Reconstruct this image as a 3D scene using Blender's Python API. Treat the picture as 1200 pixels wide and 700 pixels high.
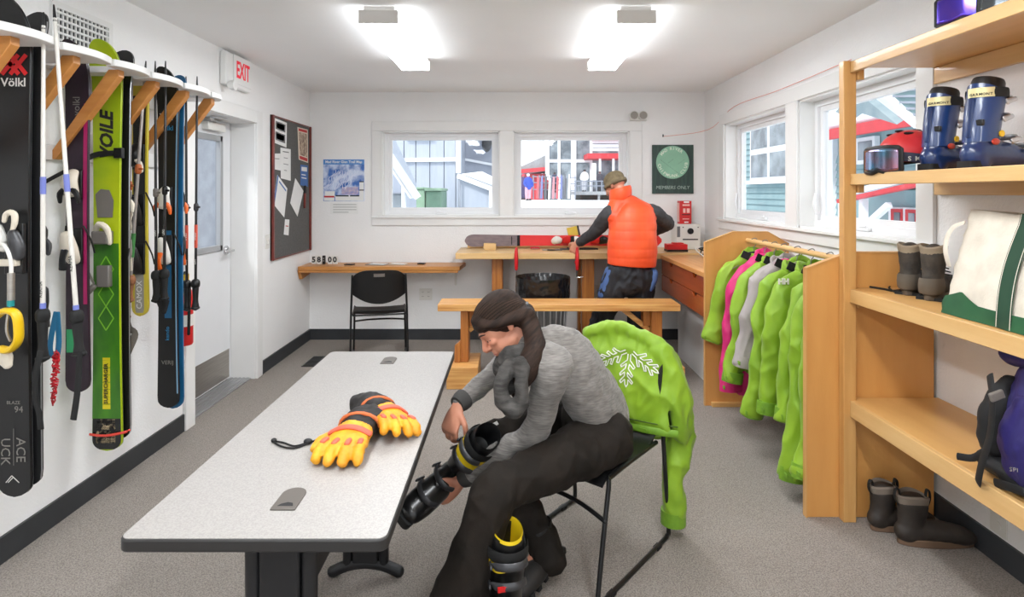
import bpy, bmesh, math, random
import numpy as np
from mathutils import Vector as V, Matrix as MX, noise as NZ
from math import sin, cos, pi, radians as R

S = bpy.context.scene
C = S.collection
for o in list(bpy.data.objects): bpy.data.objects.remove(o)

# ---------------------------------------------------------------- camera, world, lights, exposure
FPX, CX, CY, EYE = 690.0, 600.0, 226.0, 1.5
cam = bpy.data.cameras.new('camera'); cam.sensor_width = 36; cam.lens = FPX/1200*36
cam.shift_y = -(350-CY)/1200; cam.clip_start = .05; cam.clip_end = 500
co = bpy.data.objects.new('camera', cam); C.objects.link(co)
co.location = (0, 0, EYE); co.rotation_euler = (pi/2, 0, 0)
S.camera = co
S.view_settings.view_transform = 'Standard'; S.view_settings.look = 'None'
S.view_settings.exposure = 0.38; S.view_settings.gamma = 1.0; S.view_settings.use_curve_mapping = False
W = bpy.data.worlds.new('sky'); S.world = W; W.use_nodes = True
bg = W.node_tree.nodes['Background']; bg.inputs[0].default_value = (.95, .975, 1, 1); bg.inputs[1].default_value = 1.35
sl = bpy.data.lights.new('sun', 'SUN'); sl.energy = 1.9; sl.angle = .12; sl.color = (1, .96, .9)
so = bpy.data.objects.new('sun', sl); C.objects.link(so); so.rotation_euler = (R(50), 0, R(-35))
LAMP = 9.5      # watts of each ceiling fitting's lens

# ---------------------------------------------------------------- helpers
def P(x, y, d): return V(((x-CX)*d/FPX, d, EYE-(y-CY)*d/FPX))
def lin(c):
    c = c/255.0
    return c/12.92 if c <= .04045 else ((c+.055)/1.055)**2.4
def col(c): return (lin(c[0]), lin(c[1]), lin(c[2]), 1)

MATS = {}
def mat(name, c, rough=.5, metal=0, c2=None, vs=6, st=(1,1,1), var=.0, bump=0, bs=150, coat=0, sheen=0, emit=0, lo=.35, hi=.65, spec=.5, detail=4):
    if name in MATS: return MATS[name]
    m = bpy.data.materials.new(name); m.use_nodes = True; N = m.node_tree.nodes; L = m.node_tree.links
    b = N['Principled BSDF']; b.inputs['Base Color'].default_value = col(c)
    b.inputs['Roughness'].default_value = rough; b.inputs['Metallic'].default_value = metal
    b.inputs['Coat Weight'].default_value = coat; b.inputs['Sheen Weight'].default_value = sheen
    b.inputs['Specular IOR Level'].default_value = spec
    tc = N.new('ShaderNodeTexCoord')
    if c2 is None and var: c2 = tuple(max(0, k*(1-var)) for k in c)
    if c2 is not None:
        mp = N.new('ShaderNodeMapping'); mp.inputs['Scale'].default_value = st
        L.new(tc.outputs['Object'], mp.inputs[0])
        nz = N.new('ShaderNodeTexNoise'); nz.inputs['Scale'].default_value = vs; nz.inputs['Detail'].default_value = detail
        L.new(mp.outputs[0], nz.inputs['Vector'])
        cr = N.new('ShaderNodeValToRGB'); e = cr.color_ramp.elements
        e[0].position = lo; e[0].color = col(c); e[1].position = hi; e[1].color = col(c2)
        L.new(nz.outputs[0], cr.inputs[0]); L.new(cr.outputs[0], b.inputs['Base Color'])
    if bump:
        mp2 = N.new('ShaderNodeMapping'); mp2.inputs['Scale'].default_value = st
        L.new(tc.outputs['Object'], mp2.inputs[0])
        n2 = N.new('ShaderNodeTexNoise'); n2.inputs['Scale'].default_value = bs; n2.inputs['Detail'].default_value = 3
        L.new(mp2.outputs[0], n2.inputs['Vector'])
        bp = N.new('ShaderNodeBump'); bp.inputs['Strength'].default_value = bump; bp.inputs['Distance'].default_value = .01
        L.new(n2.outputs[0], bp.inputs['Height']); L.new(bp.outputs[0], b.inputs['Normal'])
    if emit:
        b.inputs['Emission Color'].default_value = col(c); b.inputs['Emission Strength'].default_value = emit
    MATS[name] = m
    return m
def wood(name, c, c2, ax, rough=.4, vs=5, k=14, coat=.15):
    st = [k, k, k]; st[ax] = 1.0
    return mat(name, c, rough, c2=c2, vs=vs*.35, st=st, bump=.08, bs=30, coat=coat, lo=.3, hi=.75, detail=6)
def glass(name, tint=(255,255,255), refl=.06, rough=.02):
    if name in MATS: return MATS[name]
    m = bpy.data.materials.new(name); m.use_nodes = True; N = m.node_tree.nodes; L = m.node_tree.links
    N.remove(N['Principled BSDF']); t = N.new('ShaderNodeBsdfTransparent'); t.inputs[0].default_value = col(tint)
    g = N.new('ShaderNodeBsdfGlossy'); g.inputs['Roughness'].default_value = rough
    mx = N.new('ShaderNodeMixShader'); mx.inputs[0].default_value = refl
    L.new(t.outputs[0], mx.inputs[1]); L.new(g.outputs[0], mx.inputs[2]); L.new(mx.outputs[0], N['Material Output'].inputs[0])
    MATS[name] = m
    return m

def crv(pts, rads, sub):
    """Catmull-Rom resample of points and radii"""
    P_ = [V(p) for p in pts]; Rr = [V((r, r)) if not hasattr(r, '__len__') else V(r) for r in rads]
    if sub < 2 or len(P_) < 3: return P_, Rr
    op, orr = [], []
    n = len(P_)
    for i in range(n-1):
        for arr, out in ((P_, op), (Rr, orr)):
            a, b, c, d = arr[max(i-1, 0)], arr[i], arr[i+1], arr[min(i+2, n-1)]
            for k in range(sub):
                t = k/sub
                out.append(.5*((2*b)+(c-a)*t+(2*a-5*b+4*c-d)*t*t+(3*b-a-3*c+d)*t**3))
    op.append(P_[-1]); orr.append(Rr[-1])
    return op, orr

class G:
    def __init__(s): s.v = []; s.f = []
    def add(s, v, f):
        n = len(s.v); s.v += [V(p) for p in v]; s.f += [tuple(n+i for i in q) for q in f]; return s
    def bx(s, x0, x1, y0, y1, z0, z1, M=None):
        v = [V((x, y, z)) for z in (z0, z1) for y in (y0, y1) for x in (x0, x1)]
        if M: v = [M @ p for p in v]
        return s.add(v, [(0,2,3,1),(4,5,7,6),(0,1,5,4),(2,6,7,3),(0,4,6,2),(1,3,7,5)])
    def box(s, c, sz, M=None):
        h = [k/2 for k in sz]; T = MX.Translation(V(c)) @ (M.to_4x4() if M else MX.Identity(4))
        return s.bx(-h[0], h[0], -h[1], h[1], -h[2], h[2], T)
    def bar(s, a, b, w, h, ref=(0,0,1)):
        a, b = V(a), V(b); t = (b-a).normalized(); r = V(ref)
        sd = t.cross(r)
        if sd.length < 1e-4: sd = t.cross(V((1,0,0)))
        sd.normalize(); up = sd.cross(t)
        v = [p+sd*i*w/2+up*j*h/2 for p in (a, b) for j in (-1, 1) for i in (-1, 1)]
        return s.add(v, [(0,1,3,2),(4,6,7,5),(0,4,5,1),(2,3,7,6),(0,2,6,4),(1,5,7,3)])
    def tube(s, pts, rads, n=10, ref=None, sub=0, rnd=True):
        if not hasattr(rads, '__len__'): rads = [rads]*len(pts)
        if isinstance(rads, tuple): rads = [rads]*len(pts)
        p, r = crv(pts, rads, sub)
        m = len(p); T = []
        for i in range(m):
            t = p[min(i+1, m-1)]-p[max(i-1, 0)]
            T.append(t.normalized() if t.length > 1e-9 else V((0,0,1)))
        rf = V(ref) if ref else (V((0,0,1)) if abs(T[0].z) < .9 else V((1,0,0)))
        fr = []; prev = None
        for t in T:
            q = rf if (ref or prev is None) else prev
            sd = q-t*q.dot(t)
            if sd.length < 1e-5: sd = t.orthogonal()
            sd.normalize(); prev = sd; fr.append((sd, t.cross(sd)))
        rings = []
        def ring(c, a, b, i):
            sd, nm = fr[i]; return [c+sd*a*cos(2*pi*k/n)+nm*b*sin(2*pi*k/n) for k in range(n)]
        if rnd:
            e = min(r[0][0], r[0][1])
            for q in (80, 50, 25): rings.append(ring(p[0]-T[0]*e*sin(R(q)), r[0][0]*cos(R(q)), r[0][1]*cos(R(q)), 0))
        for i in range(m): rings.append(ring(p[i], r[i][0], r[i][1], i))
        if rnd:
            e = min(r[-1][0], r[-1][1])
            for q in (25, 50, 80): rings.append(ring(p[-1]+T[-1]*e*sin(R(q)), r[-1][0]*cos(R(q)), r[-1][1]*cos(R(q)), m-1))
        v = [x for rg in rings for x in rg]; f = []
        for i in range(len(rings)-1):
            for k in range(n):
                k2 = (k+1) % n; f.append((i*n+k, i*n+k2, (i+1)*n+k2, (i+1)*n+k))
        f.append(tuple(range(n-1, -1, -1))); f.append(tuple((len(rings)-1)*n+k for k in range(n)))
        return s.add(v, f)
    def ell(s, c, r, M=None, nu=16, nv=10):
        c = V(c); v = []; f = []
        Q = M.to_3x3() if M else MX.Identity(3)
        for j in range(1, nv):
            a = pi*j/nv
            for i in range(nu):
                b = 2*pi*i/nu; v.append(c+Q @ V((r[0]*sin(a)*cos(b), r[1]*sin(a)*sin(b), r[2]*cos(a))))
        v.append(c+Q @ V((0,0,r[2]))); v.append(c-Q @ V((0,0,r[2]))); t = len(v)-2
        for j in range(nv-2):
            for i in range(nu):
                k = (i+1) % nu; f.append((j*nu+i, (j+1)*nu+i, (j+1)*nu+k, j*nu+k))
        for i in range(nu):
            k = (i+1) % nu; f.append((t, i, k)); f.append((t+1, (nv-2)*nu+k, (nv-2)*nu+i))
        return s.add(v, f)
    def prism(s, poly, o, u, w, th):
        """extrude 2D polygon (in u,w axes at o) along u x w by th"""
        o, u, w = V(o), V(u), V(w); n = u.cross(w).normalized(); k = len(poly)
        a = [o+u*x+w*y for x, y in poly]; b = [p+n*th for p in a]
        f = [tuple(range(k-1, -1, -1)), tuple(range(k, 2*k))]
        for i in range(k): j = (i+1) % k; f.append((i, j, k+j, k+i))
        return s.add(a+b, f)
    def lathe(s, prof, o=(0,0,0), M=None, n=24):
        o = V(o); Q = M.to_3x3() if M else MX.Identity(3); v = []; f = []
        for r, z in prof:
            for i in range(n): v.append(o+Q @ V((r*cos(2*pi*i/n), r*sin(2*pi*i/n), z)))
        for j in range(len(prof)-1):
            for i in range(n): k = (i+1) % n; f.append((j*n+i, j*n+k, (j+1)*n+k, (j+1)*n+i))
        f.append(tuple(range(n-1, -1, -1))); f.append(tuple((len(prof)-1)*n+i for i in range(n)))
        return s.add(v, f)
    def grid(s, fn, nu, nv):
        v = [fn(i/nu, j/nv) for j in range(nv+1) for i in range(nu+1)]; w = nu+1
        return s.add(v, [(j*w+i, j*w+i+1, (j+1)*w+i+1, (j+1)*w+i) for j in range(nv) for i in range(nu)])
    def xf(s, M): s.v = [M @ p for p in s.v]; return s

RM = {}    # root world matrices
def thing(name, label, cat, loc=(0,0,0), rz=0, group=None, kind=None):
    o = bpy.data.objects.new(name, None); C.objects.link(o); o.empty_display_size = .05
    o.location = loc; o.rotation_euler = (0, 0, rz); RM[o] = MX.Translation(V(loc)) @ MX.Rotation(rz, 4, 'Z')
    if kind: o['kind'] = kind
    tag(o, label, cat, group); return o
def tag(o, label=None, cat=None, group=None, kind=None):
    if label: o['label'] = label
    if cat: o['category'] = cat
    if group: o['group'] = group
    if kind: o['kind'] = kind
    return o
def rootm(p):
    while p is not None:
        if p in RM: return RM[p]
        p = p.parent
    return None
def link(name, me, m, parent, local, origin=None):
    o = bpy.data.objects.new(name, me)
    if m: me.materials.append(m)
    C.objects.link(o)
    if parent is not None:
        o.parent = parent
        if not local:
            Mi = rootm(parent)
            if Mi is not None: me.transform(Mi.inverted())
        # a child of a mesh part shares that part's frame
    elif origin is not None:
        me.transform(MX.Translation(-V(origin))); o.location = origin
    return o
def obj(name, g, m, parent=None, bev=0, smooth=True, ang=35, local=False, origin=None, seg=2, sub=0):
    me = bpy.data.meshes.new(name); me.from_pydata([tuple(p) for p in g.v], [], g.f)
    bm = bmesh.new(); bm.from_mesh(me); bmesh.ops.recalc_face_normals(bm, faces=bm.faces); bm.to_mesh(me); bm.free()
    if smooth:
        me.polygons.foreach_set('use_smooth', [True]*len(me.polygons)); me.set_sharp_from_angle(angle=R(ang))
    if parent is None and origin is None and g.v:
        xs = [p.x for p in g.v]; ys = [p.y for p in g.v]; zs = [p.z for p in g.v]
        origin = ((min(xs)+max(xs))/2, (min(ys)+max(ys))/2, min(zs))
    o = link(name, me, m, parent, local, origin)
    if bev:
        b = o.modifiers.new('bevel', 'BEVEL'); b.width = bev; b.segments = seg; b.limit_method = 'ANGLE'; b.angle_limit = R(40)
    if sub:
        q = o.modifiers.new('sub', 'SUBSURF'); q.levels = sub; q.render_levels = sub
    return o
def blob(name, g, m, parent=None, vox=.006, it=6, disp=None, local=False, origin=None):
    """one continuous skin around overlapping closed shapes"""
    me = bpy.data.meshes.new(name+'_t'); me.from_pydata([tuple(p) for p in g.v], [], g.f)
    bm = bmesh.new(); bm.from_mesh(me); bmesh.ops.recalc_face_normals(bm, faces=bm.faces); bm.to_mesh(me); bm.free()
    t = bpy.data.objects.new(name+'_t', me); C.objects.link(t)
    r = t.modifiers.new('r', 'REMESH'); r.mode = 'VOXEL'; r.voxel_size = vox
    if it: s_ = t.modifiers.new('s', 'SMOOTH'); s_.factor = .5; s_.iterations = it
    dg = bpy.context.evaluated_depsgraph_get()
    out = bpy.data.meshes.new_from_object(t.evaluated_get(dg)); out.name = name
    bpy.data.objects.remove(t); bpy.data.meshes.remove(me)
    if disp:
        n = len(out.vertices); a = np.empty(n*3, 'f'); b = np.empty(n*3, 'f')
        out.vertices.foreach_get('co', a); out.vertex_normals.foreach_get('vector', b)
        a = a.reshape(-1, 3); b = b.reshape(-1, 3)
        k = np.array([disp(V(p)) for p in a], 'f')[:, None]
        out.vertices.foreach_set('co', (a+b*k).astype('f').ravel())
    out.polygons.foreach_set('use_smooth', [True]*len(out.polygons)); out.update()
    if parent is None and origin is None:
        xs = [p.x for p in g.v]; ys = [p.y for p in g.v]; zs = [p.z for p in g.v]
        origin = ((min(xs)+max(xs))/2, (min(ys)+max(ys))/2, min(zs))
    return link(name, out, m, parent, local, origin)
def text_g(body, size, o, u, w, bold=0, ex=.0004, shear=0, align='CENTER', sx=1):
    cu = bpy.data.curves.new('t', 'FONT'); cu.body = body; cu.size = size; cu.align_x = align; cu.align_y = 'CENTER'
    cu.extrude = ex; cu.offset = bold; cu.shear = shear; cu.resolution_u = 2
    t = bpy.data.objects.new('t', cu); C.objects.link(t)
    dg = bpy.context.evaluated_depsgraph_get(); me = bpy.data.meshes.new_from_object(t.evaluated_get(dg))
    o, u, w = V(o), V(u).normalized(), V(w).normalized(); n = u.cross(w); g = G()
    g.add([o+u*p.co.x*sx+w*p.co.y+n*p.co.z for p in me.vertices], [tuple(f.vertices) for f in me.polygons])
    bpy.data.objects.remove(t); bpy.data.meshes.remove(me); bpy.data.curves.remove(cu)
    return g
def text(body, size, o, u, w, m, parent, name='lettering', **k):
    return obj(name, text_g(body, size, o, u, w, **k), m, parent, smooth=False)
def copy_tree(o, parent=None):
    c = o.copy(); C.objects.link(c); c.parent = parent
    if o in RM: RM[c] = RM[o].copy()
    for ch in list(o.children): copy_tree(ch, c)
    return c
def place(o, loc, rz=0):
    o.location = loc; o.rotation_euler = (0, 0, rz); RM[o] = MX.Translation(V(loc)) @ MX.Rotation(rz, 4, 'Z')
def fold(sc, amp, st=(1,1,1), off=0):
    return lambda p: amp*(NZ.noise(V((p.x*st[0]*sc+off, p.y*st[1]*sc, p.z*st[2]*sc)))+.5*NZ.noise(V((p.x*st[0]*sc*2.3, p.y*st[1]*sc*2.3+off, p.z*st[2]*sc*2.3))))
def frame(y, z):
    """3x3 with columns x,y,z: y = forward, z = approx up"""
    y = V(y).normalized(); z = V(z); x = y.cross(z).normalized(); z = x.cross(y)
    return MX((x, y, z)).transposed()
def hairmat(name, c, c2, u, w):
    m = mat(name, c, .7, spec=.2, c2=c2, vs=1.0, lo=.35, hi=.7); N = m.node_tree.nodes; L = m.node_tree.links
    tc = [n for n in N if n.type == 'TEX_COORD'][0]; nz = [n for n in N if n.type == 'TEX_NOISE'][0]; cb = N.new('ShaderNodeCombineXYZ')
    for k, (d_, s_) in enumerate(((u, 110.0), (w, 9.0), (V((0,1,0)), 30.0))):
        vm = N.new('ShaderNodeVectorMath'); vm.operation = 'DOT_PRODUCT'; vm.inputs[1].default_value = tuple(V(d_)*s_); L.new(tc.outputs['Object'], vm.inputs[0]); L.new(vm.outputs['Value'], cb.inputs[k])
    L.new(cb.outputs[0], nz.inputs['Vector'])
    bp_ = N.new('ShaderNodeBump'); bp_.inputs['Strength'].default_value = .35; bp_.inputs['Distance'].default_value = .004; L.new(nz.outputs[0], bp_.inputs['Height']); L.new(bp_.outputs[0], N['Principled BSDF'].inputs['Normal'])
    return m
def cloth(seed, a1=.013, a2=.006, f1=8, zs=.4):
    def f(p):
        n1 = NZ.noise(V((p.x*f1+p.z*3+seed*3.7, p.y*f1, p.z*f1*zs))); n2 = NZ.noise(V((p.x*f1*2.2-p.z*6, p.y*f1*2.2+seed, p.z*f1*1.1)))
        return a1*(.55-abs(n1)*2.2)+a2*(.5-abs(n2)*2.2)
    return f
X_, Y_, Z_ = V((1,0,0)), V((0,1,0)), V((0,0,1))

# ---------------------------------------------------------------- materials
WALL = mat('wall_paint', (241,240,239), .65, c2=(238,237,236), vs=3, bump=.25, bs=90)
CEIL = mat('ceiling_paint', (246,246,246), .8, c2=(244,244,244), vs=2)
TRIM = mat('trim_paint', (233,232,230), .45, var=.01)
CARPET = mat('carpet', (158,149,141), .95, c2=(116,109,103), vs=190, bump=.5, bs=260, lo=.38, hi=.66)
BASEB = mat('rubber_base', (50,52,55), .5, var=.08)
DOORW = mat('door_paint', (224,225,227), .4, var=.01)
STEEL = mat('brushed_steel', (176,170,162), .38, .9, var=.08, vs=4, st=(1,1,30))
CHROME = mat('chrome', (200,200,200), .2, .95)
ALU = mat('aluminium', (190,190,192), .35, .85)
BLK = mat('black_plastic', (14,14,15), .42, var=.15)
BLKG = mat('black_gloss', (16,16,17), .2)
BLKR = mat('black_rubber', (18,18,18), .75, var=.2)
BLKM = mat('black_steel', (24,24,25), .35, .2)
GREYP = mat('grey_plastic', (118,112,106), .45, var=.06)
WHITEP = mat('white_plastic', (228,226,220), .4, var=.02)
PAPER = mat('paper', (236,236,234), .8, var=.02)
REDP = mat('red_plastic', (205,30,30), .38, var=.05)
INK = mat('black_ink', (30,30,32), .7)
PINE_X = wood('pine_x', (226,190,134), (206,162,100), 0)
PINE_Y = wood('pine_y', (220,180,122), (204,158,98), 1)
PINE_Z = wood('pine_z', (216,166,102), (196,142,78), 2)
OAK_X = wood('oak_x', (205,142,72), (178,114,52), 0)
OAK_Y = wood('oak_y', (205,142,72), (178,114,52), 1)
PLY_Z = wood('birch_ply_z', (220,162,92), (202,140,72), 2, vs=3, k=8)
PLY_Y = wood('birch_ply_y', (220,172,106), (204,152,88), 1, vs=3, k=8)
CHERRY_Y = wood('cherry_y', (164,78,34), (132,56,22), 1, vs=5, k=10, rough=.3)
DOUG_X = wood('fir_x', (228,178,108), (186,116,50), 0, vs=8, k=18)
DOUG_Z = wood('fir_z', (190,122,56), (148,82,32), 2, vs=8, k=18)
DOUG_Y = wood('fir_y', (206,146,78), (178,112,50), 1, vs=8, k=18)
PANE = glass('window_glass', (252,254,255), .02)
# ---------------------------------------------------------------- room shell
XL, XR, YB, YF, H = -2.07, 1.97, 6.02, -2.6, 2.53
def struct(name, g, m, parent=None, **k):
    o = obj(name, g, m, parent, smooth=False, **k)
    if parent is None: o['kind'] = 'structure'
    return o
struct('floor', G().bx(XL-.25, XR+.25, YF-.2, YB+.2, -.12, 0), CARPET)
struct('ceiling', G().bx(XL-.25, XR+.25, YF-.2, YB+.2, H, H+.12), CEIL)
DY0, DY1, DZ = 3.81, 4.74, 2.06
struct('wall_left', G().bx(XL-.24, XL, YF, DY0, 0, H).bx(XL-.24, XL, DY1, YB+.2, 0, H).bx(XL-.24, XL, DY0, DY1, DZ, H), WALL)
ZS, ZT = 1.262, 2.132
BW = [(-1.334, -.126), (.013, 1.2)]
g = G().bx(XL, XR, YB, YB+.19, 0, ZS).bx(XL, XR, YB, YB+.19, ZT, H)
for a, b in ((XL, BW[0][0]), (BW[0][1], BW[1][0]), (BW[1][1], XR)): g.bx(a, b, YB, YB+.19, ZS, ZT)
struct('wall_back', g, WALL)
RW = [(4.21, 5.44), (2.85, 4.04)]
SW = (-2.35, .35, .5, 2.44)  # unseen side opening, added so more daylight reaches the ceiling
g = G().bx(XR, XR+.19, SW[1], YB+.19, 0, ZS).bx(XR, XR+.19, SW[1], YB+.19, ZT, H).bx(XR, XR+.19, YF, SW[0], 0, H).bx(XR, XR+.19, SW[0], SW[1], 0, SW[2]).bx(XR, XR+.19, SW[0], SW[1], SW[3], H)
for a, b in ((SW[1], 2.85), (4.04, 4.21), (5.44, YB+.19)): g.bx(XR, XR+.19, a, b, ZS, ZT)
struct('wall_right', g, WALL)
FW = (-1.95, 1.85, .12, 2.44)      # unseen window band added behind the viewer to let in fill daylight
struct('wall_front', G().bx(XL-.24, XR+.19, YF-.15, YF, 0, FW[2]).bx(XL-.24, XR+.19, YF-.15, YF, FW[3], H).bx(XL-.24, FW[0], YF-.15, YF, FW[2], FW[3]).bx(FW[1], XR+.19, YF-.15, YF, FW[2], FW[3]), WALL)
BH = .108
struct('baseboard_left', G().bx(XL, XL+.012, YF, DY0-.1, 0, BH).bx(XL, XL+.012, DY1+.1, YB, 0, BH), BASEB)
struct('baseboard_back', G().bx(XL, XR, YB-.012, YB, 0, BH), BASEB)
struct('baseboard_right', G().bx(XR-.012, XR, YF, YB, 0, BH), BASEB)

# window casings
def board_set(name, boards, m=TRIM):
    t = thing(name, None, None, kind='structure')
    for b in boards: obj('trim_board', G().bx(*b), m, t, bev=.004)
    return t
yb = YB-.018
board_set('trim_1', [(-1.43, 1.326, yb, YB, ZT, 2.232), (-1.43, 1.326, yb, YB, 1.165, ZS-.02), (-1.43, -1.334, yb, YB, ZS-.02, ZT),
                     (-.126, .013, yb, YB, ZS-.02, ZT), (1.2, 1.326, yb, YB, ZS-.02, ZT), (-1.43, 1.326, YB-.035, YB, ZS-.022, ZS)])
xr = XR-.018
board_set('trim_2', [(xr, XR, 2.73, 5.56, ZT, 2.232), (xr, XR, 2.73, 5.56, 1.165, ZS-.02), (xr, XR, 5.44, 5.56, ZS-.02, ZT),
                     (xr, XR, 4.04, 4.21, ZS-.02, ZT), (xr, XR, 2.73, 2.85, ZS-.02, ZT), (XR-.04, XR, 2.71, 5.58, ZS-.022, ZS)])
VINYL = mat('window_vinyl', (235,235,236), .35, var=.01)
def window(n, a0, a1, side):
    t = thing('window_%d' % n, None, None, kind='structure')
    def B(u0, u1, w0, w1, z0, z1):     # u along wall, w depth into wall
        return G().bx(u0, u1, YB+w0, YB+w1, z0, z1) if side == 'back' else G().bx(XR+w0, XR+w1, u0, u1, z0, z1)
    j = .012
    for q in ((a0, a0+j, 0, .17, ZS, ZT), (a1-j, a1, 0, .17, ZS, ZT), (a0, a1, 0, .17, ZT-j, ZT), (a0, a1, 0, .17, ZS, ZS+j)):
        obj('jamb_board', B(*q), TRIM, t, smooth=False)
    fw = .038
    for q in ((a0+j, a0+j+fw, .10, .17, ZS+j+fw, ZT-j-fw), (a1-j-fw, a1-j, .10, .17, ZS+j+fw, ZT-j-fw), (a0+j, a1-j, .10, .17, ZT-j-fw, ZT-j), (a0+j, a1-j, .10, .17, ZS+j, ZS+j+fw)):
        obj('window_frame', B(*q), VINYL, t, smooth=False)
    k0, k1, s = a0+j+fw, a1-j-fw, .034
    z0, z1 = ZS+j+fw, ZT-j-fw
    for q in ((k0, k0+s, .12, .16, z0+s, z1-s), (k1-s, k1, .12, .16, z0+s, z1-s), (k0, k1, .12, .16, z1-s, z1), (k0, k1, .12, .16, z0, z0+s)):
        obj('sash', B(*q), VINYL, t, smooth=False)
    obj('pane', B(k0+s, k1-s, .138, .142, z0+s, z1-s), PANE, t, smooth=False)
    c = (a0+a1)/2
    l = obj('crank_cover', B(c-.06, c+.06, .075, .10, ZS+j, ZS+j+.026), VINYL, t, bev=.008)
    if side == 'back': obj('crank_handle', G().tube([(c+.03, YB+.08, ZS+.035), (c-.05, YB+.07, ZS+.045)], .006, 8), VINYL, t)
    else:
        obj('crank_handle', G().tube([(XR+.08, c+.03, ZS+.035), (XR+.07, c-.05, ZS+.045)], .006, 8), VINYL, t)
        obj('sash_lock', G().tube([(XR+.085, a1-.055, ZS+.1), (XR+.07, a1-.06, ZS+.16), (XR+.085, a1-.055, ZS+.23)], .008, 8, sub=4), VINYL, t)
    return t
window(1, *BW[0], 'back'); window(2, *BW[1], 'back'); window(3, *RW[0], 'right'); window(4, *RW[1], 'right')

t = thing('window_5', None, None, kind='structure')  # glazing of the added rear opening, there only for fill daylight
for q in ((FW[0], FW[1], FW[2], FW[2]+.05), (FW[0], FW[1], FW[3]-.05, FW[3]), (FW[0], FW[0]+.05, FW[2]+.05, FW[3]-.05), (FW[1]-.05, FW[1], FW[2]+.05, FW[3]-.05), (-.65, -.59, FW[2]+.05, FW[3]-.05), (.49, .55, FW[2]+.05, FW[3]-.05)):
    obj('window_frame', G().bx(q[0], q[1], YF-.12, YF-.05, q[2], q[3]), VINYL, t, smooth=False)
for a, b in ((FW[0]+.05, -.65), (-.59, .49), (.55, FW[1]-.05)): obj('pane', G().bx(a, b, YF-.09, YF-.086, FW[2]+.05, FW[3]-.05), PANE, t, smooth=False)

t = thing('window_6', None, None, kind='structure')  # added out-of-view side window, brightens ceiling and upper walls
for q in ((SW[0], SW[1], SW[2], SW[2]+.05), (SW[0], SW[1], SW[3]-.05, SW[3]), (SW[0], SW[0]+.05, SW[2]+.05, SW[3]-.05), (SW[1]-.05, SW[1], SW[2]+.05, SW[3]-.05), (-1.03, -.97, SW[2]+.05, SW[3]-.05)):
    obj('window_frame', G().bx(XR+.08, XR+.15, q[0], q[1], q[2], q[3]), VINYL, t, smooth=False)
for a, b in ((SW[0]+.05, -1.03), (-.97, SW[1]-.05)): obj('pane', G().bx(XR+.11, XR+.114, a, b, SW[2]+.05, SW[3]-.05), PANE, t, smooth=False)

# exit door in the left wall
d = thing('door_1', None, None, (XL-.2, (DY0+DY1)/2, 0), kind='structure')
xd0, xd1 = XL-.24, XL-.195
ly0, ly1, lz0, lz1 = 3.95, 4.585, 1.06, 1.93
g = G()
for q in ((DY0+.004, ly0, .02, DZ-.006), (ly1, DY1-.006, .02, DZ-.006), (ly0, ly1, .02, lz0), (ly0, ly1, lz1, DZ-.006)): g.bx(xd0, xd1, q[0], q[1], q[2], q[3])
obj('door_leaf', g, DOORW, d, smooth=False)
LITEF = mat('lite_frame', (168,170,172), .45, .3)
g = G(); e = .035
for q in ((ly0-.01, ly0+e, lz0-.01, lz1+.01), (ly1-e, ly1+.01, lz0-.01, lz1+.01), (ly0, ly1, lz1-e, lz1+.01), (ly0, ly1, lz0-.01, lz0+e)): g.bx(xd1-.03, xd1+.012, q[0], q[1], q[2], q[3])
obj('lite_frame', g, LITEF, d, bev=.004)
obj('pane', G().bx(xd1-.024, xd1-.018, ly0, ly1, lz0, lz1), glass('frosted_pane', (235,238,242), .08, .1), d, smooth=False)
obj('kick_plate', G().bx(xd1, xd1+.003, DY0+.02, DY1-.03, .03, .255), STEEL, d, smooth=False)
hm = MX.Rotation(pi/2, 3, 'Y')
obj('rosette', G().lathe([(.036, 0), (.036, .012), (.026, .02)], (xd1, 4.655, 1.045), hm, 20), CHROME, d)
obj('door_lever', G().tube([(xd1+.01, 4.655, 1.045), (xd1+.06, 4.655, 1.045), (xd1+.065, 4.62, 1.045), (xd1+.062, 4.55, 1.043)], .011, 10, sub=3), CHROME, d)
cl = obj('door_closer', G().bx(xd1, xd1+.05, 4.30, 4.56, 1.965, 2.025), WHITEP, d, bev=.006)
obj('closer_arm', G().bar((xd1+.03, 4.43, 2.03), (xd1+.12, 4.2, 2.035), .02, .006).bar((xd1+.12, 4.2, 2.04), (xd1+.14, 4.38, 2.045), .02, .006), ALU, cl, smooth=False)
fr = board_set('trim_3', [(XL-.195, XL+.002, DY0-.02, DY0+.004, 0, DZ+.02), (XL-.195, XL+.002, DY1-.004, DY1+.02, 0, DZ+.02), (XL-.195, XL+.002, DY0, DY1, DZ-.004, DZ+.02),
    (XL, XL+.022, DY0-.11, DY0, 0, DZ+.1), (XL, XL+.022, DY1, DY1+.1, 0, DZ+.1), (XL, XL+.022, DY0, DY1, DZ, DZ+.1)])
th = thing('door_threshold', 'ribbed pale metal threshold strip below the exit door', 'threshold', (XL-.12, 4.27, 0))
obj('plate', G().bx(XL-.2, XL-.03, DY0+.005, DY1-.005, 0, .012), ALU, th, bev=.003)
for k in range(5): obj('rib', G().bx(XL-.185+k*.032, XL-.172+k*.032, DY0+.01, DY1-.01, .012, .017), ALU, th, smooth=False)
EXT = mat('porch_boards', (196,198,202), .8, var=.1)
pw = struct('wall_porch', G().bx(XL-1.9, XL-1.8, 3.0, 8.6, -.3, 2.9), EXT)

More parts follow.
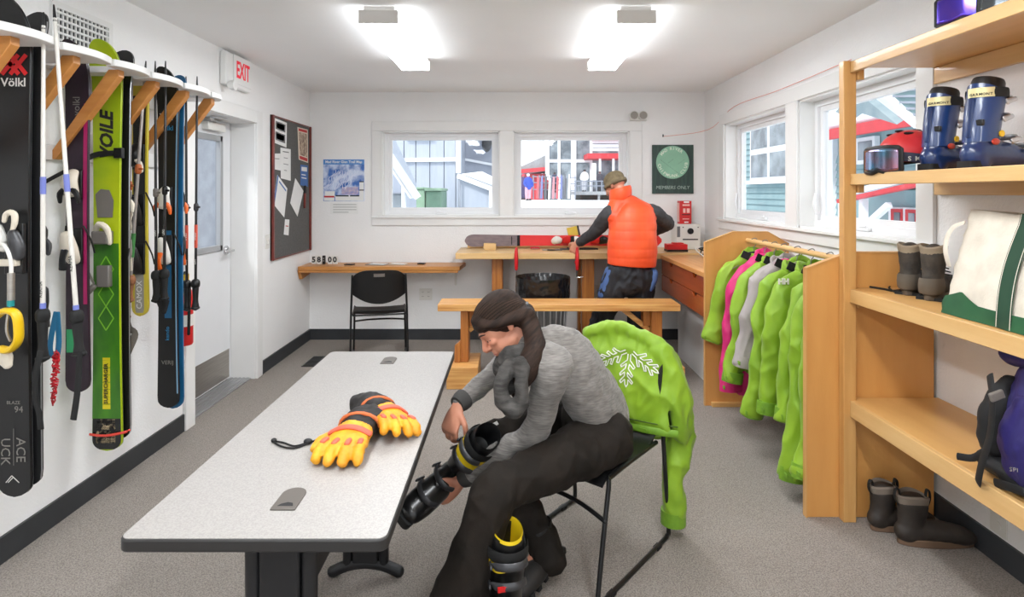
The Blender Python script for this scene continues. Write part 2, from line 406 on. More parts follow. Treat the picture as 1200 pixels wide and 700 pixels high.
# ceiling fittings: two in view, four unseen ones added to brighten the room
LENS = mat('lamp_lens', (246,251,255), .4, emit=15.0)
LENSIDE = mat('lamp_lens_side', (246,251,255), .4, emit=6.0)
FIT = mat('fitting_enamel', (214,210,205), .5, var=.02)
lab = {(0, 0): 'lit white ceiling light fitting on the left, above the long table', (1, 0): 'lit white ceiling light fitting on the right, above the orange-vested man'}
for i, x in enumerate((-.735, .684)):
    for j, y in enumerate((3.24, .7, -1.7)):
        t = thing('ceiling_light', lab.get((i, j), 'unseen ceiling light fitting added to brighten the room, %s row, %s' % (('left','right')[i], ('', 'nearer', 'farther')[j])), 'ceiling light', (x, y+.62, H), 0, 'ceiling light fittings')
        obj('housing', G().bx(x-.085, x+.085, y+.01, y+1.24, H-.03, H), FIT, t, smooth=False)
        obj('end_cap', G().bx(x-.108, x+.108, y-.012, y+.006, H-.098, H-.026), FIT, t, bev=.003)
        obj('end_cap', G().bx(x-.108, x+.108, y+1.244, y+1.262, H-.098, H-.026), FIT, t, bev=.003)
        obj('lens', G().bx(x-.103, x+.103, y+.006, y+1.244, H-.094, H-.03), LENSIDE, t, bev=.004)
        obj('lens_face', G().bx(x-.1, x+.1, y+.008, y+1.242, H-.098, H-.0945), LENS, t)
        al = bpy.data.lights.new('tube_light', 'AREA'); al.shape = 'RECTANGLE'; al.size = .2; al.size_y = 1.2; al.energy = LAMP; al.color = (.97, .985, 1)
        ao = bpy.data.objects.new('tube_light', al); C.objects.link(ao); ao.location = (0, 0, -.102); ao.parent = t
# ---------------------------------------------------------------- left wall: ski rack, skis, poles
SH0, SH1 = 2.05, 2.08
RACK = mat('rack_paint', (232,231,229), .4, var=.015)
rk = thing('ski_rack', 'white wall rack with scalloped shelf and wooden braces holding skis and poles', 'ski rack', (XL, 2.5, SH0))
slots = [1.69, 1.97, 2.25, 2.54, 2.81, 3.09, 3.37]
holes = {2.54: 2.66, 3.09: 3.22}
poly = [(XL, 1.42)]
prev = 1.42
for sl_ in slots+[3.56]:
    last = sl_ == 3.56
    e = sl_ if last else sl_-.01
    for k in range(9):
        t = k/8; poly.append((-1.73+.04*sin(pi*t*.86+.2)**.9-(.05 if last else 0)*t, prev+(e-prev)*t))
    if not last:
        poly += [(-1.76, sl_-.01), (-1.775, sl_-.032), (-2.0, sl_-.032), (-2.0, holes.get(sl_, sl_)+.032), (-1.775, holes.get(sl_, sl_)+.032), (-1.76, sl_+.01)]
        prev = sl_+.01
poly.append((XL, 3.56))
obj('shelf', G().prism(poly, (0,0,SH0), X_, Y_, SH1-SH0), RACK, rk, bev=.003)
obj('wall_rail', G().bx(XL, XL+.02, 1.42, 3.56, 1.645, 1.715), RACK, rk, bev=.003)
obj('wall_rail', G().bx(XL, XL+.02, 1.42, 3.56, 1.975, SH0), RACK, rk, bev=.003)
FIRB = wood('brace_fir', (204,140,72), (182,116,54), 0)
for y in (1.77, 2.05, 2.345, 2.615, 2.885, 3.155, 3.425):
    y += .03
    obj('brace', G().prism([(-1.80, SH0), (-1.755, SH0), (-1.755, SH0-.03), (-2.035, 1.65), (XL+.02, 1.65), (XL+.02, 1.69)][::1], (0, y+.02, 0), X_, Z_, .04), FIRB, rk, bev=.002)
    obj('bolt', G().lathe([(.009, 0), (.009, .004), (.004, .008)], (XL+.02, y+.05, 1.68), MX.Rotation(pi/2, 3, 'Y'), 10), BLKM, rk)

def ski(name, label, d, xc, zt, zb, side, wt, ww, wl, m, group, edge=None, patches=(), camber=.004):
    """a ski hanging tip up; side=-1: top sheet faces the camera"""
    L_ = zt-zb; th = .013
    rt = thing(name, label, 'ski', (xc, d, zb), 0, group)
    def wid(s):      # s 0 tail .. 1 tip
        w = (wl*(1-s/.5)**2*(s < .5)+ww*(1-abs(1-2*s)**2)+wt*max(0, (s-.5)/.5)**2)
        q = s*L_; r = (1-s)*L_
        if q < .065: w *= (1-(1-q/.065)**2.6)**.5*.75+.25*(1-(1-q/.065)**4)
        if r < .13: w *= max(0, 1-(1-r/.13)**2.2)**.5
        return w/2
    def cy(s):
        r = (1-s)*L_; t = max(0, .22-r)
        return d+side*(.0035+camber*(4*s*(1-s))+t*t*1.35)
    N_ = 56
    ss = [1-(1-k/N_)**1.5 if k > N_/2 else (k/N_) for k in range(N_+1)]
    ss = sorted(set([0, .003, .008, .014, .02]+[k/N_ for k in range(1, N_)]+[.965, .975, .985, .99, .994, .997, .9995]))
    v = []; f = []
    for s in ss:
        w = max(wid(s), .002); y = cy(s); z = zb+s*L_
        v += [(xc-w, y, z), (xc+w, y, z), (xc+w*.97, y+side*th, z), (xc-w*.97, y+side*th, z)]
    n = len(ss)
    for i in range(n-1):
        for k in range(4): k2 = (k+1) % 4; f.append((i*4+k, i*4+k2, i*4+4+k2, i*4+4+k))
    f += [(3,2,1,0), ((n-1)*4, (n-1)*4+1, (n-1)*4+2, (n-1)*4+3)]
    obj('ski_body', G().add(v, f), m, rt, ang=40)
    if edge:
        for sg in (-1, 1):
            obj('edge', G().add([p for s in ss[4:-6] for p in ((xc+sg*wid(s), cy(s)-side*.001, zb+s*L_), (xc+sg*(wid(s)+.0015), cy(s)+side*.003, zb+s*L_))],
                [(2*i, 2*i+1, 2*i+3, 2*i+2) for i in range(len(ss)-11)]), edge, rt)
    def surf(u, z, off=.0012):
        s = (z-zb)/L_; return V((xc+u*wid(s)*.97, cy(s)+side*(th+off), z))
    for (z0, z1, u0, u1, pm, nm) in patches:
        obj(nm, G().grid(lambda a, b: surf(u0+(u1-u0)*a, z0+(z1-z0)*b), 6, 24), pm, rt)
    rt_surf = surf
    return rt, surf

def binding(rt, xc, d, z, side, m1, m2, toe=True):
    """alpine binding: plates, toe wings / heel housing, brake arms; z = boot centre"""
    y0 = d+side*.02
    def yy(k): return y0+side*k
    def bxs(g, x0, x1, k0, k1, z0, z1): a, b = sorted((yy(k0), yy(k1))); return g.bx(xc+x0, xc+x1, a, b, z0, z1)
    obj('base_plate', bxs(G(), -.032, .032, 0, .012, z-.22, z-.06), BLK, rt, bev=.003)
    obj('heel_housing', G().tube([(xc, yy(.02), z-.2), (xc, yy(.045), z-.15), (xc, yy(.06), z-.09)], [(.03,.02),(.034,.032),(.026,.022)], 12, ref=(1,0,0), sub=3), m1, rt)
    obj('heel_lever', G().tube([(xc, yy(.07), z-.15), (xc, yy(.085), z-.19), (xc, yy(.08), z-.235)], [(.018,.008),(.014,.007),(.02,.005)], 10, ref=(1,0,0), sub=3), m2, rt)
    for s in (-1, 1): obj('brake_arm', G().tube([(xc+s*.04, yy(.01), z-.05), (xc+s*.06, yy(-.01), z-.12), (xc+s*.062, yy(-.025), z-.17)], .004, 6, sub=2), BLKM, rt)
    if toe:
        obj('base_plate', bxs(G(), -.03, .03, 0, .012, z+.07, z+.2), BLK, rt, bev=.003)
        obj('toe_housing', G().tube([(xc, yy(.02), z+.19), (xc, yy(.045), z+.15), (xc, yy(.035), z+.1)], [(.024,.016),(.034,.026),(.036,.02)], 12, ref=(1,0,0), sub=3), m1, rt)
        for s in (-1, 1): obj('toe_wing', G().tube([(xc+s*.012, yy(.05), z+.12), (xc+s*.036, yy(.05), z+.095), (xc+s*.04, yy(.045), z+.06)], [.012,.012,.008], 8, sub=3), m2, rt)

SKBLK = mat('ski_black', (15,15,17), .36, var=.2, vs=30, st=(1,1,.1))
SKBASE = mat('ski_base_black', (18,18,19), .5)
EDGE = mat('ski_edge', (190,192,196), .3, .8)
WINK = mat('white_ink', (222,220,214), .6)
RINK = mat('red_ink', (222,34,40), .5)
GINK = mat('grey_ink', (128,124,118), .6)
NX = -Y_
# 1: black pair at the near end
rt, sf = ski('alpine_ski', 'black ski with a red double-X logo, front one of the pair nearest the camera', 2.25, -1.888, 2.235, .345, -1, .135, .112, .128, SKBLK, 'skis hanging on the rack', EDGE)
def onski(sf, xc, z): return V((xc, sf(0, z).y-.0006, z))
a = onski(sf, -1.888, P(14, 86, 2.25).z); q = 2.25/690
for s in (-1, 1):
    zc = P(0, 77, 2.25).z
    obj('logo', G().bar((-1.9-.032*s-.012*0, a.y, zc-.037), (-1.9+.03*s, a.y, zc+.037), .0006, .016, ref=(1,0,0)).bar((-1.87-.03*s, a.y-.0004*s, zc-.037), (-1.87+.03*s, a.y-.0004*s, zc+.037), .0006, .016, ref=(1,0,0)), RINK, rt, smooth=False)
text('Völkl', .046, onski(sf, -1.888, P(0, 98, 2.25).z), X_, Z_, WINK, rt, bold=.0006)
text('94', .034, onski(sf, -1.868, P(0, 478, 2.25).z), X_, Z_, GINK, rt)
text('BLAZE', .018, onski(sf, -1.888, P(0, 470, 2.25).z), X_, Z_, GINK, rt)
text('ACE', .05, onski(sf, -1.862, P(0, 525, 2.25).z), Z_*-1, X_, GINK, rt)
text('UCK', .05, onski(sf, -1.92, P(0, 527, 2.25).z), Z_*-1, X_, GINK, rt)
obj('print_line', G().bx(-1.888, -1.8865, a.y-.0004, a.y, P(0,543,2.25).z, P(0,500,2.25).z), GINK, rt, smooth=False)
z = P(0, 560, 2.25).z
for p0, p1 in (((-.03,-.01),(-.008,.016)), ((-.008,.016),(.02,-.01)), ((.02,-.01),(-.016,-.01)), ((-.022,-.01),(-.004,.008))):
    obj('print_line', G().bar((-1.888+p0[0], sf(0,z).y-.0004, z+p0[1]), (-1.888+p1[0], sf(0,z).y-.0004, z+p1[1]), .0006, .003, ref=(1,0,0)), WINK, rt, smooth=False)
IVORY = mat('ivory_plastic', (224,214,196), .4, var=.04)
YEL = mat('yellow_plastic', (236,192,20), .38, var=.05)
TEAL = mat('teal_tape', (20,140,140), .5)
DGREY = mat('dark_grey_metal', (70,70,72), .4, .5)
def pp(x, y, dd=0): return P(x, y, 2.20+dd)
obj('heel_piece', G().tube([pp(16,275), pp(20,290), pp(22,300)], [(.02,.02),(.028,.022),(.02,.018)], 12, sub=3), DGREY, rt)
obj('riser_ring', G().tube([pp(5,259), pp(7,252), pp(12,249), pp(17,252), pp(17,262), pp(14,271)], [.008,.01,.011,.011,.01,.007], 10, sub=3), IVORY, rt)
obj('toe_bar', G().bx(pp(-2,0).x, pp(21,0).x, 2.19, 2.222, pp(0,312).z, pp(0,304).z), IVORY, rt, bev=.003)
obj('base_plate', G().bx(pp(2,0).x, pp(24,0).x, 2.21, 2.228, pp(0,322).z, pp(0,262).z), BLK, rt, bev=.003)
obj('pivot_block', G().tube([pp(-4,268), pp(0,285), pp(4,290)], [.02,.03,.018], 10, sub=3), WHITEP, rt)
obj('cable', G().tube([pp(-3,288,-.03), pp(4,287,-.04), pp(10,297,-.045), pp(13,310,-.045), pp(13,322,-.045)], .0065, 8, sub=4), WHITEP, rt)
obj('spring_tube', G().tube([pp(13,320,-.045), pp(13,352,-.045)], .012, 12, rnd=False), STEEL, rt)
obj('tape_ring', G().tube([pp(12.5,352,-.045), pp(12.5,359,-.045)], .0115, 12, rnd=False), TEAL, rt)
hl = obj('heel_loop', G().tube([pp(-6,372,-.04), pp(4,365,-.045), pp(14,365,-.05), pp(20,371,-.05), pp(22,385,-.05), pp(21,400,-.05), pp(12,410,-.045), pp(0,409,-.04)], [(.012,.02)]*8, 10, sub=4), YEL, rt)
obj('cable', G().tube([pp(12.5,358,-.045), pp(9,372,-.05), pp(8,388,-.055), pp(12,399,-.05)], .005, 8, sub=4), STEEL, rt)
obj('heel_pad', G().tube([pp(-4,415,-.03), pp(4,418,-.03), pp(9,428,-.03)], [(.03,.02),(.034,.02),(.016,.014)], 10, sub=3), IVORY, rt)
rt2, sf2 = ski('alpine_ski', 'plain black ski, rear one of the pair nearest the camera', 2.256, -1.868, 2.215, .37, 1, .132, .11, .126, SKBASE, 'skis hanging on the rack', EDGE)
binding(rt2, -1.868, 2.256, 1.2, 1, BLK, DGREY)
# 2: purple and black ski with hanging green tail
PURP = mat('ski_dark_purple', (44,26,40), .4, var=.3, vs=12)
MAG = mat('ski_magenta', (168,26,92), .4, var=.1)
GRN = mat('ski_green_panel', (40,150,92), .45, var=.05)
dd = 2.66
rt, sf = ski('alpine_ski', 'dark purple ski with magenta stripe and green tail panel, behind the white poles', dd, -1.952, 2.175, P(0,459,dd).z, -1, .118, .098, .112, PURP, 'skis hanging on the rack', None,
    [(1.0, 1.9, .62, .98, MAG, 'side_stripe'), (P(0,412,dd).z, P(0,385,dd).z, -.9, .1, GRN, 'tail_panel')])
binding(rt, -1.952, dd, 1.4, -1, IVORY, BLK)
text('volkl', .045, onski(sf, -1.952, P(0,125,dd).z), Z_, -X_, GINK, rt)
rt, sf = ski('alpine_ski', 'narrow navy ski seen edge-on behind the two white poles', 2.44, -2.02, 2.14, P(0,372,2.44).z, -1, .06, .045, .055, mat('ski_navy', (38,40,110), .4, var=.1), 'skis hanging on the rack')
# 3: lime and green powder pair
dd = 2.81
LIME = mat('ski_lime', (178,194,18), .38, c2=(150,178,20), vs=6)
LGRN = mat('ski_leaf_green', (74,140,24), .4, c2=(40,96,22), vs=9, st=(1,1,.4))
YBAND = mat('ski_yellow_band', (222,206,24), .42)
TAN = mat('ski_tan_print', (196,176,140), .5, c2=(40,36,32), vs=26, lo=.46, hi=.52)
zz = lambda y: P(0, y, dd).z
rt, sf = ski('powder_ski', 'lime green powder ski with big black lettering, front one of its pair', dd, -1.922, 2.215, zz(527), -1, .152, .124, .146, LIME, 'skis hanging on the rack', EDGE,
    [(zz(489), zz(285), -1, 1, LGRN, 'lower_sheet'), (zz(478), zz(418), -.28, .28, YBAND, 'tail_band'), (zz(525), zz(489), -.98, .98, BLKG, 'tail_sheet'), (zz(518), zz(490), -.75, .6, TAN, 'tail_print')])
text('VOILE', .085, onski(sf, -1.918, zz(160)), Z_, -X_, INK, rt, bold=.003, shear=.25)
o_ = onski(sf, -1.922, zz(448)); o_.y -= .002
text('SUPERCHARGER', .026, o_, Z_, -X_, INK, rt, bold=.0004)
for k, (za, zb_) in enumerate(((300, 330), (330, 358), (358, 386))):
    zc = zz((za+zb_)/2); hh = (zz(za)-zz(zb_))/2
    o_ = sf(0, zc); g = G()
    for s1, s2 in (((0,hh),(.036,0)), ((.036,0),(0,-hh)), ((0,-hh),(-.036,0)), ((-.036,0),(0,hh))): g.bar((o_.x+s1[0], o_.y-.0016, zc+s1[1]), (o_.x+s2[0], o_.y-.0016, zc+s2[1]), .0006, .005, ref=(1,0,0))
    obj('diamond_print', g, mat('ski_light_green', (128,190,50), .45), rt, smooth=False)
o_ = sf(0, zz(118)); obj('sticker', G().box((o_.x-.03, o_.y-.0012, zz(116)), (.075, .0008, .02), MX.Rotation(R(-6), 3, 'Y')), mat('sticker_cream', (222,214,186), .6), rt, smooth=False)
yb_ = sf(0, 1.4).y
obj('toe_plate', G().prism([(-.035, -.06), (.035, -.06), (.04, .02), (.02, .07), (-.02, .075), (-.045, .05)], (-1.925, yb_-.001, zz(240)), X_, Z_, .004), GREYP, rt, bev=.001)
obj('heel_throw', G().tube([V((-1.96, yb_-.02, zz(272))), V((-1.925, yb_-.045, zz(262))), V((-1.89, yb_-.04, zz(268))), V((-1.885, yb_-.03, zz(284)))], [.012,.014,.014,.01], 10, sub=3), IVORY, rt)
obj('toe_cage', G().bx(-1.96, -1.885, yb_-.05, yb_, zz(285), zz(270)), GREYP, rt, bev=.006)
obj('heel_plate', G().bx(-1.95, -1.89, yb_-.03, yb_, zz(335), zz(310)), GREYP, rt, bev=.006)
obj('heel_lever', G().tube([V((-1.955, yb_-.04, zz(334))), V((-1.985, yb_-.05, zz(345))), V((-1.985, yb_-.045, zz(360)))], [.014,.012,.008], 10, sub=3), GREYP, rt)
obj('cable', G().tube([V((-1.98, yb_-.02, zz(280))), V((-2.0, yb_-.03, zz(305))), V((-1.96, yb_-.03, zz(330)))], .005, 8, sub=3), STEEL, rt)
rt2, sf2 = ski('powder_ski', 'black-tipped powder ski, rear one of the lime green pair', 2.818, -1.9, 2.2, zz(517), 1, .15, .122, .144, SKBLK, 'skis hanging on the rack', EDGE)
binding(rt2, -1.9, 2.818, 1.35, 1, GREYP, IVORY)
st = thing('ski_strap', 'dark rubber strap buckled around the lime green ski', 'strap', (-1.92, 2.78, zz(184)))
obj('band', G().tube([V((-2.02, 2.72, zz(196))), V((-1.995, 2.76, zz(187))), V((-1.95, 2.781, zz(181))), V((-1.85, 2.781, zz(180)))], [(.003,.013)]*4, 8, sub=4, ref=(0,1,0)), BLKR, st)
obj('buckle', G().bx(-1.875, -1.835, 2.768, 2.79, zz(186), zz(174)), BLKM, st, bev=.003)
obj('band', G().tube([V((-2.02, 2.72, zz(196))), V((-2.045, 2.6, zz(212))), V((-2.05, 2.55, zz(220)))], [(.003,.012)]*3, 8, sub=4, ref=(0,1,0)), BLKR, st)
st = thing('ski_strap', 'thin red strap around the tail of the lime green ski', 'strap', (-1.92, 2.78, zz(508)))
obj('band', G().tube([V((-2.0, 2.787, zz(507))), V((-1.92, 2.781, zz(508))), V((-1.838, 2.79, zz(505))), V((-1.83, 2.82, zz(505)))], [(.002,.006)]*4, 8, sub=3, ref=(0,1,0)), mat('red_strap', (226,72,56), .5), st)
# 4: yellow-black short ski
dd = 3.06
YSK = mat('ski_yellow', (206,186,60), .42, var=.06)
rt, sf = ski('touring_ski', 'short yellow-edged grey ski hanging high, beside the brown-gripped poles', dd, -1.924, 2.15, P(0,370,dd).z, -1, .1, .078, .09, YSK, 'skis hanging on the rack', None,
   [(P(0,366,dd).z, 1.15, -.55, .55, mat('ski_warm_grey', (150,146,136), .45), 'center_panel'), (1.2, 2.0, -.8, .8, BLKG, 'upper_sheet')])
text('CAMOX', .04, onski(sf, -1.924, P(0,345,dd).z), Z_, -X_, WINK, rt)
binding(rt, -1.924, dd, 1.55, -1, BLK, IVORY); binding(rt, -1.924, dd, 1.3, -1, BLK, DGREY, False)
# 5: black and blue pair
dd = 3.22
BLUE = mat('ski_blue', (24,96,140), .4, var=.1)
zz = lambda y: P(0, y, dd).z
rt, sf = ski('alpine_ski', 'black ski with blue centre stripe and low-hanging tail next to the door, front one', dd, -1.872, 2.175, zz(477), -1, .128, .1, .12, SKBLK, 'skis hanging on the rack', None,
   [(zz(372), zz(270), -.3, .45, BLUE, 'center_stripe'), (zz(460), 2.0, .86, 1.0, mat('ski_pale_blue', (120,160,190), .4), 'edge_stripe')])
text('XX', .05, onski(sf, -1.88, zz(138)), X_, Z_, WINK, rt, bold=.001); text('Völkl', .038, onski(sf, -1.88, zz(151)), X_, Z_, mat('blue_ink', (40,130,180), .5), rt)
text('VERIJ', .03, onski(sf, -1.872, zz(424)), X_, Z_, GINK, rt)
text('kendo', .03, onski(sf, -1.872, zz(390)), Z_, -X_, mat('blue_ink', (40,130,180), .5), rt)
ORNG = mat('orange_plastic', (236,104,28), .4)
binding(rt, -1.872, dd, 1.33, -1, WHITEP, ORNG)
rt2, sf2 = ski('alpine_ski', 'blue-edged black ski, rear one of the pair next to the door', 3.228, -1.862, 2.16, zz(480), 1, .126, .1, .12, BLUE, 'skis hanging on the rack')
binding(rt2, -1.862, 3.228, 1.33, 1, BLK, ORNG)

# poles hang grip down, tips up through the slots
def pole(label, top, bot, r, m, grip, gm, strap=None, ring=None, sm=None, lower=None, basket=True, group='ski poles hanging on the rack', letter=None, lm=None, patch=None, strapm=None, sw=.012):
    """top,bot,grip end: world points; grip is the length of the grip above bot"""
    top, bot = V(top), V(bot); ax = (bot-top).normalized(); L_ = (bot-top).length
    t = thing('ski_pole', label, 'ski pole', bot, 0, group)
    gs = bot-ax*grip
    obj('shaft', G().tube([top+ax*.05, gs], [r*.75, r], 12), m, t)
    obj('tip', G().tube([top, top+ax*.06], [.003, r*.8], 8), BLKM, t)
    if lower:
        f0, f1, lm_ = lower; obj('shaft_sleeve', G().tube([top+ax*L_*f0, top+ax*L_*f1], r*1.18, 12, rnd=False), lm_, t)
    if ring is not None:
        obj('clamp', G().tube([top+ax*(L_*ring), top+ax*(L_*ring+.025)], r*1.75, 12), sm or BLKM, t)
        obj('clamp_lever', G().tube([top+ax*(L_*ring+.012)+V((.012, -.008, 0)), top+ax*(L_*ring+.012)+V((.024, -.01, .0))], .006, 8), sm or BLKM, t)
    g = G().tube([gs-ax*.01, gs+ax*.02, gs+ax*grip*.35, gs+ax*grip*.7, bot-ax*.01, bot], [.012, .017, .0165, .0145, .019, .016], 12, sub=3)
    gr = obj('grip', g, gm, t)
    obj('grip_collar', G().tube([gs-ax*.004, gs+ax*.008], .024, 14), gm, gr)
    obj('grip_cap', G().ell(bot, (.023, .026, .012)), gm, gr)
    if strap:
        obj('strap', G().tube([V(p) for p in strap], [(.0025, sw)]*len(strap), 8, ref=(0, 1, .2), sub=5), strapm or BLKR, t)
    if patch: obj('shaft_band', G().tube([top+ax*L_*(patch-.025), top+ax*L_*(patch+.025)], r*1.12, 12, rnd=False), PB, t)
    if letter:
        for k, (fr_, s_) in enumerate(letter):
            c = top+ax*L_*fr_; c.y -= r*1.2+.0005
            text(s_, r*2.2, c, -ax if k >= 0 else ax, V((-1,0,0)), lm or INK, t)
    return t
PW = mat('pole_white', (218,214,206), .35, var=.03); PB = mat('pole_periwinkle', (110,120,190), .4)
PK = mat('pole_black', (30,30,32), .3); PG = mat('pole_grey', (160,152,146), .35, .3)
PR = mat('pole_red', (214,84,60), .4); CORK = mat('cork_grip', (150,96,58), .7, var=.2, vs=40); PNV = mat('pole_navy', (40,42,80), .4)
d1 = 2.19
pole('white ski pole hanging straight down, nearest the black skis', P(51,15,d1), P(50,420,d1), .0085, PW, .16, BLKR, [P(48,412,d1-.02), P(44,428,d1-.03), P(41,445,d1-.03), P(42,470,d1-.02), P(46,485,d1-.02), P(48,503,d1-.02)], lower=(.84,.88,PB), patch=.5, letter=[(.8,'KERMA')])
pole('white ski pole hanging at a slant with black lettering', P(63,6,d1), P(93,415,d1), .0085, PW, .14, BLKR, [P(93,412,d1-.02), P(92,440,d1-.02), P(90,465,d1-.02), P(86,492,d1-.02)], lower=(.86,.89,PB), patch=.51, letter=[(.74,'KERMA')])
d2 = 2.93
pole('grey adjustable pole with brown cork grip and grey strap, left of its pair', P(155,70,d2), P(147,372,d2), .0085, PG, .16, CORK, [P(148,374,d2), P(152,385,d2-.02), P(158,392,d2-.03), P(150,412,d2-.03), P(146,425,d2-.02), P(146,447,d2-.02)], strapm=mat('strap_taupe', (120,112,102), .8), sw=.018, ring=.48, sm=mat('clamp_rust', (176,92,40), .5), lower=(.76,.86,PR))
pole('grey adjustable pole with green lower shaft, right of its pair', P(171,72,d2), P(151,352,d2), .0085, PG, .1, CORK, None, ring=.44, sm=mat('clamp_rust', (176,92,40), .5), lower=(.72,.82,mat('pole_green', (58,120,60), .4)))
d3 = 3.08
pole('black ski pole with white lettering in front of the blue ski, left of its pair', P(182,72,d3), P(183,352,d3), .0075, PK, .13, BLKR, [P(184,350,d3), P(188,360,d3-.02), P(192,366,d3-.03), P(196,352,d3-.02)], ring=.54, sm=GREYP, letter=[(.72,'LEKI')], lm=WINK)
pole('black ski pole with white lettering in front of the blue ski, right of its pair', P(194,72,d3), P(192.5,350,d3), .0075, PK, .13, BLKR, None, ring=.535, sm=BLKM, letter=[(.72,'LEKI')], lm=WINK)
d4 = 3.37
pole('black and red ski pole nearest the door, left of its pair', P(218,90,d4), P(219,362,d4), .0075, PK, .14, BLK, None, ring=.555, sm=DGREY, lower=(.64,.74,PR), letter=[(.69,'SPEED'), (.8,'LEKI')], lm=WINK)
pole('black and red ski pole nearest the door, right of its pair', P(231,90,d4), P(229,361,d4), .0075, PK, .14, BLK, None, ring=.555, sm=DGREY, lower=(.64,.74,PR), letter=[(.69,'SPEED'), (.8,'LEKI')], lm=WINK)
# small hanging gear
t = thing('tether', 'blue webbing loop with a tangle of red coiled cord hanging by the white poles', 'cord', P(66, 465, 2.4))
obj('webbing', G().tube([P(66,366,2.4), P(60,395,2.4), P(59,412,2.4), P(66,418,2.4), P(69,400,2.4), P(67,366,2.4)], [(.002,.012)]*6, 8, ref=(0,1,0), sub=4), mat('webbing_blue', (30,110,150), .7), t)
random.seed(5)
pts = []
for k in range(150):
    f = k/150; w = 7*(1-abs(f-.4)); pts.append(P(66-f*4+random.uniform(-w, w)*.8, 412+f*62+random.uniform(-3, 3), 2.39+random.uniform(-.02, .02)))
obj('coil_cord', G().tube(pts, .0028, 6, sub=2), mat('red_cord', (206,26,40), .5), t)
t = thing('fire_extinguisher', 'red fire extinguisher with yellow tag on the wall behind the skis by the door', 'fire extinguisher', (-2.01, 3.61, P(0,405,3.6).z))
ez = P(0,405,3.6).z
obj('cylinder', G().lathe([(.001,0),(.045,.002),(.05,.012),(.05,.3),(.042,.335),(.02,.36),(.016,.38)], (-2.01, 3.61, ez), None, 24), REDP, t)
obj('valve', G().box((-2.01,3.61,ez+.4), (.035,.04,.04)).bar((-2.01,3.6,ez+.43), (-1.95,3.52,ez+.46), .02,.012), BLKM, t, bev=.003)
obj('gauge', G().lathe([(.018,0),(.018,.01)], (-2.01,3.585,ez+.4), MX.Rotation(pi/2,3,'X'), 16), WHITEP, t)
obj('tag', G().box((-1.985,3.555,ez+.38), (.07,.002,.13)), YEL, t)
obj('label_band', G().lathe([(.0508,.12),(.0508,.19)], (-2.01,3.61,ez), None, 24), WHITEP, t)
obj('hose', G().tube([(-2.0,3.6,ez+.41), (-1.95,3.56,ez+.36), (-1.95,3.555,ez+.2), (-1.955,3.56,ez+.08)], .009, 8, sub=4), BLKR, t)

# vent grille, exit sign, switch, bulletin board
t = thing('vent_grille', 'white slatted air vent grille high on the left wall above the ski rack', 'vent', (XL, 2.75, 2.2))
y0, y1 = 2.655, 3.0
def wl(x): return 1428.3/(600-x)
y0, y1 = wl(64), wl(125); z0, z1 = 2.12, 2.34
g = G().bx(XL, XL+.012, y0-.03, y1+.03, z0-.03, z0).bx(XL, XL+.012, y0-.03, y1+.03, z1, z1+.03).bx(XL, XL+.012, y0-.03, y0, z0, z1).bx(XL, XL+.012, y1, y1+.03, z0, z1)
obj('frame', g, RACK, t, smooth=False)
obj('backing', G().bx(XL, XL+.002, y0, y1, z0, z1), mat('duct_dark', (70,70,72), .8), t, smooth=False)
for k in range(7): obj('slat', G().bx(XL+.002, XL+.011, y0, y1, z0+.012+k*.031, z0+.022+k*.031), RACK, t, smooth=False)
for k in range(13): obj('mullion', G().bx(XL+.002, XL+.009, y0+.012+k*.0265, y0+.018+k*.0265, z0, z1), RACK, t, smooth=False)
t = thing('exit_sign', 'white emergency exit sign with red letters above the side door', 'exit sign', (XL, 4.3, 2.3))
EX = mat('exit_white', (238,238,236), .4)
obj('housing', G().bx(XL, XL+.05, wl(257), wl(287), P(0,104,4.35).z, P(0,66,4.35).z), EX, t, bev=.012, seg=3)
obj('face_plate', G().bx(XL+.05, XL+.056, wl(265), wl(286.5), P(0,101,4.4).z, P(0,68,4.4).z), EX, t, bev=.003)
text('EXIT', .17, (XL+.0568, (wl(265)+wl(286.5))/2, P(0,85,4.4).z), Y_, Z_, mat('exit_red', (226,24,52), .5, emit=.25), t, bold=.004, sx=.62)
for k in range(1): obj('lamp_head', G().lathe([(.02,0),(.034,.02),(.034,.05)], (XL+.05, wl(259.5), P(0,100,4.2).z), MX.Rotation(pi/2,3,'Y'), 16), EX, t)
t = thing('light_switch', 'white wall switch plate beside the bulletin board', 'light switch', (XL, wl(312), 1.1))
obj('plate', G().bx(XL, XL+.006, wl(310.5), wl(315), P(0,292,4.95).z, P(0,275,4.95).z), WHITEP, t, bev=.002); obj('toggle', G().bx(XL+.006, XL+.016, wl(312.5), wl(313.3), P(0,286,4.95).z, P(0,281,4.95).z), WHITEP, t)
t = thing('bulletin_board', 'tall grey bulletin board with dark red side rails on the left wall', 'bulletin board', (XL, 5.5, .92))
by0, by1, bz0, bz1 = wl(316.5), wl(362), .917, 2.17
obj('panel', G().bx(XL, XL+.014, by0, by1, bz0, bz1), mat('board_felt', (98,97,95), .95, var=.1, vs=60), t, smooth=False)
MAHO = mat('mahogany', (128,52,44), .35, var=.2, vs=12)
for a, b in ((by0, by0+.03), (by1-.03, by1)): obj('side_rail', G().bx(XL, XL+.03, a, b, bz0, bz1), MAHO, t, bev=.003)
for a, b in ((bz0, bz0+.012), (bz1-.012, bz1)): obj('edge_rail', G().bx(XL, XL+.018, by0+.03, by1-.03, a, b), MAHO, t)
def wq(x, y, off=.016):
    dd_ = (-(XL+off))*690/(600-x); return V((XL+off, dd_, 1.5-(y-226)*dd_/690))
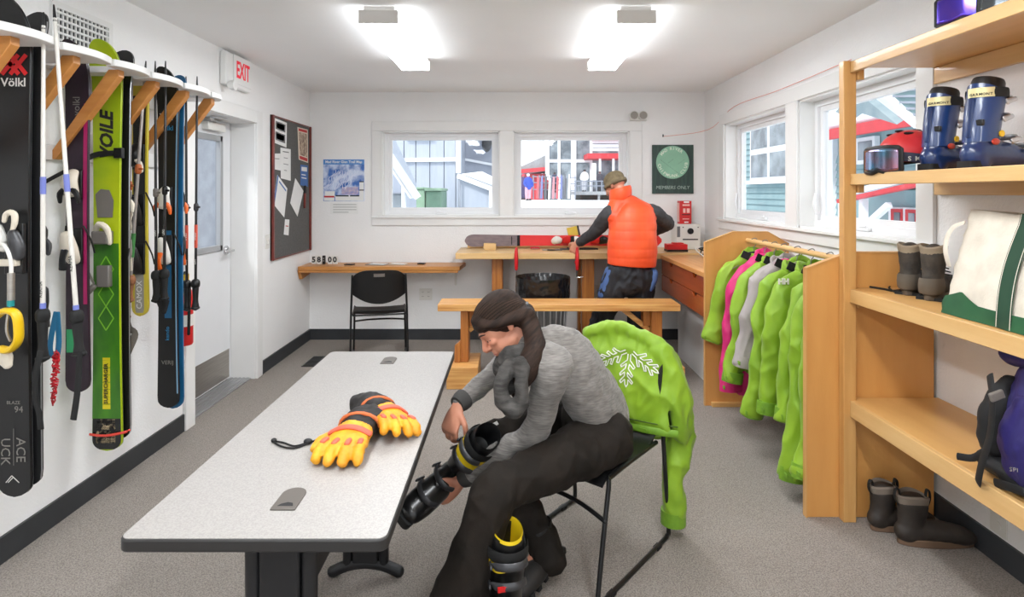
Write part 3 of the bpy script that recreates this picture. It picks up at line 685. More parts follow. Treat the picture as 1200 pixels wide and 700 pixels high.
def sheet(name, label, cat, quad, m, marks=(), off=.016, group='papers pinned to the bulletin board'):
    q = [wq(x, y, off) for x, y in quad]; t = thing(name, label, cat, q[3], 0, group)
    n = V((.0015, 0, 0))
    obj('sheet', G().add(q+[p+n for p in q], [(0,1,2,3),(7,6,5,4),(0,4,5,1),(1,5,6,2),(2,6,7,3),(3,7,4,0)]), m, t, smooth=False)
    for (u0, u1, v0, v1, mm) in marks:
        f = lambda u, v: (q[0]*(1-u)+q[1]*u)*(1-v)+(q[3]*(1-u)+q[2]*u)*v+n*1.6
        obj('print_block', G().add([f(u0,v0), f(u1,v0), f(u1,v1), f(u0,v1)], [(0,1,2,3)]), mm, t, smooth=False)
    return t
BLI = mat('blue_print', (70,110,170), .7); GRP = mat('grey_print', (110,110,112), .7); RDP = mat('red_print', (190,50,50), .7); BGP = mat('beige_print', (206,186,160), .7, c2=(120,90,80), vs=30)
sheet('notice', 'white notice with two dark picture frames at the top left of the bulletin board', 'paper', [(321,138),(336,144),(335.5,173),(320.5,167)], PAPER, [(.12,.88,.1,.42,GRP),(.2,.8,.15,.37,PAPER),(.12,.88,.52,.86,GRP),(.2,.8,.57,.8,PAPER)])
sheet('notice', 'tall red and beige poster at the top right of the bulletin board', 'poster', [(348.5,149),(360.5,152),(360.8,191),(350,187)], mat('poster_cream', (226,214,196), .7), [(.1,.9,.14,.84,BGP),(.08,.92,.87,.97,RDP),(.08,.92,.03,.11,RDP)])
sheet('notice', 'white sheet with a line sketch in the upper middle of the board', 'paper', [(328.5,173),(340.5,175),(340.5,212),(329,209)], PAPER, [(.2,.8,.1,.13,GRP),(.3,.7,.3,.32,GRP),(.25,.75,.5,.52,GRP),(.3,.6,.7,.72,GRP)])
sheet('notice', 'small white sheet tucked behind the sketch sheet on the board', 'paper', [(319.5,180),(329,180),(329,200),(319,198)], PAPER, [(.1,.8,.3,.34,GRP)], off=.0145)
sheet('notice', 'blue card pinned on the right side of the board under the poster', 'card', [(352,193),(360.5,194),(360.5,219),(352,217)], BLI, [(.12,.88,.1,.3,PAPER),(.12,.7,.45,.5,PAPER),(.12,.8,.6,.65,PAPER)])
sheet('notice', 'stapled white papers hanging tilted at the left of the board', 'paper', [(325,205),(336.5,221),(333,255),(320,239)], PAPER, [(.0,.1,.0,1,BLI),(.2,.9,.1,.16,BLI)])
sheet('notice', 'plain white paper hanging tilted at the middle right of the board', 'paper', [(346,209),(355.5,224),(348.5,254),(340,238)], PAPER)
sheet('notice', 'narrow white slip near the bottom of the bulletin board', 'paper', [(334,257),(339,257.5),(338,276),(332.5,275)], PAPER, [(.2,.8,.4,.46,RDP)])
t = thing('pen', 'dark red marker hanging beside the tilted paper on the board', 'pen', wq(357,245)); obj('barrel', G().tube([wq(357.5,221,.025), wq(357,243,.025)], .012, 10), MAHO, t)
obj('cap', G().tube([wq(357.6,219,.025), wq(357.4,226,.025)], .0135, 10), INK, t)
# ---------------------------------------------------------------- back wall items
def bp(x, y, off=0): return P(x, y, YB-off)
MAPB = mat('map_blue', (66,110,186), .6, c2=(206,218,240), vs=9, lo=.42, hi=.58, detail=8)
t = thing('trail_map', 'square blue and white ski trail map poster on the back wall', 'poster', bp(403,236))
a, b = bp(379,187), bp(427,236); w = b.x-a.x; hgt = a.z-b.z; yq = YB-.004
def pm(u0, u1, v0, v1, m, lay=1, nm='print_block'):
    obj(nm, G().bx(a.x+w*u0, a.x+w*u1, yq-.0006*lay, yq, a.z-hgt*v1, a.z-hgt*v0), m, t, smooth=False)
obj('sheet', G().bx(a.x, b.x, YB-.004, YB, b.z, a.z), MAPB, t, smooth=False)
pm(0, 1, 0, .12, mat('map_header', (84,140,206), .6)); pm(.04,.28,.76,.9,PAPER); pm(.02,.27,.87,.91,RDP,2); pm(.02,.27,.91,.99,PAPER,2); pm(.29,.88,.86,.99,PAPER); pm(.3,.62,.855,.885,INK,2); pm(.65,.88,.855,.885,INK,2)
pm(.88,.99,.52,.99,PAPER); pm(.88,.99,.52,.545,INK,2); pm(.88,.99,.72,.745,INK,2); pm(.45,.86,.66,.84,mat('map_pink',(214,190,196),.6,c2=(150,150,200),vs=30))
TRL = mat('map_trails', (226,230,246), .6); random.seed(3)
for k in range(14):
    x0 = a.x+w*(.3+.04*k); z0 = a.z-hgt*(.25+.02*(k % 4)); p_ = [(x0+.02*sin(q*1.7+k)-q*.018, yq-.0008, z0-q*.03) for q in range(7)]
    obj('trail_line', G().tube(p_, [(.0006,.0025)]*7, 6, ref=(0,1,0), sub=2), TRL, t)
text('Mad River Glen Trail Map', .036, (a.x+w/2, yq-.0012, a.z-hgt*.06), X_, Z_, PAPER, t, bold=.0008)
t = thing('notice', 'small white notice with faint lines of text under the trail map', 'paper', bp(403,251))
a, b = bp(387,238), bp(420,251)
obj('sheet', G().bx(a.x, b.x, YB-.002, YB, b.z, a.z), PAPER, t, smooth=False)
for k in range(4): obj('text_line', G().bx(a.x+.03, b.x-(.02 if k != 3 else .1), YB-.0025, YB-.002, a.z-.02-k*.026, a.z-.013-k*.026), mat('faint_print', (176,176,176), .8), t, smooth=False)
# club sign
t = thing('club_sign', 'dark green painted wooden club sign with a pale green disc on the back wall', 'sign', bp(788,227))
a, b = bp(764,170), bp(812,227)
SGN = mat('sign_green', (56,80,72), .6, c2=(44,62,58), vs=5, st=(12,12,1))
for k in range(3):
    x0 = a.x+(b.x-a.x)*k/3; obj('plank', G().bx(x0, a.x+(b.x-a.x)*(k+1)/3, YB-.022, YB, b.z, a.z), SGN, t, bev=.0015)
cc = bp(787.5, 190.5); cc.y = YB-.023; rr = 19.3*6.0/690
obj('disc', G().lathe([(rr,0),(rr,.003)], cc, MX.Rotation(pi/2,3,'X'), 48), mat('sign_mint', (146,196,166), .6, var=.06), t)
PALE = mat('sign_cream', (226,234,218), .6)
def arc_text(s, r, a0, a1, size, flip=False):
    g = G()
    for k, ch in enumerate(s):
        if ch == ' ': continue
        an = R(a0+(a1-a0)*k/(len(s)-1)); dr = V((cos(an), 0, sin(an)))
        up = -dr if flip else dr; rt_ = V((up.z, 0, -up.x))
        q = text_g(ch, size, cc+dr*r+V((0,-.0042,0)), rt_, up, bold=.0008); g.add(q.v, q.f)
    obj('lettering', g, PALE, t, smooth=False)
arc_text('MAD RIVER', rr*.83, 142, 52, .042); arc_text('CHIPMUNK', rr*.83, 192, 288, .042, True); arc_text('CLUB', rr*.83, 312, 355, .042, True)
text('MEMBERS ONLY', .048, (cc.x, YB-.0226, bp(0,220).z), X_, Z_, mat('sign_text', (168,186,176), .6), t, shear=.15)
for p0, p1 in (((-.13,.03),(.07,-.12)), ((-.05,-.01),(.01,.035)), ((.05,-.02),(.12,.03))): obj('ski_line', G().bar(cc+V((p0[0],-.0038,p0[1])), cc+V((p1[0],-.0038,p1[1])), .001, .004, ref=(0,1,0)), SGN, t, smooth=False)
t = thing('emergency_light', 'twin-headed round emergency light above the back window', 'lamp', bp(747,141))
obj('bracket', G().bx(bp(738,0).x, bp(757,0).x, YB-.03, YB, bp(0,142).z, bp(0,137).z), WHITEP, t, bev=.003)
for x in (742, 752.5):
    h_ = obj('lamp_head', G().lathe([(.03,0),(.046,.03),(.046,.06)], bp(x,136,.02), MX.Rotation(pi/2,3,'X'), 20), WHITEP, t)
    obj('lamp_face', G().lathe([(.039,.06),(.037,.063)], bp(x,136,.02), MX.Rotation(pi/2,3,'X'), 20), mat('lamp_dull', (150,144,136), .5), h_)
t = thing('string', 'thin orange cord strung from a hook on the back wall to the right wall', 'cord', bp(777,160))
obj('cord', G().tube([bp(777.5,160,.01), P(830,152,5.8), V((XR-.01,5.2,2.26)), V((XR-.02,4.3,2.25)), V((XR-.01,3.4,2.27))], .002, 6, sub=6), mat('orange_cord', (226,120,90), .6), t)
obj('hook', G().tube([bp(777,158,0), bp(777,160,.02)], .006, 8), BLKM, t)
def outlet(label, x, y, group='wall outlets', side='back', cat='outlet'):
    if side == 'back':
        c = bp(x, y); t = thing('wall_outlet', label, cat, (c.x, YB, c.z-.06), 0, group)
        obj('plate', G().bx(c.x-.065, c.x+.065, YB-.006, YB, c.z-.06, c.z+.06), WHITEP, t, bev=.002)
        for sx in (-.03, .03):
            for sz in (-.022, .022):
                r_ = obj('receptacle', G().lathe([(.016,0),(.016,.002)], (c.x+sx, YB-.006, c.z+sz), MX.Rotation(pi/2,3,'X'), 14), WHITEP, t)
                obj('slot', G().bx(c.x+sx-.007, c.x+sx-.004, YB-.0086, YB-.008, c.z+sz-.003, c.z+sz+.006).bx(c.x+sx+.004, c.x+sx+.007, YB-.0086, YB-.008, c.z+sz-.003, c.z+sz+.006), INK, r_, smooth=False)
    else:
        t = thing('wall_outlet', label, cat, (XR, x, y-.06), 0, group)
        obj('plate', G().bx(XR-.006, XR, x-.04, x+.04, y-.06, y+.06), WHITEP, t, bev=.002)
        for sz in (-.022, .022):
            r_ = obj('receptacle', G().lathe([(.016,-.002),(.016,0)], (XR-.006, x, y+sz), MX.Rotation(pi/2,3,'Y'), 14), WHITEP, t)
outlet('white wall outlet below the wooden wall shelf beside the black chair', 499, 345)
outlet('white wall outlet behind the trash can under the workbench', 697, 341)
outlet('white wall outlet under the lowest storage shelf on the right wall', 2.38, P(1148,597,2.46).z, side='right')

# wall desk shelf
t = thing('wall_shelf', 'narrow varnished wooden shelf board fixed to the back wall', 'shelf', bp(440,322))
zt_, zb_ = 1.5-(308-226)*5.98/690, 0
zt_ = .79
obj('board', G().prism([(-2.06,6.0),(-.47,6.0),(-.5,5.66),(-2.06,5.66)][::-1], (0,0,zt_-.04), X_, Y_, .04), OAK_X, t, bev=.006)
obj('front_lip', G().bx(-2.06, -.52, 5.665, 5.69, zt_-.062, zt_-.04), OAK_X, t, bev=.003)
obj('end_cleat', G().prism([(5.67,zt_-.04),(6.0,zt_-.04),(6.0,zt_-.1),(5.72,zt_-.13)], (XL+.003,0,0), Y_, Z_, .03), OAK_Y, t)
obj('bracket', G().bx(-.585,-.565, 5.99, 6.015, .56, zt_-.045).bx(-.585,-.565,5.72,6.01,zt_-.05,zt_-.04), WHITEP, t)
# numbered flip tiles
random.seed(2)
for k, x in enumerate((-1.97,-1.918,-1.872,-1.81,-1.76)):
    dk = k == 2
    t = thing('number_block', ['white digit tile at the left end of the row on the wall shelf','white digit tile second from left on the wall shelf','small dark divider tile in the middle of the digit row','white digit tile just right of the dark divider','white digit tile at the right end of the row'][k], 'sign', (x,5.86,zt_), 0, 'digit tiles on the wall shelf')
    obj('tile', G().bx(x-(.014 if dk else .022), x+(.014 if dk else .022), 5.85, 5.875, zt_, zt_+.085), BLK if dk else WHITEP, t, bev=.003)
    if not dk: text('5800'[k if k < 2 else k-1], .075, (x, 5.8492, zt_+.043), X_, Z_, INK, t, bold=.003)
    else: text(':', .07, (x, 5.8492, zt_+.05), X_, Z_, WINK, t)
for lb, x, y_, s_, m in (('black coaster lying on the wall shelf', -1.6, 5.8, (.09,.06,.008), BLK), ('loose leaflets lying on the wall shelf behind the chair', -1.33, 5.82, (.2,.13,.006), mat('leaflet', (120,116,112), .6)), ('clear folder lying beside the leaflets on the wall shelf', -1.13, 5.84, (.17,.1,.005), mat('folder', (190,182,166), .4)), ('black puck lying at the right end of the wall shelf', -.9, 5.85, (.07,.05,.012), BLK)):
    t = thing('desk_item', lb, 'leaflet' if 'lea' in lb else 'desk item', (x, y_, zt_)); obj('body', G().box((x, y_, zt_+s_[2]/2), s_, MX.Rotation(R(12*x), 3, 'Z')), m, t, bev=.002)
    obj('top_sheet', G().box((x+.01, y_-.005, zt_+s_[2]+.001), (s_[0]*.8, s_[1]*.85, .0015), MX.Rotation(R(-14), 3, 'Z')), m if 'leaf' not in lb else PAPER, t)

# stacking chairs
SHELL = mat('chair_shell', (20,20,21), .42, var=.12)
def chair(label, loc, rz, long=False, group='black stacking chairs'):
    e = .035 if long else 0
    t = thing('stacking_chair', label, 'chair', loc, rz, group)
    def seat(u, v):
        x = (u-.5)*.46; y = .22-v*.44
        return V((x*(1-.06*abs(2*v-1)), y, .445-.02*sin(pi*v)*cos(pi*(u-.5))-.035*max(0, (.18-v)/.18)**2+.03*max(0, (v-.85)/.15)**2))
    g = G().grid(seat, 14, 14); top = len(g.v)
    n = 15
    g.add([p-V((0,0,.009)) for p in g.v[:top]], [tuple(reversed(f)) for f in g.f[:]])
    for i in range(14):
        for a_, b_ in (((i), (i+1)), ((14*n+i+1), (14*n+i)), ((i+1)*n, i*n), (i*n+14, (i+1)*n+14)): g.f.append((a_, b_, b_+top, a_+top))
    obj('seat', g, SHELL, t, local=True)
    # backrest with handle slot, curved shell
    def bk(x, z):      # point on backrest
        return V((x, -.235-(z-.45)*.2+.05*(x/.23)**2, z))
    def hw(z): return .235-.035*max(0, (z-.70)/.13)**2-.03*max(0, (.56-z)/.06)**2
    def outline(u, v):
        zlo = .545+.05*abs(2*u-1)**2.2-.04*(1-abs(2*u-1)**2)+.03; zhi = .835-.075*abs(2*u-1)**4.5
        z = zlo+(zhi-zlo)*v; return bk((2*u-1)*.235, z)
    g = G(); nu, nv = 20, 10
    base = [outline(i/nu, j/nv) for j in range(nv+1) for i in range(nu+1)]
    off = [p+V((0,-.009,0)) for p in base]; m_ = len(base); w_ = nu+1; fs = []
    hole = lambda i, j: 8 <= i <= 11 and j == 8
    for j in range(nv):
        for i in range(nu):
            if hole(i, j): continue
            q = (j*w_+i, j*w_+i+1, (j+1)*w_+i+1, (j+1)*w_+i); fs.append(q); fs.append(tuple(k+m_ for k in reversed(q)))
            for (di, dj, e0, e1) in ((0,-1,0,1),(1,0,1,2),(0,1,2,3),(-1,0,3,0)):
                ii, jj = i+di, j+dj
                if ii < 0 or jj < 0 or ii >= nu or jj >= nv or hole(ii, jj): fs.append((q[e1], q[e0], q[e0]+m_, q[e1]+m_))
    obj('backrest', G().add(base+off, fs), SHELL, t, local=True)
    for s in (-1, 1):
        x = .238*s
        obj('side_frame', G().tube([(x*.94,-.305,.79),(x*.98,-.262,.56),(x*1.0,-.245,.44),(x*1.02,-.265-e*.6,.06),(x*1.02,-.25-e*.6,.014),(x*1.02,-.21,.0095),(x*1.02,.2,.0095),(x*1.02,.25+e,.014),(x*1.01,.255+e,.05),(x*.97,.2,.40),(x*.95,.17,.43),(x*.95,-.2,.437)], .0095, 10, sub=4), BLKM, t, local=True)
        for y in (-.18, .2): obj('foot_glide', G().bx(x*1.02-.012, x*1.02+.012, y-.02, y+.02, 0, .016), BLKR, t, local=True, bev=.003)
    obj('front_brace', G().tube([(-.236,.235,.29),(-.12,.21,.305),(0,.2,.31),(.12,.21,.305),(.236,.235,.29)], .0085, 10, sub=4), BLKM, t, local=True)
    obj('seat_brace', G().tube([(-.22,-.2,.43),(0,-.21,.43),(.22,-.2,.43)], .008, 8), BLKM, t, local=True)
    return t
chair('black plastic stacking chair tucked under the wall shelf at the back', (-1.205, 5.36, 0), R(12))
chair('black stacking chair the seated woman sits on', (.311, 2.497, 0), R(140.2), True)

# ---------------------------------------------------------------- workbench and drawers
BZ = .942
wb = thing('workbench', 'pale wooden workbench top on wooden legs along the back wall', 'workbench', (.45, 5.72, 0))
for k in range(3):
    y0 = 5.43+k*.195; obj('plank', G().bx(-.522, XR-.005, y0, y0+.193, BZ-.055, BZ), PINE_X, wb, bev=.003)
obj('back_strip', G().bx(-.45, 1.35, 5.955, 6.0, BZ, BZ+.035), PINE_X, wb, bev=.002)
for x0, x1 in ((-.19,-.09), (.66,.775)):
    obj('leg', G().bx(x0, x1, 5.55, 5.64, 0, BZ-.055), DOUG_Z, wb, bev=.004)
    obj('leg', G().bx(x0, x1, 5.88, 5.97, 0, BZ-.055), DOUG_Z, wb, bev=.004)
    obj('rail', G().bx(x0+.02, x0+.06, 5.56, 5.96, .2, .29), DOUG_Y, wb, bev=.003)
cb = thing('drawer_cabinet', 'reddish wood drawer unit with notched pulls on a white base along the right wall', 'cabinet', (1.7, 4.8, 0))
CT_Y = wood('counter_y', (214,156,92), (190,128,66), 1)
obj('countertop', G().bx(1.365, XR-.02, 4.19, 5.425, .895, .93), CT_Y, cb, bev=.003)
obj('carcass', G().bx(1.40, XR-.02, 4.19, 5.425, .6, .895), CHERRY_Y, cb, smooth=False)
obj('base_panel', G().bx(1.53, XR-.02, 4.19, 5.425, 0, .6), RACK, cb, smooth=False)
for k, (z0, z1) in enumerate(((.752,.89), (.605,.745))):
    prof = [(4.2, z0), (5.42, z0), (5.42, z1)]
    for yc in (5.1, 4.45): prof += [(yc+.055, z1), (yc+.02, z1-.035), (yc-.02, z1-.035), (yc-.055, z1)]
    prof += [(4.2, z1)]
    dr_ = obj('drawer', G().prism(prof, (1.378, 0, 0), Y_, Z_, .02), CHERRY_Y, cb, bev=.002)
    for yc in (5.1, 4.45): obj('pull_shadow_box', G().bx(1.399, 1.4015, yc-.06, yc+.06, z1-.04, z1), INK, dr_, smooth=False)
# things on the workbench
t = thing('tuning_ski', 'grey and red ski clamped on edge along the back of the workbench', 'ski', (.5, 5.8, BZ))
SKG = mat('ski_warm_slate', (128,112,114), .45, c2=(112,98,102), vs=16, st=(1,1,3)); SKR = mat('ski_red', (222,44,44), .38, var=.05)
x0, x1 = P(545,0,5.8).x, P(775,0,5.8).x; L_ = x1-x0
def tw(s):
    w = .062-.012*sin(pi*s)
    q = s*L_; r = (1-s)*L_
    if q < .1: w *= max(.02, 1-(1-q/.1)**2.4)**.5
    if r < .04: w *= max(.05, 1-(1-r/.04)**3)**.5
    return w
zc_ = BZ+.088
def tsurf(s, u, off): return V((x0+s*L_, 5.80-off-.05*max(0,.12-s)*3, zc_+u*tw(s)))
def ski_seg(s0, s1, m, nm):
    n = 30; v = []; f = []
    for i in range(n+1):
        s = s0+(s1-s0)*i/n; v += [tsurf(s,-1,0), tsurf(s,1,0), tsurf(s,1,.013), tsurf(s,-1,.013)]
    for i in range(n):
        for k in range(4): k2 = (k+1) % 4; f.append((i*4+k, i*4+k2, i*4+4+k2, i*4+4+k))
    f += [(3,2,1,0), (n*4, n*4+1, n*4+2, n*4+3)]
    return obj(nm, G().add(v, f), m, t)
ski_seg(0, .265, SKG, 'tip_section'); ski_seg(.265, .28, BLKG, 'dark_band'); ski_seg(.28, 1, SKR, 'red_section')
for s, m in ((.465, WHITEP), (.52, REDP), (.545, BLKG), (.56, WHITEP), (.66, REDP), (.70, BLKG)):
    c = tsurf(s, 0, .03); obj('binding_piece', G().tube([c+V((-.03,0,-.01)), c+V((.0,-.03,.01)), c+V((.035,-.01,0))], [(.022,.03),(.028,.04),(.018,.03)], 10, ref=(0,1,0), sub=3), m, t)
obj('print_line', G().bx(tsurf(.235,0,0).x, tsurf(.24,0,0).x, 5.784, 5.786, zc_-.04, zc_+.04), INK, t, smooth=False)
CLR = mat('clamp_red', (206,30,36), .4); 
def clamp(label, x):
    t = thing('bar_clamp', label, 'clamp', (x, 5.42, .74), 0, 'red clamps on the workbench edge')
    obj('bar', G().bx(x-.006, x+.006, 5.39, 5.415, .80, 1.0), CLR, t, bev=.002)
    obj('jaw', G().bx(x-.014, x+.014, 5.385, 5.52, BZ+.002, BZ+.03), CLR, t, bev=.004)
    obj('jaw', G().bx(x-.016, x+.016, 5.385, 5.47, BZ-.1, BZ-.072), CLR, t, bev=.004)
    obj('handle', G().tube([(x,5.40,.99),(x,5.395,.9),(x,5.40,.8)], [.012,.018,.014], 10, sub=3), CLR, t)
    obj('screw', G().tube([(x+.0,5.43,BZ-.1),(x,5.43,.72)], .006, 8), CHROME, t)
    obj('tommy_bar', G().tube([(x-.005,5.43,.72),(x+.06,5.43,.723)], .005, 8), CHROME, t)
clamp('red clamp on the workbench edge left of the trash can bag', P(605,0,5.42).x); clamp('red clamp on the workbench edge below the man\'s hand', P(676,0,5.42).x)
def simple(name, label, cat, parts, group=None, loc=None):
    allv = [p for _, g_, _ in parts for p in g_.v]
    t = thing(name, label, cat, loc or (sum(p.x for p in allv)/len(allv), sum(p.y for p in allv)/len(allv), min(p.z for p in allv)), 0, group)
    for nm, g_, m in parts: obj(nm, g_, m, t, bev=.002 if len(g_.f) < 30 else 0)
    return t
def wp(x, y): d_ = (1.5-BZ)*690/(y-226); return V(((x-600)*d_/690, d_, BZ))
c = wp(627,292); simple('scraper', 'small red scraper block lying on the workbench', 'tool', [('body', G().box(c+V((0,0,.012)), (.09,.05,.024)), CLR), ('blade', G().box(c+V((0,-.03,.006)), (.08,.02,.004)), STEEL)])
c = wp(640,294); simple('pliers', 'steel pliers lying open on the workbench beside the red scraper', 'tool', [('handle', G().tube([c+V((0,0,.008)), c+V((.06,-.02,.008)), c+V((.12,.03,.008))], .006, 8, sub=3), BLKR), ('handle', G().tube([c+V((.01,.01,.008)), c+V((.07,.0,.008)), c+V((.15,.0,.008))], .006, 8, sub=3), DGREY), ('jaw', G().box(c+V((-.01,0,.008)), (.05,.02,.012)), STEEL)])
c = wp(570,294); simple('wood_block', 'pale wooden block standing on the left of the workbench', 'block', [('block', G().box(c+V((.03,.1,.03)), (.12,.05,.06)), PINE_X), ('chamfer_strip', G().box(c+V((.03,.1,.0625)), (.118,.046,.004)), PINE_X)])
c = P(671,272,5.85); simple('wax_brush', 'yellow hand brush with dark bristles standing behind the ski', 'brush', [('body', G().box(c, (.1,.04,.1), MX.Rotation(R(-12),3,'Y')), mat('brush_yellow', (222,190,70), .5, var=.1)), ('bristles', G().box(c+V((.06,0,.012)), (.016,.038,.11), MX.Rotation(R(-12),3,'Y')), DGREY)])
c = wp(692,293); simple('cable_coil', 'thin black cable loop lying on the workbench by the man', 'cable', [('cable', G().tube([c+V((.1*cos(k*.7)-.03, .05*sin(k*.7), .006+.002*k/3)) for k in range(16)], .005, 6, sub=3), BLKR)])
c = wp(664,293); simple('file_guide', 'flat dark edge tool lying under the man\'s hand on the workbench', 'tool', [('body', G().box(c+V((0,0,.008)), (.13,.03,.016)), DGREY), ('grip', G().box(c+V((.03,0,.02)), (.05,.028,.012)), BLKR)])
c = V((P(792,0,5.62).x, 5.62, BZ)); simple('charger', 'red and black battery charger on the corner of the workbench', 'charger', [('body', G().box(c+V((0,0,.035)), (.19,.12,.07)), CLR), ('base', G().box(c+V((0,-.002,.01)), (.195,.125,.02)), BLK), ('dock', G().box(c+V((.02,.02,.075)), (.1,.07,.012)), REDP)])
# grinder box with red box on top
x0, x1 = P(792,0,5.82).x, P(820,0,5.82).x
t = thing('tuning_machine', 'white metal machine with a round black port on the workbench corner', 'machine', ((x0+x1)/2, 5.85, BZ))
zt2 = P(0,263,5.8).z
obj('housing', G().bx(x0, x1, 5.80, 5.99, BZ+.0, zt2), WHITEP, t, bev=.004)
obj('port_ring', G().lathe([(.03,0),(.03,.012),(.022,.012),(.022,.004)], (P(809,0,5.8).x, 5.80, P(0,271,5.8).z), MX.Rotation(pi/2,3,'X'), 24), BLKG, t)
obj('label_plate', G().bx(P(793.5,0,5.8).x, P(797,0,5.8).x, 5.798, 5.80, P(0,278,5.8).z, P(0,265.5,5.8).z), GRP, t, smooth=False)
obj('vent_strip', G().bx(P(800,0,5.8).x, P(818,0,5.8).x, 5.798, 5.80, P(0,281.5,5.8).z, P(0,280,5.8).z), DGREY, t, smooth=False)
for x in (800.5, 818): obj('screw', G().lathe([(.006,0),(.006,.003)], (P(x,0,5.8).x, 5.80, P(0,266.5,5.8).z), MX.Rotation(pi/2,3,'X'), 10), INK, t)
t = thing('carton', 'tall red and white printed carton standing on the white machine', 'box', (P(803,0,5.9).x, 5.9, zt2))
xa, xb = P(796,0,5.88).x, P(810,0,5.88).x; za = P(0,235.5,5.88).z
obj('box', G().bx(xa, xb, 5.87, 5.95, zt2, za), REDP, t, bev=.002)
CRD = mat('carton_pale', (240,190,180), .6)
for q in ((.35,.8,.02,.09,PAPER),(.25,.85,.15,.22,CRD),(.3,.5,.33,.52,CRD),(.6,.85,.33,.52,CRD),(.2,.9,.58,.62,INK),(.25,.8,.77,.8,CRD),(.4,.75,.9,.95,PAPER)):
    obj('print_block', G().bx(xa+(xb-xa)*q[0], xa+(xb-xa)*q[1], 5.8694, 5.87, za-(za-zt2)*q[3], za-(za-zt2)*q[2]), q[4], t, smooth=False)
obj('side_label', G().bx(xa-.0008, xa, 5.875, 5.945, zt2+.02, za-.02), CRD, t, smooth=False)
random.seed(9)
for k, (lb, m, r_) in enumerate((('black power cable bunched on the corner counter', BLKR, .006), ('white power cable bunched on the corner counter', WHITEP, .005))):
    pts = [(1.62+.3*random.random(), 5.1+.35*random.random(), .94+.1*random.random()) for _ in range(11)]
    pts = [(min(1.9, p[0]), p[1], max(.938, p[2]-.02*k)) for p in pts]
    simple('power_cable', lb, 'cable', [('cable', G().tube(pts, r_, 6, sub=5), m), ('plug', G().box(V(pts[0]), (.04,.03,.03)), BLK)])
c = V((1.88,5.0,.93)); simple('belt_sander', 'black handheld power tool lying on the corner counter', 'tool', [('body', G().tube([c+V((-.08,.05,.05)), c+V((0,0,.05)), c+V((.05,-.12,.04))], [.035,.045,.03], 12, sub=3), DGREY), ('grip', G().tube([c+V((0,0,.07)), c+V((-.02,.02,.13)), c+V((.0,.12,.15))], .016, 10, sub=3), BLKR)])
c = V((1.87,4.75,.93)); simple('spray_can', 'pink and white cartons edge showing behind the coat rack on the counter', 'box', [('body', G().box(c+V((0,0,.05)), (.1,.06,.1)), REDP), ('lid', G().box(c+V((0,0,.105)), (.1,.06,.01)), WHITEP)])
# trash can
t = thing('trash_can', 'round grey trash can with black bag under the workbench', 'trash can', (P(636,0,5.15).x, 5.15, 0))
cx_, cy_ = P(636,0,5.15).x, 5.15; zr = P(0,324,5.15).z; k_ = 32*5.15/690
obj('bin', G().lathe([(k_*.72,0),(k_*.74,.01),(k_*.94,zr-.06),(k_*.93,zr-.06),(k_*.72,.02)], (cx_,cy_,0), None, 40), mat('bin_grey', (120,122,124), .45, c2=(86,88,90), vs=4, st=(30,30,.2)), t)
for k in range(24):
    a_ = 2*pi*k/24; obj('rib', G().tube([(cx_+k_*.745*cos(a_), cy_+k_*.745*sin(a_), .02), (cx_+k_*.94*cos(a_), cy_+k_*.94*sin(a_), zr-.08)], .006, 6), mat('bin_rib', (176,176,178), .4), t)
def bagp(u, v):
    a_ = 2*pi*u; q = v
    if q < .12: r_ = k_*(.93+.07*q/.12); z_ = zr-.03*(1-q/.12)
    else: r_ = k_*(1.0-.03*(q-.12)); z_ = zr-(q-.12)*.235
    w_ = .006*NZ.noise(V((cos(a_)*7, sin(a_)*7, z_*14)))+.004*NZ.noise(V((cos(a_)*15, sin(a_)*15, z_*30)))
    return V((cx_+(r_+w_)*cos(a_), cy_+(r_+w_)*sin(a_), z_))
obj('bag', G().grid(bagp, 120, 24), mat('bin_bag', (20,20,22), .22), t)
obj('bag_inner', G().grid(lambda u, v: V((cx_+k_*.93*(1-v*.98)*cos(2*pi*u), cy_+k_*.93*(1-v*.98)*sin(2*pi*u), zr-.03-.3*v**.5)), 32, 8), mat('bin_bag', (20,20,22), .22), t)

# ---------------------------------------------------------------- trestle bench on blocks
t = thing('trestle_bench', 'long pine trestle bench raised on wooden blocks', 'bench', (.36, 4.72, 0))
bx0, bx1 = P(513,0,4.6).x, P(797,0,4.6).x
obj('seat_plank', G().bx(bx0, bx1, 4.585, 4.86, .575, .628), DOUG_X, t, bev=.004)
def bx_(x, d_=4.65): return (x-600)*d_/690
for sg, lx0, lx1 in ((-1, bx_(540), bx_(549)), (1, bx_(763), bx_(775))):
    obj('leg', G().bx(lx0, lx1, 4.62, 4.83, .17, .575), DOUG_Z, t, bev=.004)
    xo = lx0 if sg < 0 else lx1; xi = lx1 if sg < 0 else lx0
    obj('inner_cleat', G().bx(min(xi, xi-sg*.055), max(xi, xi-sg*.055), 4.68, 4.77, .44, .575), DOUG_Z, t, bev=.003)
    xq = xo+sg*.045
    obj('wedge', G().prism([(min(xo,xq), .17), (max(xo,xq), .17), (max(xo,xq), .30 if sg > 0 else .34), (min(xo,xq), .34 if sg > 0 else .30)], (0, 4.66, 0), X_, Z_, .05), DOUG_Z, t, bev=.003)
    obj('brace', G().bar((xi-sg*.22, 4.72, .575), (xi, 4.72, .40), .04, .045, ref=(0,1,0)), DOUG_X, t, bev=.003)
    fx0, fx1 = (bx_(523,4.48), bx_(560,4.48)) if sg < 0 else (bx_(757,4.48), bx_(803,4.48))
    obj('foot_block', G().bx(fx0, fx1, 4.485, 4.9, 0, .168), DOUG_X, t, bev=.004)

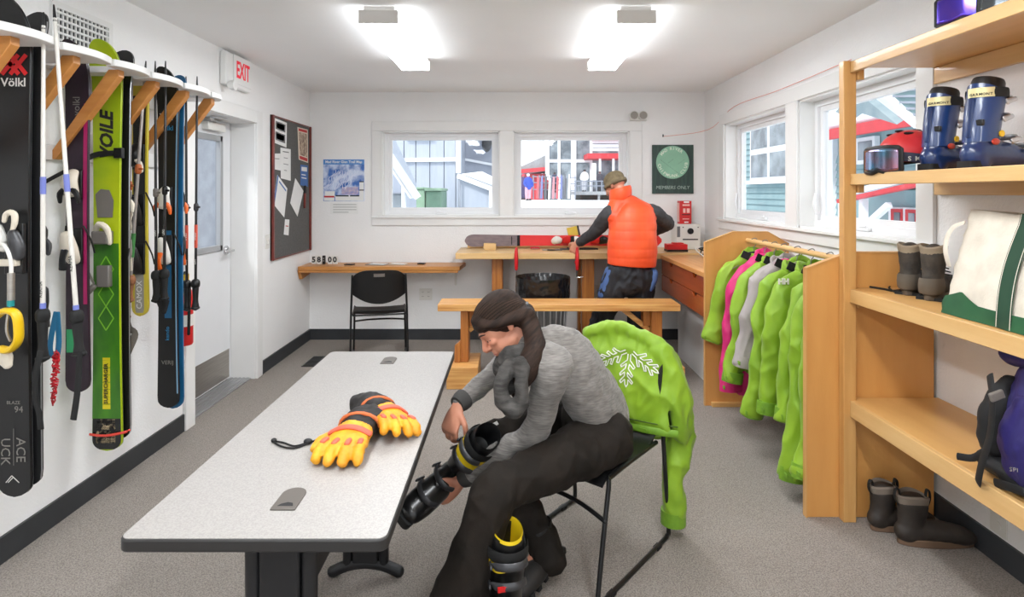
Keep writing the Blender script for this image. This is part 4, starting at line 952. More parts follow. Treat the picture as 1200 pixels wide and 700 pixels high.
# ---------------------------------------------------------------- long table
TZ = .74
t = thing('long_table', 'long narrow table with pale laminate top and dark edging', 'table', (-.57, 2.05, 0))
def rrect(x0, x1, y0, y1, r, n=6):
    p = []
    for cx0, cy0, a0 in ((x1-r, y1-r, 0), (x0+r, y1-r, 90), (x0+r, y0+r, 180), (x1-r, y0+r, 270)):
        for k in range(n+1): an = R(a0+90*k/n); p.append((cx0+r*cos(an), cy0+r*sin(an)))
    return p
tx0, tx1, ty0, ty1 = -.868, -.274, 1.29, 2.82
LAM = mat('laminate', (165,161,157), .42, c2=(152,148,144), vs=240, lo=.42, hi=.6)
TEDGE = mat('table_edge', (42,40,39), .5, var=.06)
obj('tabletop', G().prism(rrect(tx0+.004, tx1-.004, ty0+.004, ty1-.004, .02), (0,0,TZ-.002), X_, Y_, .002), LAM, t, smooth=False)
obj('edge_band', G().prism(rrect(tx0, tx1, ty0, ty1, .024), (0,0,TZ-.03), X_, Y_, .0285), TEDGE, t, bev=.004)
LEGM = mat('table_leg', (36,36,38), .45, .2, var=.08)
for y in (1.46, 2.3):
    obj('leg_column', G().prism([(-.05,.06),(.05,.06),(.05,.655),(.035,.69),(-.035,.69),(-.05,.655)], (-.571, y+.02, 0), X_, Z_, .04), LEGM, t, bev=.006)
    for s in (-1, 1):
        obj('leg_post', G().tube([(-.571+s*.07, y, .06), (-.571+s*.07, y, .62), (-.571+s*.082, y, .68), (-.571+s*.12, y, .703)], [(.02,.02)]*4, 12, sub=3), LEGM, t)
    obj('foot', G().tube([(-.571-.13, y, .02), (-.571-.07, y, .045), (-.571, y, .055), (-.571+.07, y, .045), (-.571+.13, y, .02)], [(.022,.02)]*5, 10, sub=3), LEGM, t)
obj('modesty_panel', G().bx(-.575, -.567, 1.5, 2.26, .38, .68), LEGM, t)
def grommet(x, y):
    g_ = G(); pr = [(-.03,-.05),(.03,-.05)]+[(.03*cos(R(a_)), .025+.03*sin(R(a_))) for a_ in range(0, 181, 15)]
    gr = obj('cable_grommet', g_.prism(pr, (x,y,TZ), X_, Y_, .0035), mat('grommet_taupe', (92,86,80), .45), t, bev=.001)
    obj('cable_slot', G().prism([(-.018,-.035),(.02,-.035),(.015,-.022),(.002,-.018),(-.012,-.025)], (x,y,TZ+.0036), X_, Y_, .0004), INK, gr, smooth=False)
def tp(x, y): d_ = (1.5-TZ)*690/(y-226); return V(((x-600)*d_/690, d_, TZ))
c = tp(340,586); grommet(c.x, c.y); c = tp(456,423); grommet(c.x, c.y)
# floor vent
t = thing('floor_register', 'dark metal floor vent beside the far corner of the table', 'vent', (-1.36, 4.35, 0))
a_ = V((P(0,0,1).x, 0, 0)); yv = 690*1.5/(424-226)
xv = (367-600)*yv/690
obj('frame', G().bx(xv-.05, xv+.06, yv-.16, yv+.16, 0, .006), DGREY, t, bev=.002)
for k in range(9): obj('louver', G().bx(xv-.04, xv+.05, yv-.14+k*.033, yv-.125+k*.033, .006, .009), BLK, t, smooth=False)
# ---------------------------------------------------------------- coat rack and storage shelves on the right
prof = [(1.36,0),(1.95,0),(1.95,1.14),(1.80,1.225),(1.56,1.225),(1.36,1.15)]
cr_ = thing('coat_rack', 'birch plywood coat rack with two end panels and a hanging rod', 'coat rack', (1.65, 3.45, 0))
for y in (2.72, 4.145):
    e_ = obj('end_panel', G().prism(prof, (0, y+.022, 0), X_, Z_, .022), PLY_Z, cr_, bev=.002)
    g = G()
    for (a, b) in zip(prof[2:], prof[3:]+prof[:1]): g.bar((a[0], y+.011, a[1]), (b[0], y+.011, b[1]), .03, .012, ref=(0,1,0)) if False else g.bar((a[0], y+.011, a[1]), (b[0], y+.011, b[1]), .006, .03, ref=(0,1,0))
    obj('edge_strip', g, PINE_Z, e_, smooth=False)
obj('hanging_rod', G().tube([(1.66, 2.742, 1.165), (1.66, 4.145, 1.165)], .017, 16, rnd=False), PINE_Y, cr_)
obj('floor_cleat', G().bx(1.40, 1.94, 4.115, 4.145, 0, .03), PLY_Y, cr_, bev=.002)
su = thing('storage_shelves', 'tall birch storage shelves against the right wall', 'shelf', (1.75, 1.8, 0))
obj('post', G().bx(1.507, 1.565, 2.675, 2.715, 0, 2.1), PINE_Z, su, bev=.003)
obj('post', G().bx(1.507, 1.565, .62, .66, 0, 2.1), PINE_Z, su, bev=.003)
SHZ = [(2.096, 2.045), (1.585, 1.535), (1.062, 1.0), (.555, .482)]
for zt_, zf in SHZ:
    b_ = obj('shelf_board', G().bx(1.555, 1.965, .62, 2.715, zt_-.02, zt_), PLY_Y, su, bev=.002)
    obj('front_lip', G().bx(1.535, 1.556, .62, 2.674, zf, zt_), PINE_Y, b_, bev=.003)
    obj('wall_cleat', G().bx(1.945, 1.966, .62, 2.715, zt_-.095, zt_-.021), PINE_Y, b_, bev=.002)
    obj('post_block', G().bx(1.566, 1.592, 2.66, 2.714, zt_-.085, zt_-.021), PINE_Z, b_, bev=.002)
# hanging jackets
LIMEJ = mat('jacket_lime', (138,174,34), .55, c2=(118,156,24), vs=5, bump=.06, bs=60, sheen=.1)
LIMED = mat('jacket_lime_cuff', (116,158,36), .6, c2=(104,146,34), vs=40)
MAGJ = mat('jacket_magenta', (222,40,120), .55, var=.1, vs=6); GRYJ = mat('jacket_grey', (170,160,158), .6, var=.06); LIN = mat('jacket_lining', (150,140,128), .7, var=.1)
def wrinkle(g, amp, sc, off, i0=0, zs=.35):
    for i in range(i0, len(g.v)):
        p = g.v[i]; q = V((p.x*sc+off, p.y*sc*1.4, p.z*sc*zs+off*2))
        p += V((NZ.noise(q), NZ.noise(q+V((7,3,1))), .3*NZ.noise(q+V((1,9,4)))))*amp
    return g
HW = mat('hanger_wire', (130,128,124), .35, .7)
def hang_jacket(label, d, sl, hem, m, cuffm, seed, tw=0, cm=None, group='jackets hanging on the coat rack'):
    random.seed(seed); t = thing('hanging_jacket', label, 'jacket', (1.66, d, hem), 0, group)
    h = thing('coat_hanger', label.replace('jacket', 'jacket\'s hanger') if 0 else 'wire hanger holding the %s' % label.split(',')[0], 'hanger', (1.66, d, 1.02), 0, 'hangers on the coat rack')
    obj('hook', G().tube([(1.66, d, 1.045), (1.66, d, 1.12), (1.672, d, 1.14), (1.684, d, 1.165), (1.676, d, 1.186), (1.66, d, 1.1875), (1.645, d, 1.18)], .0028, 8, sub=4), HW, h)
    obj('arms', G().tube([(1.50, d, .97), (1.6, d, 1.025), (1.66, d, 1.045), (1.72, d, 1.025), (1.82, d, .97)], .003, 8, sub=3), HW, h)
    T = MX.Translation(V((1.66, d, 0))) @ MX.Rotation(R(tw), 4, 'Z') @ MX.Translation(V((-1.66, -d, -.045)))
    zz_ = [1.075-(1.075-hem)*k/11 for k in range(12)]
    aa = [.10, .165] + [.18+.03*min(1, k/5) for k in range(10)]
    bb = [.03, .04] + [.045+.012*min(1, k/5) for k in range(10)]
    g = G().tube([V((1.675, d, z)) for z in zz_], list(zip(aa, bb)), 30, ref=(1,0,0), sub=2, rnd=True)
    dz = sl; xe = 1.395+random.uniform(-.02, .02)
    path = [V((1.56, d, 1.05)), V((1.505, d-.005, .99)), V((1.46, d-.015, .84)), V((1.43, d-.02+random.uniform(-.02,.02), (.84+dz)/2)), V((xe, d-.02, dz))]
    g.tube(path, [(.04,.04),(.05,.062),(.048,.07),(.044,.062),(.046,.064)], 22, ref=(0,1,0), sub=5, rnd=False)
    g.tube([V((1.79, d, 1.05)), V((1.85, d+.005, .95)), V((1.885, d+.01, .7)), V((1.885, d, max(.35, dz)))], [(.04,.035),(.046,.055),(.044,.055),(.042,.05)], 18, ref=(0,1,0), sub=5, rnd=False)
    g.tube([V((1.52, d, 1.03)), V((1.6, d, 1.075)), V((1.66, d, 1.09)), V((1.72, d, 1.075)), V((1.81, d, 1.03))], [.045,.045,.05,.045,.045], 14, sub=3)
    sv = blob('shell', g.xf(T), m, t, vox=.0095, it=3, disp=cloth(seed, .02, .007, 7, .22))
    e = (path[-1]-path[-2]).normalized()
    g = G().tube([path[-1]-e*.06, path[-1]-e*.02, path[-1]+e*.008], [(.047,.064),(.048,.065),(.046,.063)], 28, ref=(0,1,0), sub=3, rnd=False); wrinkle(g, .007, 16, seed)
    obj('cuff', g.xf(T), cuffm, sv)
    obj('cuff_tab', G().box(path[-1]-e*.03+V((-.054, -.03, 0)), (.006,.04,.022)).xf(T), LIMED, sv, bev=.002)
    obj('front_zip', G().tube([V((1.62, d-.062, 1.0)), V((1.615, d-.075, .8)), V((1.62, d-.078, .6)), V((1.62, d-.075, hem+.03))], .004, 6, sub=3).xf(T), BLKR, t)
    # standing collar / hood roll
    pts = [V((1.66+.07*cos(a), d+.045*sin(a), 1.105+.03*sin(a+.5)+.015*cos(3*a+seed))) for a in [2*pi*k/14 for k in range(15)]]
    blob('collar', G().tube(pts, [(.036,.012)]*15, 12, ref=(0,0,1), sub=2).xf(T), m, t, vox=.008, it=2, disp=cloth(seed+3, .010, .006, 14, .8))
    obj('collar_lining', G().tube([V((1.60, d-.03, 1.10)), V((1.66, d-.01, 1.115)), V((1.72, d-.03, 1.10))], [(.03,.012)]*3, 10, ref=(0,0,1), sub=3).xf(T), cm or LIN, t)
    obj('neck_label', G().box((1.60, d-.06, 1.12), (.055,.006,.05), MX.Rotation(R(25),3,'Y')).xf(T), BLKR, t, bev=.002)
    return t, T
JL = [('green jacket with a wide cuff, farthest on the rack', 4.04, .52, .45, LIMEJ, LIMED, 1, -14, BLKR), ('bright magenta jacket peeking out low between the green ones', 3.87, .26, .25, MAGJ, MAGJ, 2, 4, GRYJ),
  ('green jacket just in front of the magenta jacket', 3.73, .36, .42, LIMEJ, LIMED, 3, 0, BLKR), ('pale grey jacket wedged among the green jackets', 3.6, .5, .5, GRYJ, GRYJ, 11, 6, MAGJ),
  ('green jacket mid-row with a long straight sleeve', 3.43, .26, .34, LIMEJ, LIMED, 4, 2, LIN), ('green jacket right behind the one with white letters', 3.27, .34, .4, LIMEJ, LIMED, 5, 5, BLKR),
  ('green jacket with white letters below the collar', 3.08, .38, .36, LIMEJ, LIMED, 6, 8, LIN), ('green jacket hanging lowest, near the front panel', 2.95, .13, .3, LIMEJ, LIMED, 7, 2, LIN), ('green jacket closest to the front panel of the rack', 2.83, .2, .22, LIMEJ, LIMED, 8, 4, BLKR)]
for a in JL:
    t, T = hang_jacket(a[0]+'' if 'jacket' in a[0] else a[0], a[1], a[2], a[3], a[4], a[5], a[6], a[7], a[8])
    if 'letters' in a[0]:
        dg_ = bpy.context.evaluated_depsgraph_get(); dg_.update()
        ht = S.ray_cast(dg_, V((0,0,EYE)), (P(918,330,3.0)-V((0,0,EYE))).normalized())
        text('HH', .04, ht[1]+V((-.004,-.012,0)), X_, Z_, WINK, t, bold=.002, ex=.004)
t = thing('hanging_strap', 'dark red strap hanging below the green jackets', 'strap', P(904,472,3.4)); obj('webbing', G().tube([P(903,440,3.4), P(906,458,3.4), P(904,471,3.4)], [(.003,.014)]*3, 8, sub=3), RDP, t); obj('end_tab', G().box(P(904,472,3.4), (.03,.006,.02)), BLK, t)

# ---------------------------------------------------------------- boots (ski boots) builder: local y forward, z up, sole at z=0
def ski_boot(name, label, M, shell, cuffm, liner, buck, cat='ski boot', scale=1, group=None, loc=None, yellow=None, open_top=True, straps=BLKR):
    M = M @ MX.Scale(scale, 4); t = thing(name, label, cat, loc or tuple(M @ V((0,.05,0))), 0, group)
    g = G().tube([(0,-.085,.055),(0,-.03,.06),(0,.06,.055),(0,.13,.045),(0,.185,.036)], [(.046,.05),(.05,.058),(.05,.05),(.052,.04),(.046,.032)], 20, ref=(1,0,0), sub=4)
    g.tube([(0,-.075,.03),(0,-.06,.1),(0,-.05,.17)], [(.045,.05),(.044,.055),(.045,.055)], 16, ref=(1,0,0), sub=2)
    blob('lower_shell', g.xf(M), shell, t, vox=.0065, it=4)
    sole = G()
    for y0, y1 in ((-.135,-.045), (.07,.225)): sole.prism(rrect(-.036, .036, y0, y1, .02, 4), (0,0,0), X_, Y_, .03)
    sole.bx(-.03, .03, -.05, .075, .006, .03)
    obj('sole', sole.xf(M), BLKR, t)
    cg = G(); n = 32; sec = [(.10,-.055,.052,.062),(.15,-.048,.053,.064),(.2,-.04,.055,.066),(.25,-.03,.057,.066),(.29,-.02,.058,.064)]
    rings = []
    for z, y, a, b in sec: rings.append([V((a*cos(2*pi*k/n), y+b*sin(2*pi*k/n), z+(.03*max(0,-sin(2*pi*k/n)) if z > .28 else 0)-(.02*max(0, sin(2*pi*k/n)) if z > .28 else 0))) for k in range(n)])
    inner = [[V((p.x*.88, (p.y-sec[i][1])*.88+sec[i][1], p.z)) for p in rings[i]] for i in (4, 3, 2, 1)]
    allr = rings+inner; v = [p for r_ in allr for p in r_]; f = []
    for i in range(len(allr)-1):
        for k in range(n): k2 = (k+1) % n; f.append((i*n+k, i*n+k2, (i+1)*n+k2, (i+1)*n+k))
    f.append(tuple(range(n)))
    cu_ = obj('cuff', G().add(v, f).xf(M), cuffm, t)
    # liner
    lr = []
    for z, s_ in ((.2,.86),(.27,.86),(.325,.84),(.335,.78),(.325,.7),(.24,.66),(.2,.05)):
        y_ = -.04+(z-.2)*.2 if s_ > .1 else -.04
        lr.append([V((.058*s_*cos(2*pi*k/n), y_+.066*s_*sin(2*pi*k/n), z+.012*(-sin(2*pi*k/n)))) for k in range(n)])
    v = [p for r_ in lr for p in r_]; f = []
    for i in range(len(lr)-1):
        for k in range(n): k2 = (k+1) % n; f.append((i*n+k, i*n+k2, (i+1)*n+k2, (i+1)*n+k))
    obj('liner', G().add(v, f).xf(M), liner, t)
    if yellow:
        v = [p*1 for r_ in lr[2:] for p in r_]
        v = [V((p.x*.985, p.y, p.z+.001)) for p in v]; f = []
        for i in range(len(lr)-3):
            for k in range(n): k2 = (k+1) % n; f.append((i*n+k, i*n+k2, (i+1)*n+k2, (i+1)*n+k))
        f.append(tuple((len(lr)-3)*n+k for k in range(n)))
        obj('footbed_lining', G().add([V((p.x*.97, p.y*1.0, p.z+.004)) for p in v], f).xf(M), yellow, t)
    for (y, z, w, tilt) in ((.13,.075,.05,.6),(.06,.105,.05,.8),(.02,.185,.06,.15),(.035,.25,.062,.15)):
        b_ = obj('buckle', G().tube([(.052, y-.03, z), (.05, y, z+.012), (.02, y+.025, z+.018), (-.02, y+.025, z+.018), (-.045, y, z+.012)], [(.004,.011)]*5, 8, ref=(0,1,.3), sub=3).xf(M), buck, t)
        obj('lever', G().tube([(.056, y-.035, z-.002), (.062, y+.0, z+.01)], [(.005,.012),(.004,.008)], 8, ref=(1,0,0)).xf(M), buck, b_)
    obj('power_strap', G().tube([V((.061*cos(a), -.022+.07*sin(a), .282)) for a in [R(-30+q*24) for q in range(11)]], [(.018,.0025)]*11, 8, ref=(0,0,1), sub=2).xf(M), straps, t)
    return t, M
NAVY = mat('boot_navy', (26,48,94), .28, var=.08, coat=.3); NAVC = mat('boot_navy_cuff', (30,56,106), .28, coat=.3)
for k, (d, x, rz, lb) in enumerate(((2.36, 1.745, -72, 'navy blue ski boot beside the red helmet on the shelf'), (2.15, 1.75, -75, 'navy blue ski boot nearest the camera on the shelf'))):
    M = MX.Translation(V((x, d, 1.585))) @ MX.Rotation(R(rz), 4, 'Z')
    t, Mb = ski_boot('ski_boot', lb, M, NAVY, NAVC, BLK, ALU, scale=.97, group='navy ski boots on the shelf')
    def cuffp(u, z, lat):    # on the back of the cuff
        return Mb @ V((.059*sin(u), -.03-.068*cos(u)+(z-.25)*.2, z))
    obj('brand_plate', G().grid(lambda a, b: Mb @ V((.0605*sin(R(-15+80*(a))), -.028-.069*cos(R(-15+80*(a))), .265+.035*b)), 10, 2), mat('brand_gold', (214,200,150), .35, .3), t)
    g = G()
    for q, ch in enumerate('GARMONT'):
        an = R(-2+q*9.5); c = V((.0612*sin(an), -.028-.0697*cos(an), .275)); n_ = V((sin(an), -cos(an), 0)); u_ = V((-n_.y*-1, 0, 0))
        u_ = V((0,0,1)).cross(n_).normalized(); u_ = u_
        tg = text_g(ch, .013, c, u_, Z_, bold=.0004); g.add(tg.v, tg.f)
    obj('lettering', g.xf(Mb), INK, t, smooth=False)
    obj('pivot_rivet', G().lathe([(.012,0),(.012,.004)], Mb @ V((.05,-.02,.13)), (Mb.to_3x3() @ MX.Rotation(pi/2,3,'Y')), 16), YEL, t)
    obj('pivot_rivet', G().lathe([(.012,-.004),(.012,0)], Mb @ V((-.05,-.02,.13)), (Mb.to_3x3() @ MX.Rotation(pi/2,3,'Y')), 16), YEL, t)
    obj('side_badge', G().ell(Mb @ V((.052,-.05,.10)), (.02,.006,.012), Mb.to_3x3() @ MX.Rotation(pi/2,3,'Z')), mat('badge_red', (190,60,40), .4), t)
    obj('rear_buckle', G().box(Mb @ V((.03,-.098,.17)), (.03,.012,.022), Mb.to_3x3()), BLKM, t, bev=.003)
    obj('rear_spoiler', G().tube([Mb @ V((.0,-.112,.12)), Mb @ V((0,-.106,.2)), Mb @ V((0,-.098,.26))], [(.012,.006)]*3, 8, ref=Mb.to_3x3() @ X_, sub=3), NAVY, t)

# helmet + goggles
def helmet(name, label, c, Rm, m, r=(.105,.125,.095), vent=True, cat='helmet'):
    t = thing(name, label, cat, (c[0], c[1], c[2]-r[2]*.8)); c = V(c)
    g = G(); Q = Rm
    def fn(u, v):
        a = 2*pi*u; ph = pi*.62*v+.001
        rr_ = 1+.02*cos(6*a)*(v > .1)
        return c+Q @ V((r[0]*sin(ph)*cos(a)*rr_, r[1]*sin(ph)*sin(a)*rr_, r[2]*cos(ph)))
    sh = obj('shell', g.grid(fn, 48, 18), m, t); so_ = sh.modifiers.new('s','SOLIDIFY'); so_.thickness = .012; so_.offset = -1
    if vent:
        for sx in (-.045, 0, .045):
            for sy in (-.03, .05):
                p = V((sx, sy, 0)); p.z = r[2]*math.sqrt(max(.05, 1-(sx/r[0])**2-(sy/r[1])**2))+.0005
                obj('air_vent', G().ell(c+Q @ p, (.009,.026,.006), Q, 12, 6), BLKR, t)
    obj('ear_pad', G().ell(c+Q @ V((.088,-.01,-.06)), (.02,.04,.045), Q), BLKR, t); obj('ear_pad', G().ell(c+Q @ V((-.088,-.01,-.06)), (.02,.04,.045), Q), BLKR, t)
    obj('rim', G().tube([fn(k/24, 1)+Q @ V((0,0,.004)) for k in range(25)], .007, 8), BLKR, t)
    return t
def goggles(label, c, Rm, lensm, strapm, hc=None, hr=None, letter=None):
    c = V(c); t = thing('ski_goggles', label, 'goggles', c-V((0,0,.05))); Q = Rm
    def ln(u, v, k=1):
        a = (u-.5)*1.9; hz = (.048-.012*max(0, 1-abs(a)*3)*(v < .5))*k
        return c+Q @ V((.088*k*sin(a)/sin(.95), .05*cos(a)-.05+.012, (v-.5)*2*hz*(1-.12*abs(a)**2)))
    L1 = obj('lens', G().grid(ln, 24, 8), lensm, t); s_ = L1.modifiers.new('s','SOLIDIFY'); s_.thickness = .005; s_.offset = -1
    edge = [ln(k/24, 0, 1.03) for k in range(25)]+[ln(1-k/24, 1, 1.03) for k in range(25)]; edge.append(edge[0])
    edge = [p-Q @ V((0,.006,0)) for p in edge]
    obj('frame', G().tube(edge, [(.009,.013)]*len(edge), 8, ref=Q @ Y_), BLK, t)
    if hc is not None:
        pts = [V(hc)+Q @ V((hr[0]*1.03*cos(R(a)), hr[1]*1.03*sin(R(a)), -.035+.02*abs(sin(R(a))))) for a in range(50, -231, -14)]
        sb = obj('strap', G().tube(pts, [(.019,.003)]*len(pts), 8, ref=Q @ Z_), strapm, t)
    return t
MIR = mat('lens_mirror_blue', (90,150,180), .12, .9, c2=(170,120,140), vs=9); MIRP = mat('lens_mirror_purple', (110,80,190), .12, .9, c2=(70,60,200), vs=8)
Rh = frame((-.985,-.17,0), Z_)
hc = V((1.685, 2.49, 1.668)); helmet('ski_helmet', 'red ski helmet lying on the shelf next to the blue boots', hc, Rh, mat('helmet_red', (205,52,56), .35, var=.05), (.098,.128,.098))
gc = hc+Rh @ V((0,.148,-.033)); NVS = mat('strap_navy', (46,46,66), .7)
t = goggles('mirrored ski goggles with navy strap around the red helmet', gc, Rh, MIR, NVS, hc, (.098,.128))
g = G()
for k, ch in enumerate('SMITH'):
    an = R(8+28*(1-k/4)-22); p = V(hc)+Rh @ V((0,0,0))
    an = R(38-k*13); c = V(hc)+Rh @ V((-.105*cos(an), .137*sin(an), -.03)); n_ = Rh @ V((-cos(an), sin(an)*.8, 0)); n_.normalize(); u_ = Z_.cross(n_).normalized()
    q = text_g(ch, .026, c+n_*.002, u_, Z_, bold=.0006); g.add(q.v, q.f)
obj('lettering', g, mat('strap_letter', (190,186,176), .6), t, smooth=False)
Rt = frame((-.88,-.48,0), Z_)
hc2 = V((1.735, 2.16, 2.22)); helmet('ski_helmet', 'dark ski helmet on the top shelf at the upper right', hc2, Rt, mat('helmet_dark', (40,40,42), .45), (.1,.128,.105))
goggles('purple mirrored ski goggles on the top shelf', hc2+Rt @ V((0,.15,-.06)), Rt, MIRP, BLKR, hc2, (.1,.128))
obj('visor', G().prism([(.09*cos(R(a)), .1*sin(R(a))+.05) for a in range(0, 181, 15)], hc2+Rt @ V((0,.04,-.0)), Rt @ X_, Rt @ Y_, .008), BLK, [o for o in C.objects if o.name.startswith('ski_helmet.001')][0])
goggles('clear-lensed goggles at the right end of the top shelf in view', (1.62, 1.9, 2.15), frame((-.8,-.6,.1), Z_), mat('lens_smoke', (90,96,100), .12, .7), BLKR)
# hiking boots, tote, backpack, deck boots
def hike_boot(name, label, M, upper, solem, h=.2, cat='boot', collar=None, pull=None, group=None, toecap=None):
    t = thing(name, label, cat, M @ V((0,.05,0)), 0, group)
    g = G().tube([(0,-.08,.05),(0,0,.055),(0,.08,.05),(0,.15,.04),(0,.175,.036)], [(.036,.04),(.04,.045),(.043,.042),(.045,.032),(.036,.024)], 18, ref=(1,0,0), sub=4)
    g.tube([(0,-.065,.04),(0,-.05,.1),(0,-.045,h-.02)], [(.036,.045),(.037,.05),(.045,.06)], 18, ref=(1,0,0), sub=3)
    blob('upper', g.xf(M), upper, t, vox=.006, it=4, disp=fold(18, .003))
    so_ = obj('outsole', G().prism([(x_*1.0, y_) for x_, y_ in [(.036*math.sin(a)*(1+.15*math.cos(a)), .045-.15*math.cos(a)) for a in [2*pi*k/28 for k in range(28)]]], (0,0,0), X_, Y_, .03).xf(M), solem, t, bev=.004)
    for k in range(7 if toecap is not None else 0): obj('lug', G().bx(-.047,.047,-.09+k*.042,-.07+k*.042,0,.012).xf(M), BLKR, so_)
    n = 20; pr = [(h-.02,.047),(h+.005,.05),(h+.012,.044),(h-.01,.036),(h-.07,.03)]
    v = [V((r_*.96*cos(2*pi*k/n), -.045+r_*1.25*sin(2*pi*k/n), z+.012*cos(2*pi*k/n)**2)) for z, r_ in pr for k in range(n)]
    f = [(i*n+k, i*n+(k+1) % n, (i+1)*n+(k+1) % n, (i+1)*n+k) for i in range(len(pr)-1) for k in range(n)]; f.append(tuple((len(pr)-1)*n+k for k in range(n)))
    obj('collar', G().add(v, f).xf(M), collar or upper, t)
    if pull is not None:
        obj('pull_loop', G().tube([(0,-.1,h-.03),(0,-.115,h+.0),(0,-.112,h+.03),(0,-.1,h+.035),(0,-.095,h+.01)], [(.009,.002)]*5, 8, ref=(1,0,0), sub=4).xf(M), pull, t)
        obj('pull_loop', G().tube([(0,.012,h-.03),(0,.022,h+.0),(0,.02,h+.03),(0,.01,h+.035),(0,.005,h+.01)], [(.009,.002)]*5, 8, ref=(1,0,0), sub=4).xf(M), pull, t)
    if toecap is not None:
        obj('heel_counter', G().tube([(.038,-.05,.06),(.03,-.1,.06),(0,-.118,.06),(-.03,-.1,.06),(-.038,-.05,.06)], [(.032,.006)]*5, 8, ref=(0,0,1), sub=4).xf(M), toecap, t)
        obj('toe_cap', G().tube([(.045,.1,.04),(.04,.155,.038),(0,.182,.036),(-.04,.155,.038),(-.045,.1,.04)], [(.018,.006)]*5, 8, ref=(0,0,1), sub=4).xf(M), toecap, t)
        for k in range(4): obj('lace', G().tube([(-.03,.02+.02*k,.125-.016*k),(0,.035+.02*k,.128-.017*k),(.03,.02+.02*k,.125-.016*k)], .003, 6, sub=3).xf(M), BLKR, t)
    return t
HB = mat('hiking_nubuck', (70,62,54), .8, c2=(52,47,42), vs=25, bump=.3, bs=80); HBT = mat('hiking_rand', (96,86,74), .75, var=.15); HBC = mat('hiking_collar', (150,134,112), .85, var=.1)
hike_boot('hiking_boot', 'worn brown hiking boot standing nearest the shelf post', MX.Translation(V((1.755, 2.575, 1.062))) @ MX.Rotation(R(-48), 4, 'Z'), HB, HBT, .2, 'boot', HBC, None, 'hiking boots', HBT)
hike_boot('hiking_boot', 'worn brown hiking boot standing beside the canvas tote', MX.Translation(V((1.765, 2.44, 1.062))) @ MX.Rotation(R(-55), 4, 'Z'), HB, HBT, .205, 'boot', HBC, None, 'hiking boots', HBT)
t = thing('boot_laces', 'black boot laces trailing on the shelf in front of the hiking boots', 'laces', (1.62, 2.5, 1.062))
def s3(x, y): d_ = (1.5-1.066)*690/(y-226); return V(((x-600)*d_/690, d_, 1.066))
obj('lace', G().tube([s3(1020,336.5), s3(1036,339), s3(1046,341), s3(1058,340), s3(1070,343), s3(1085,346)], .005, 8, sub=4), BLKR, t)
obj('lace', G().tube([s3(1050,343), s3(1042,338), s3(1046,334.5), s3(1058,335), s3(1064,339), s3(1052,343), s3(1066,345)], .004, 8, sub=4), BLKR, t)
CANV = mat('canvas', (222,212,196), .85, c2=(208,198,182), vs=14, bump=.15, bs=120); DKG = mat('canvas_green', (34,88,52), .8, var=.12, vs=10); DKG2 = mat('strap_green', (30,66,44), .8, var=.1)
t = thing('tote_bag', 'cream canvas tote bag with dark green base and straps on the shelf', 'bag', (1.72, 1.85, 1.062))
def bagf(z, grow=0):
    k = (z-1.062)/.37; x0 = 1.572+.085*k; x1 = 1.9-.07*k; y1 = 2.15-.02*k**1.5; y0 = 1.45+.02*k
    return x0-grow, x1+grow, y0-grow, y1+grow
def bag_ring(z, grow=0):
    x0, x1, y0, y1 = bagf(z, grow); return [V((x, y, z)) for x, y in rrect(x0, x1, y0, y1, .03, 5)]
def bag_shell(z0, z1, n, grow, sag=.0):
    v = []; rings = [bag_ring(z0+(z1-z0)*i/n, grow) for i in range(n+1)]; m_ = len(rings[0])
    for r_ in rings: v += r_
    f = [(i*m_+k, i*m_+(k+1) % m_, (i+1)*m_+(k+1) % m_, (i+1)*m_+k) for i in range(n) for k in range(m_)]
    return v, f, m_
v, f, m_ = bag_shell(1.066, 1.432, 12, 0); f.append(tuple(range(m_)))
g = G()
def side(u, v_, x_=0):     # dense quads on the -X face and ends
    pass
prm = 72
def bagpt(u, v_, grow=0):
    z = 1.064+.368*v_; x0, x1, y0, y1 = bagf(z, grow); per = [(x0,y0),(x0,y1),(x1,y1),(x1,y0)]
    Ls = [y1-y0, x1-x0, y1-y0, x1-x0]; tot = sum(Ls); q = (u % 1)*tot; i = 0
    while q > Ls[i] and i < 3: q -= Ls[i]; i += 1
    a, b = per[i], per[(i+1) % 4]; k = q/Ls[i]; p = V((a[0]+(b[0]-a[0])*k, a[1]+(b[1]-a[1])*k, z))
    bul = .02*sin(pi*k)*sin(pi*min(1, v_*1.1)); nrm = [V((-1,0,0)),V((0,1,0)),V((1,0,0)),V((0,-1,0))][i]
    p += nrm*(bul+.008*NZ.noise(p*7)+.004*NZ.noise(p*16)); p.z += .012*sin(u*20)*max(0, v_-.85)*4
    return p
ob = obj('bag_body', G().grid(lambda u, v_: bagpt(u, v_), 110, 26), CANV, t, ang=80); q = ob.modifiers.new('s','SOLIDIFY'); q.thickness = .004
obj('bag_contents', G().bx(1.67, 1.80, 1.5, 2.1, 1.07, 1.39), CANV, t, bev=.03)
def basez(u): return .18+.05*abs(((u*2.35) % 1)-.5)
obj('base_panel', G().grid(lambda u, v_: bagpt(u, v_*(.14+.10*max(0, 1-abs((u % 1)-.31)/.045)+.02*sin(u*40)*0), .006), 140, 6), DKG, t, ang=80)
def strapq(yc, w, a, b, gr): 
    return lambda u, v_: V((bagf(1.066+(1.432-1.066)*(a+(b-a)*v_))[0]-gr-.02*sin(pi*min(1, (a+(b-a)*v_)*1.1))*.95-.006, yc+(u-.5)*w, 1.066+(1.432-1.066)*(a+(b-a)*v_)))
for yc in (1.875, 1.58):
    obj('strap', G().grid(strapq(yc, .062, .0, 1.0, .004), 4, 20), DKG2, t)
    for s_ in (-1, 1): obj('strap_stitching', G().grid(strapq(yc+s_*.026, .003, .0, 1.0, .0052), 1, 20), CANV, t)
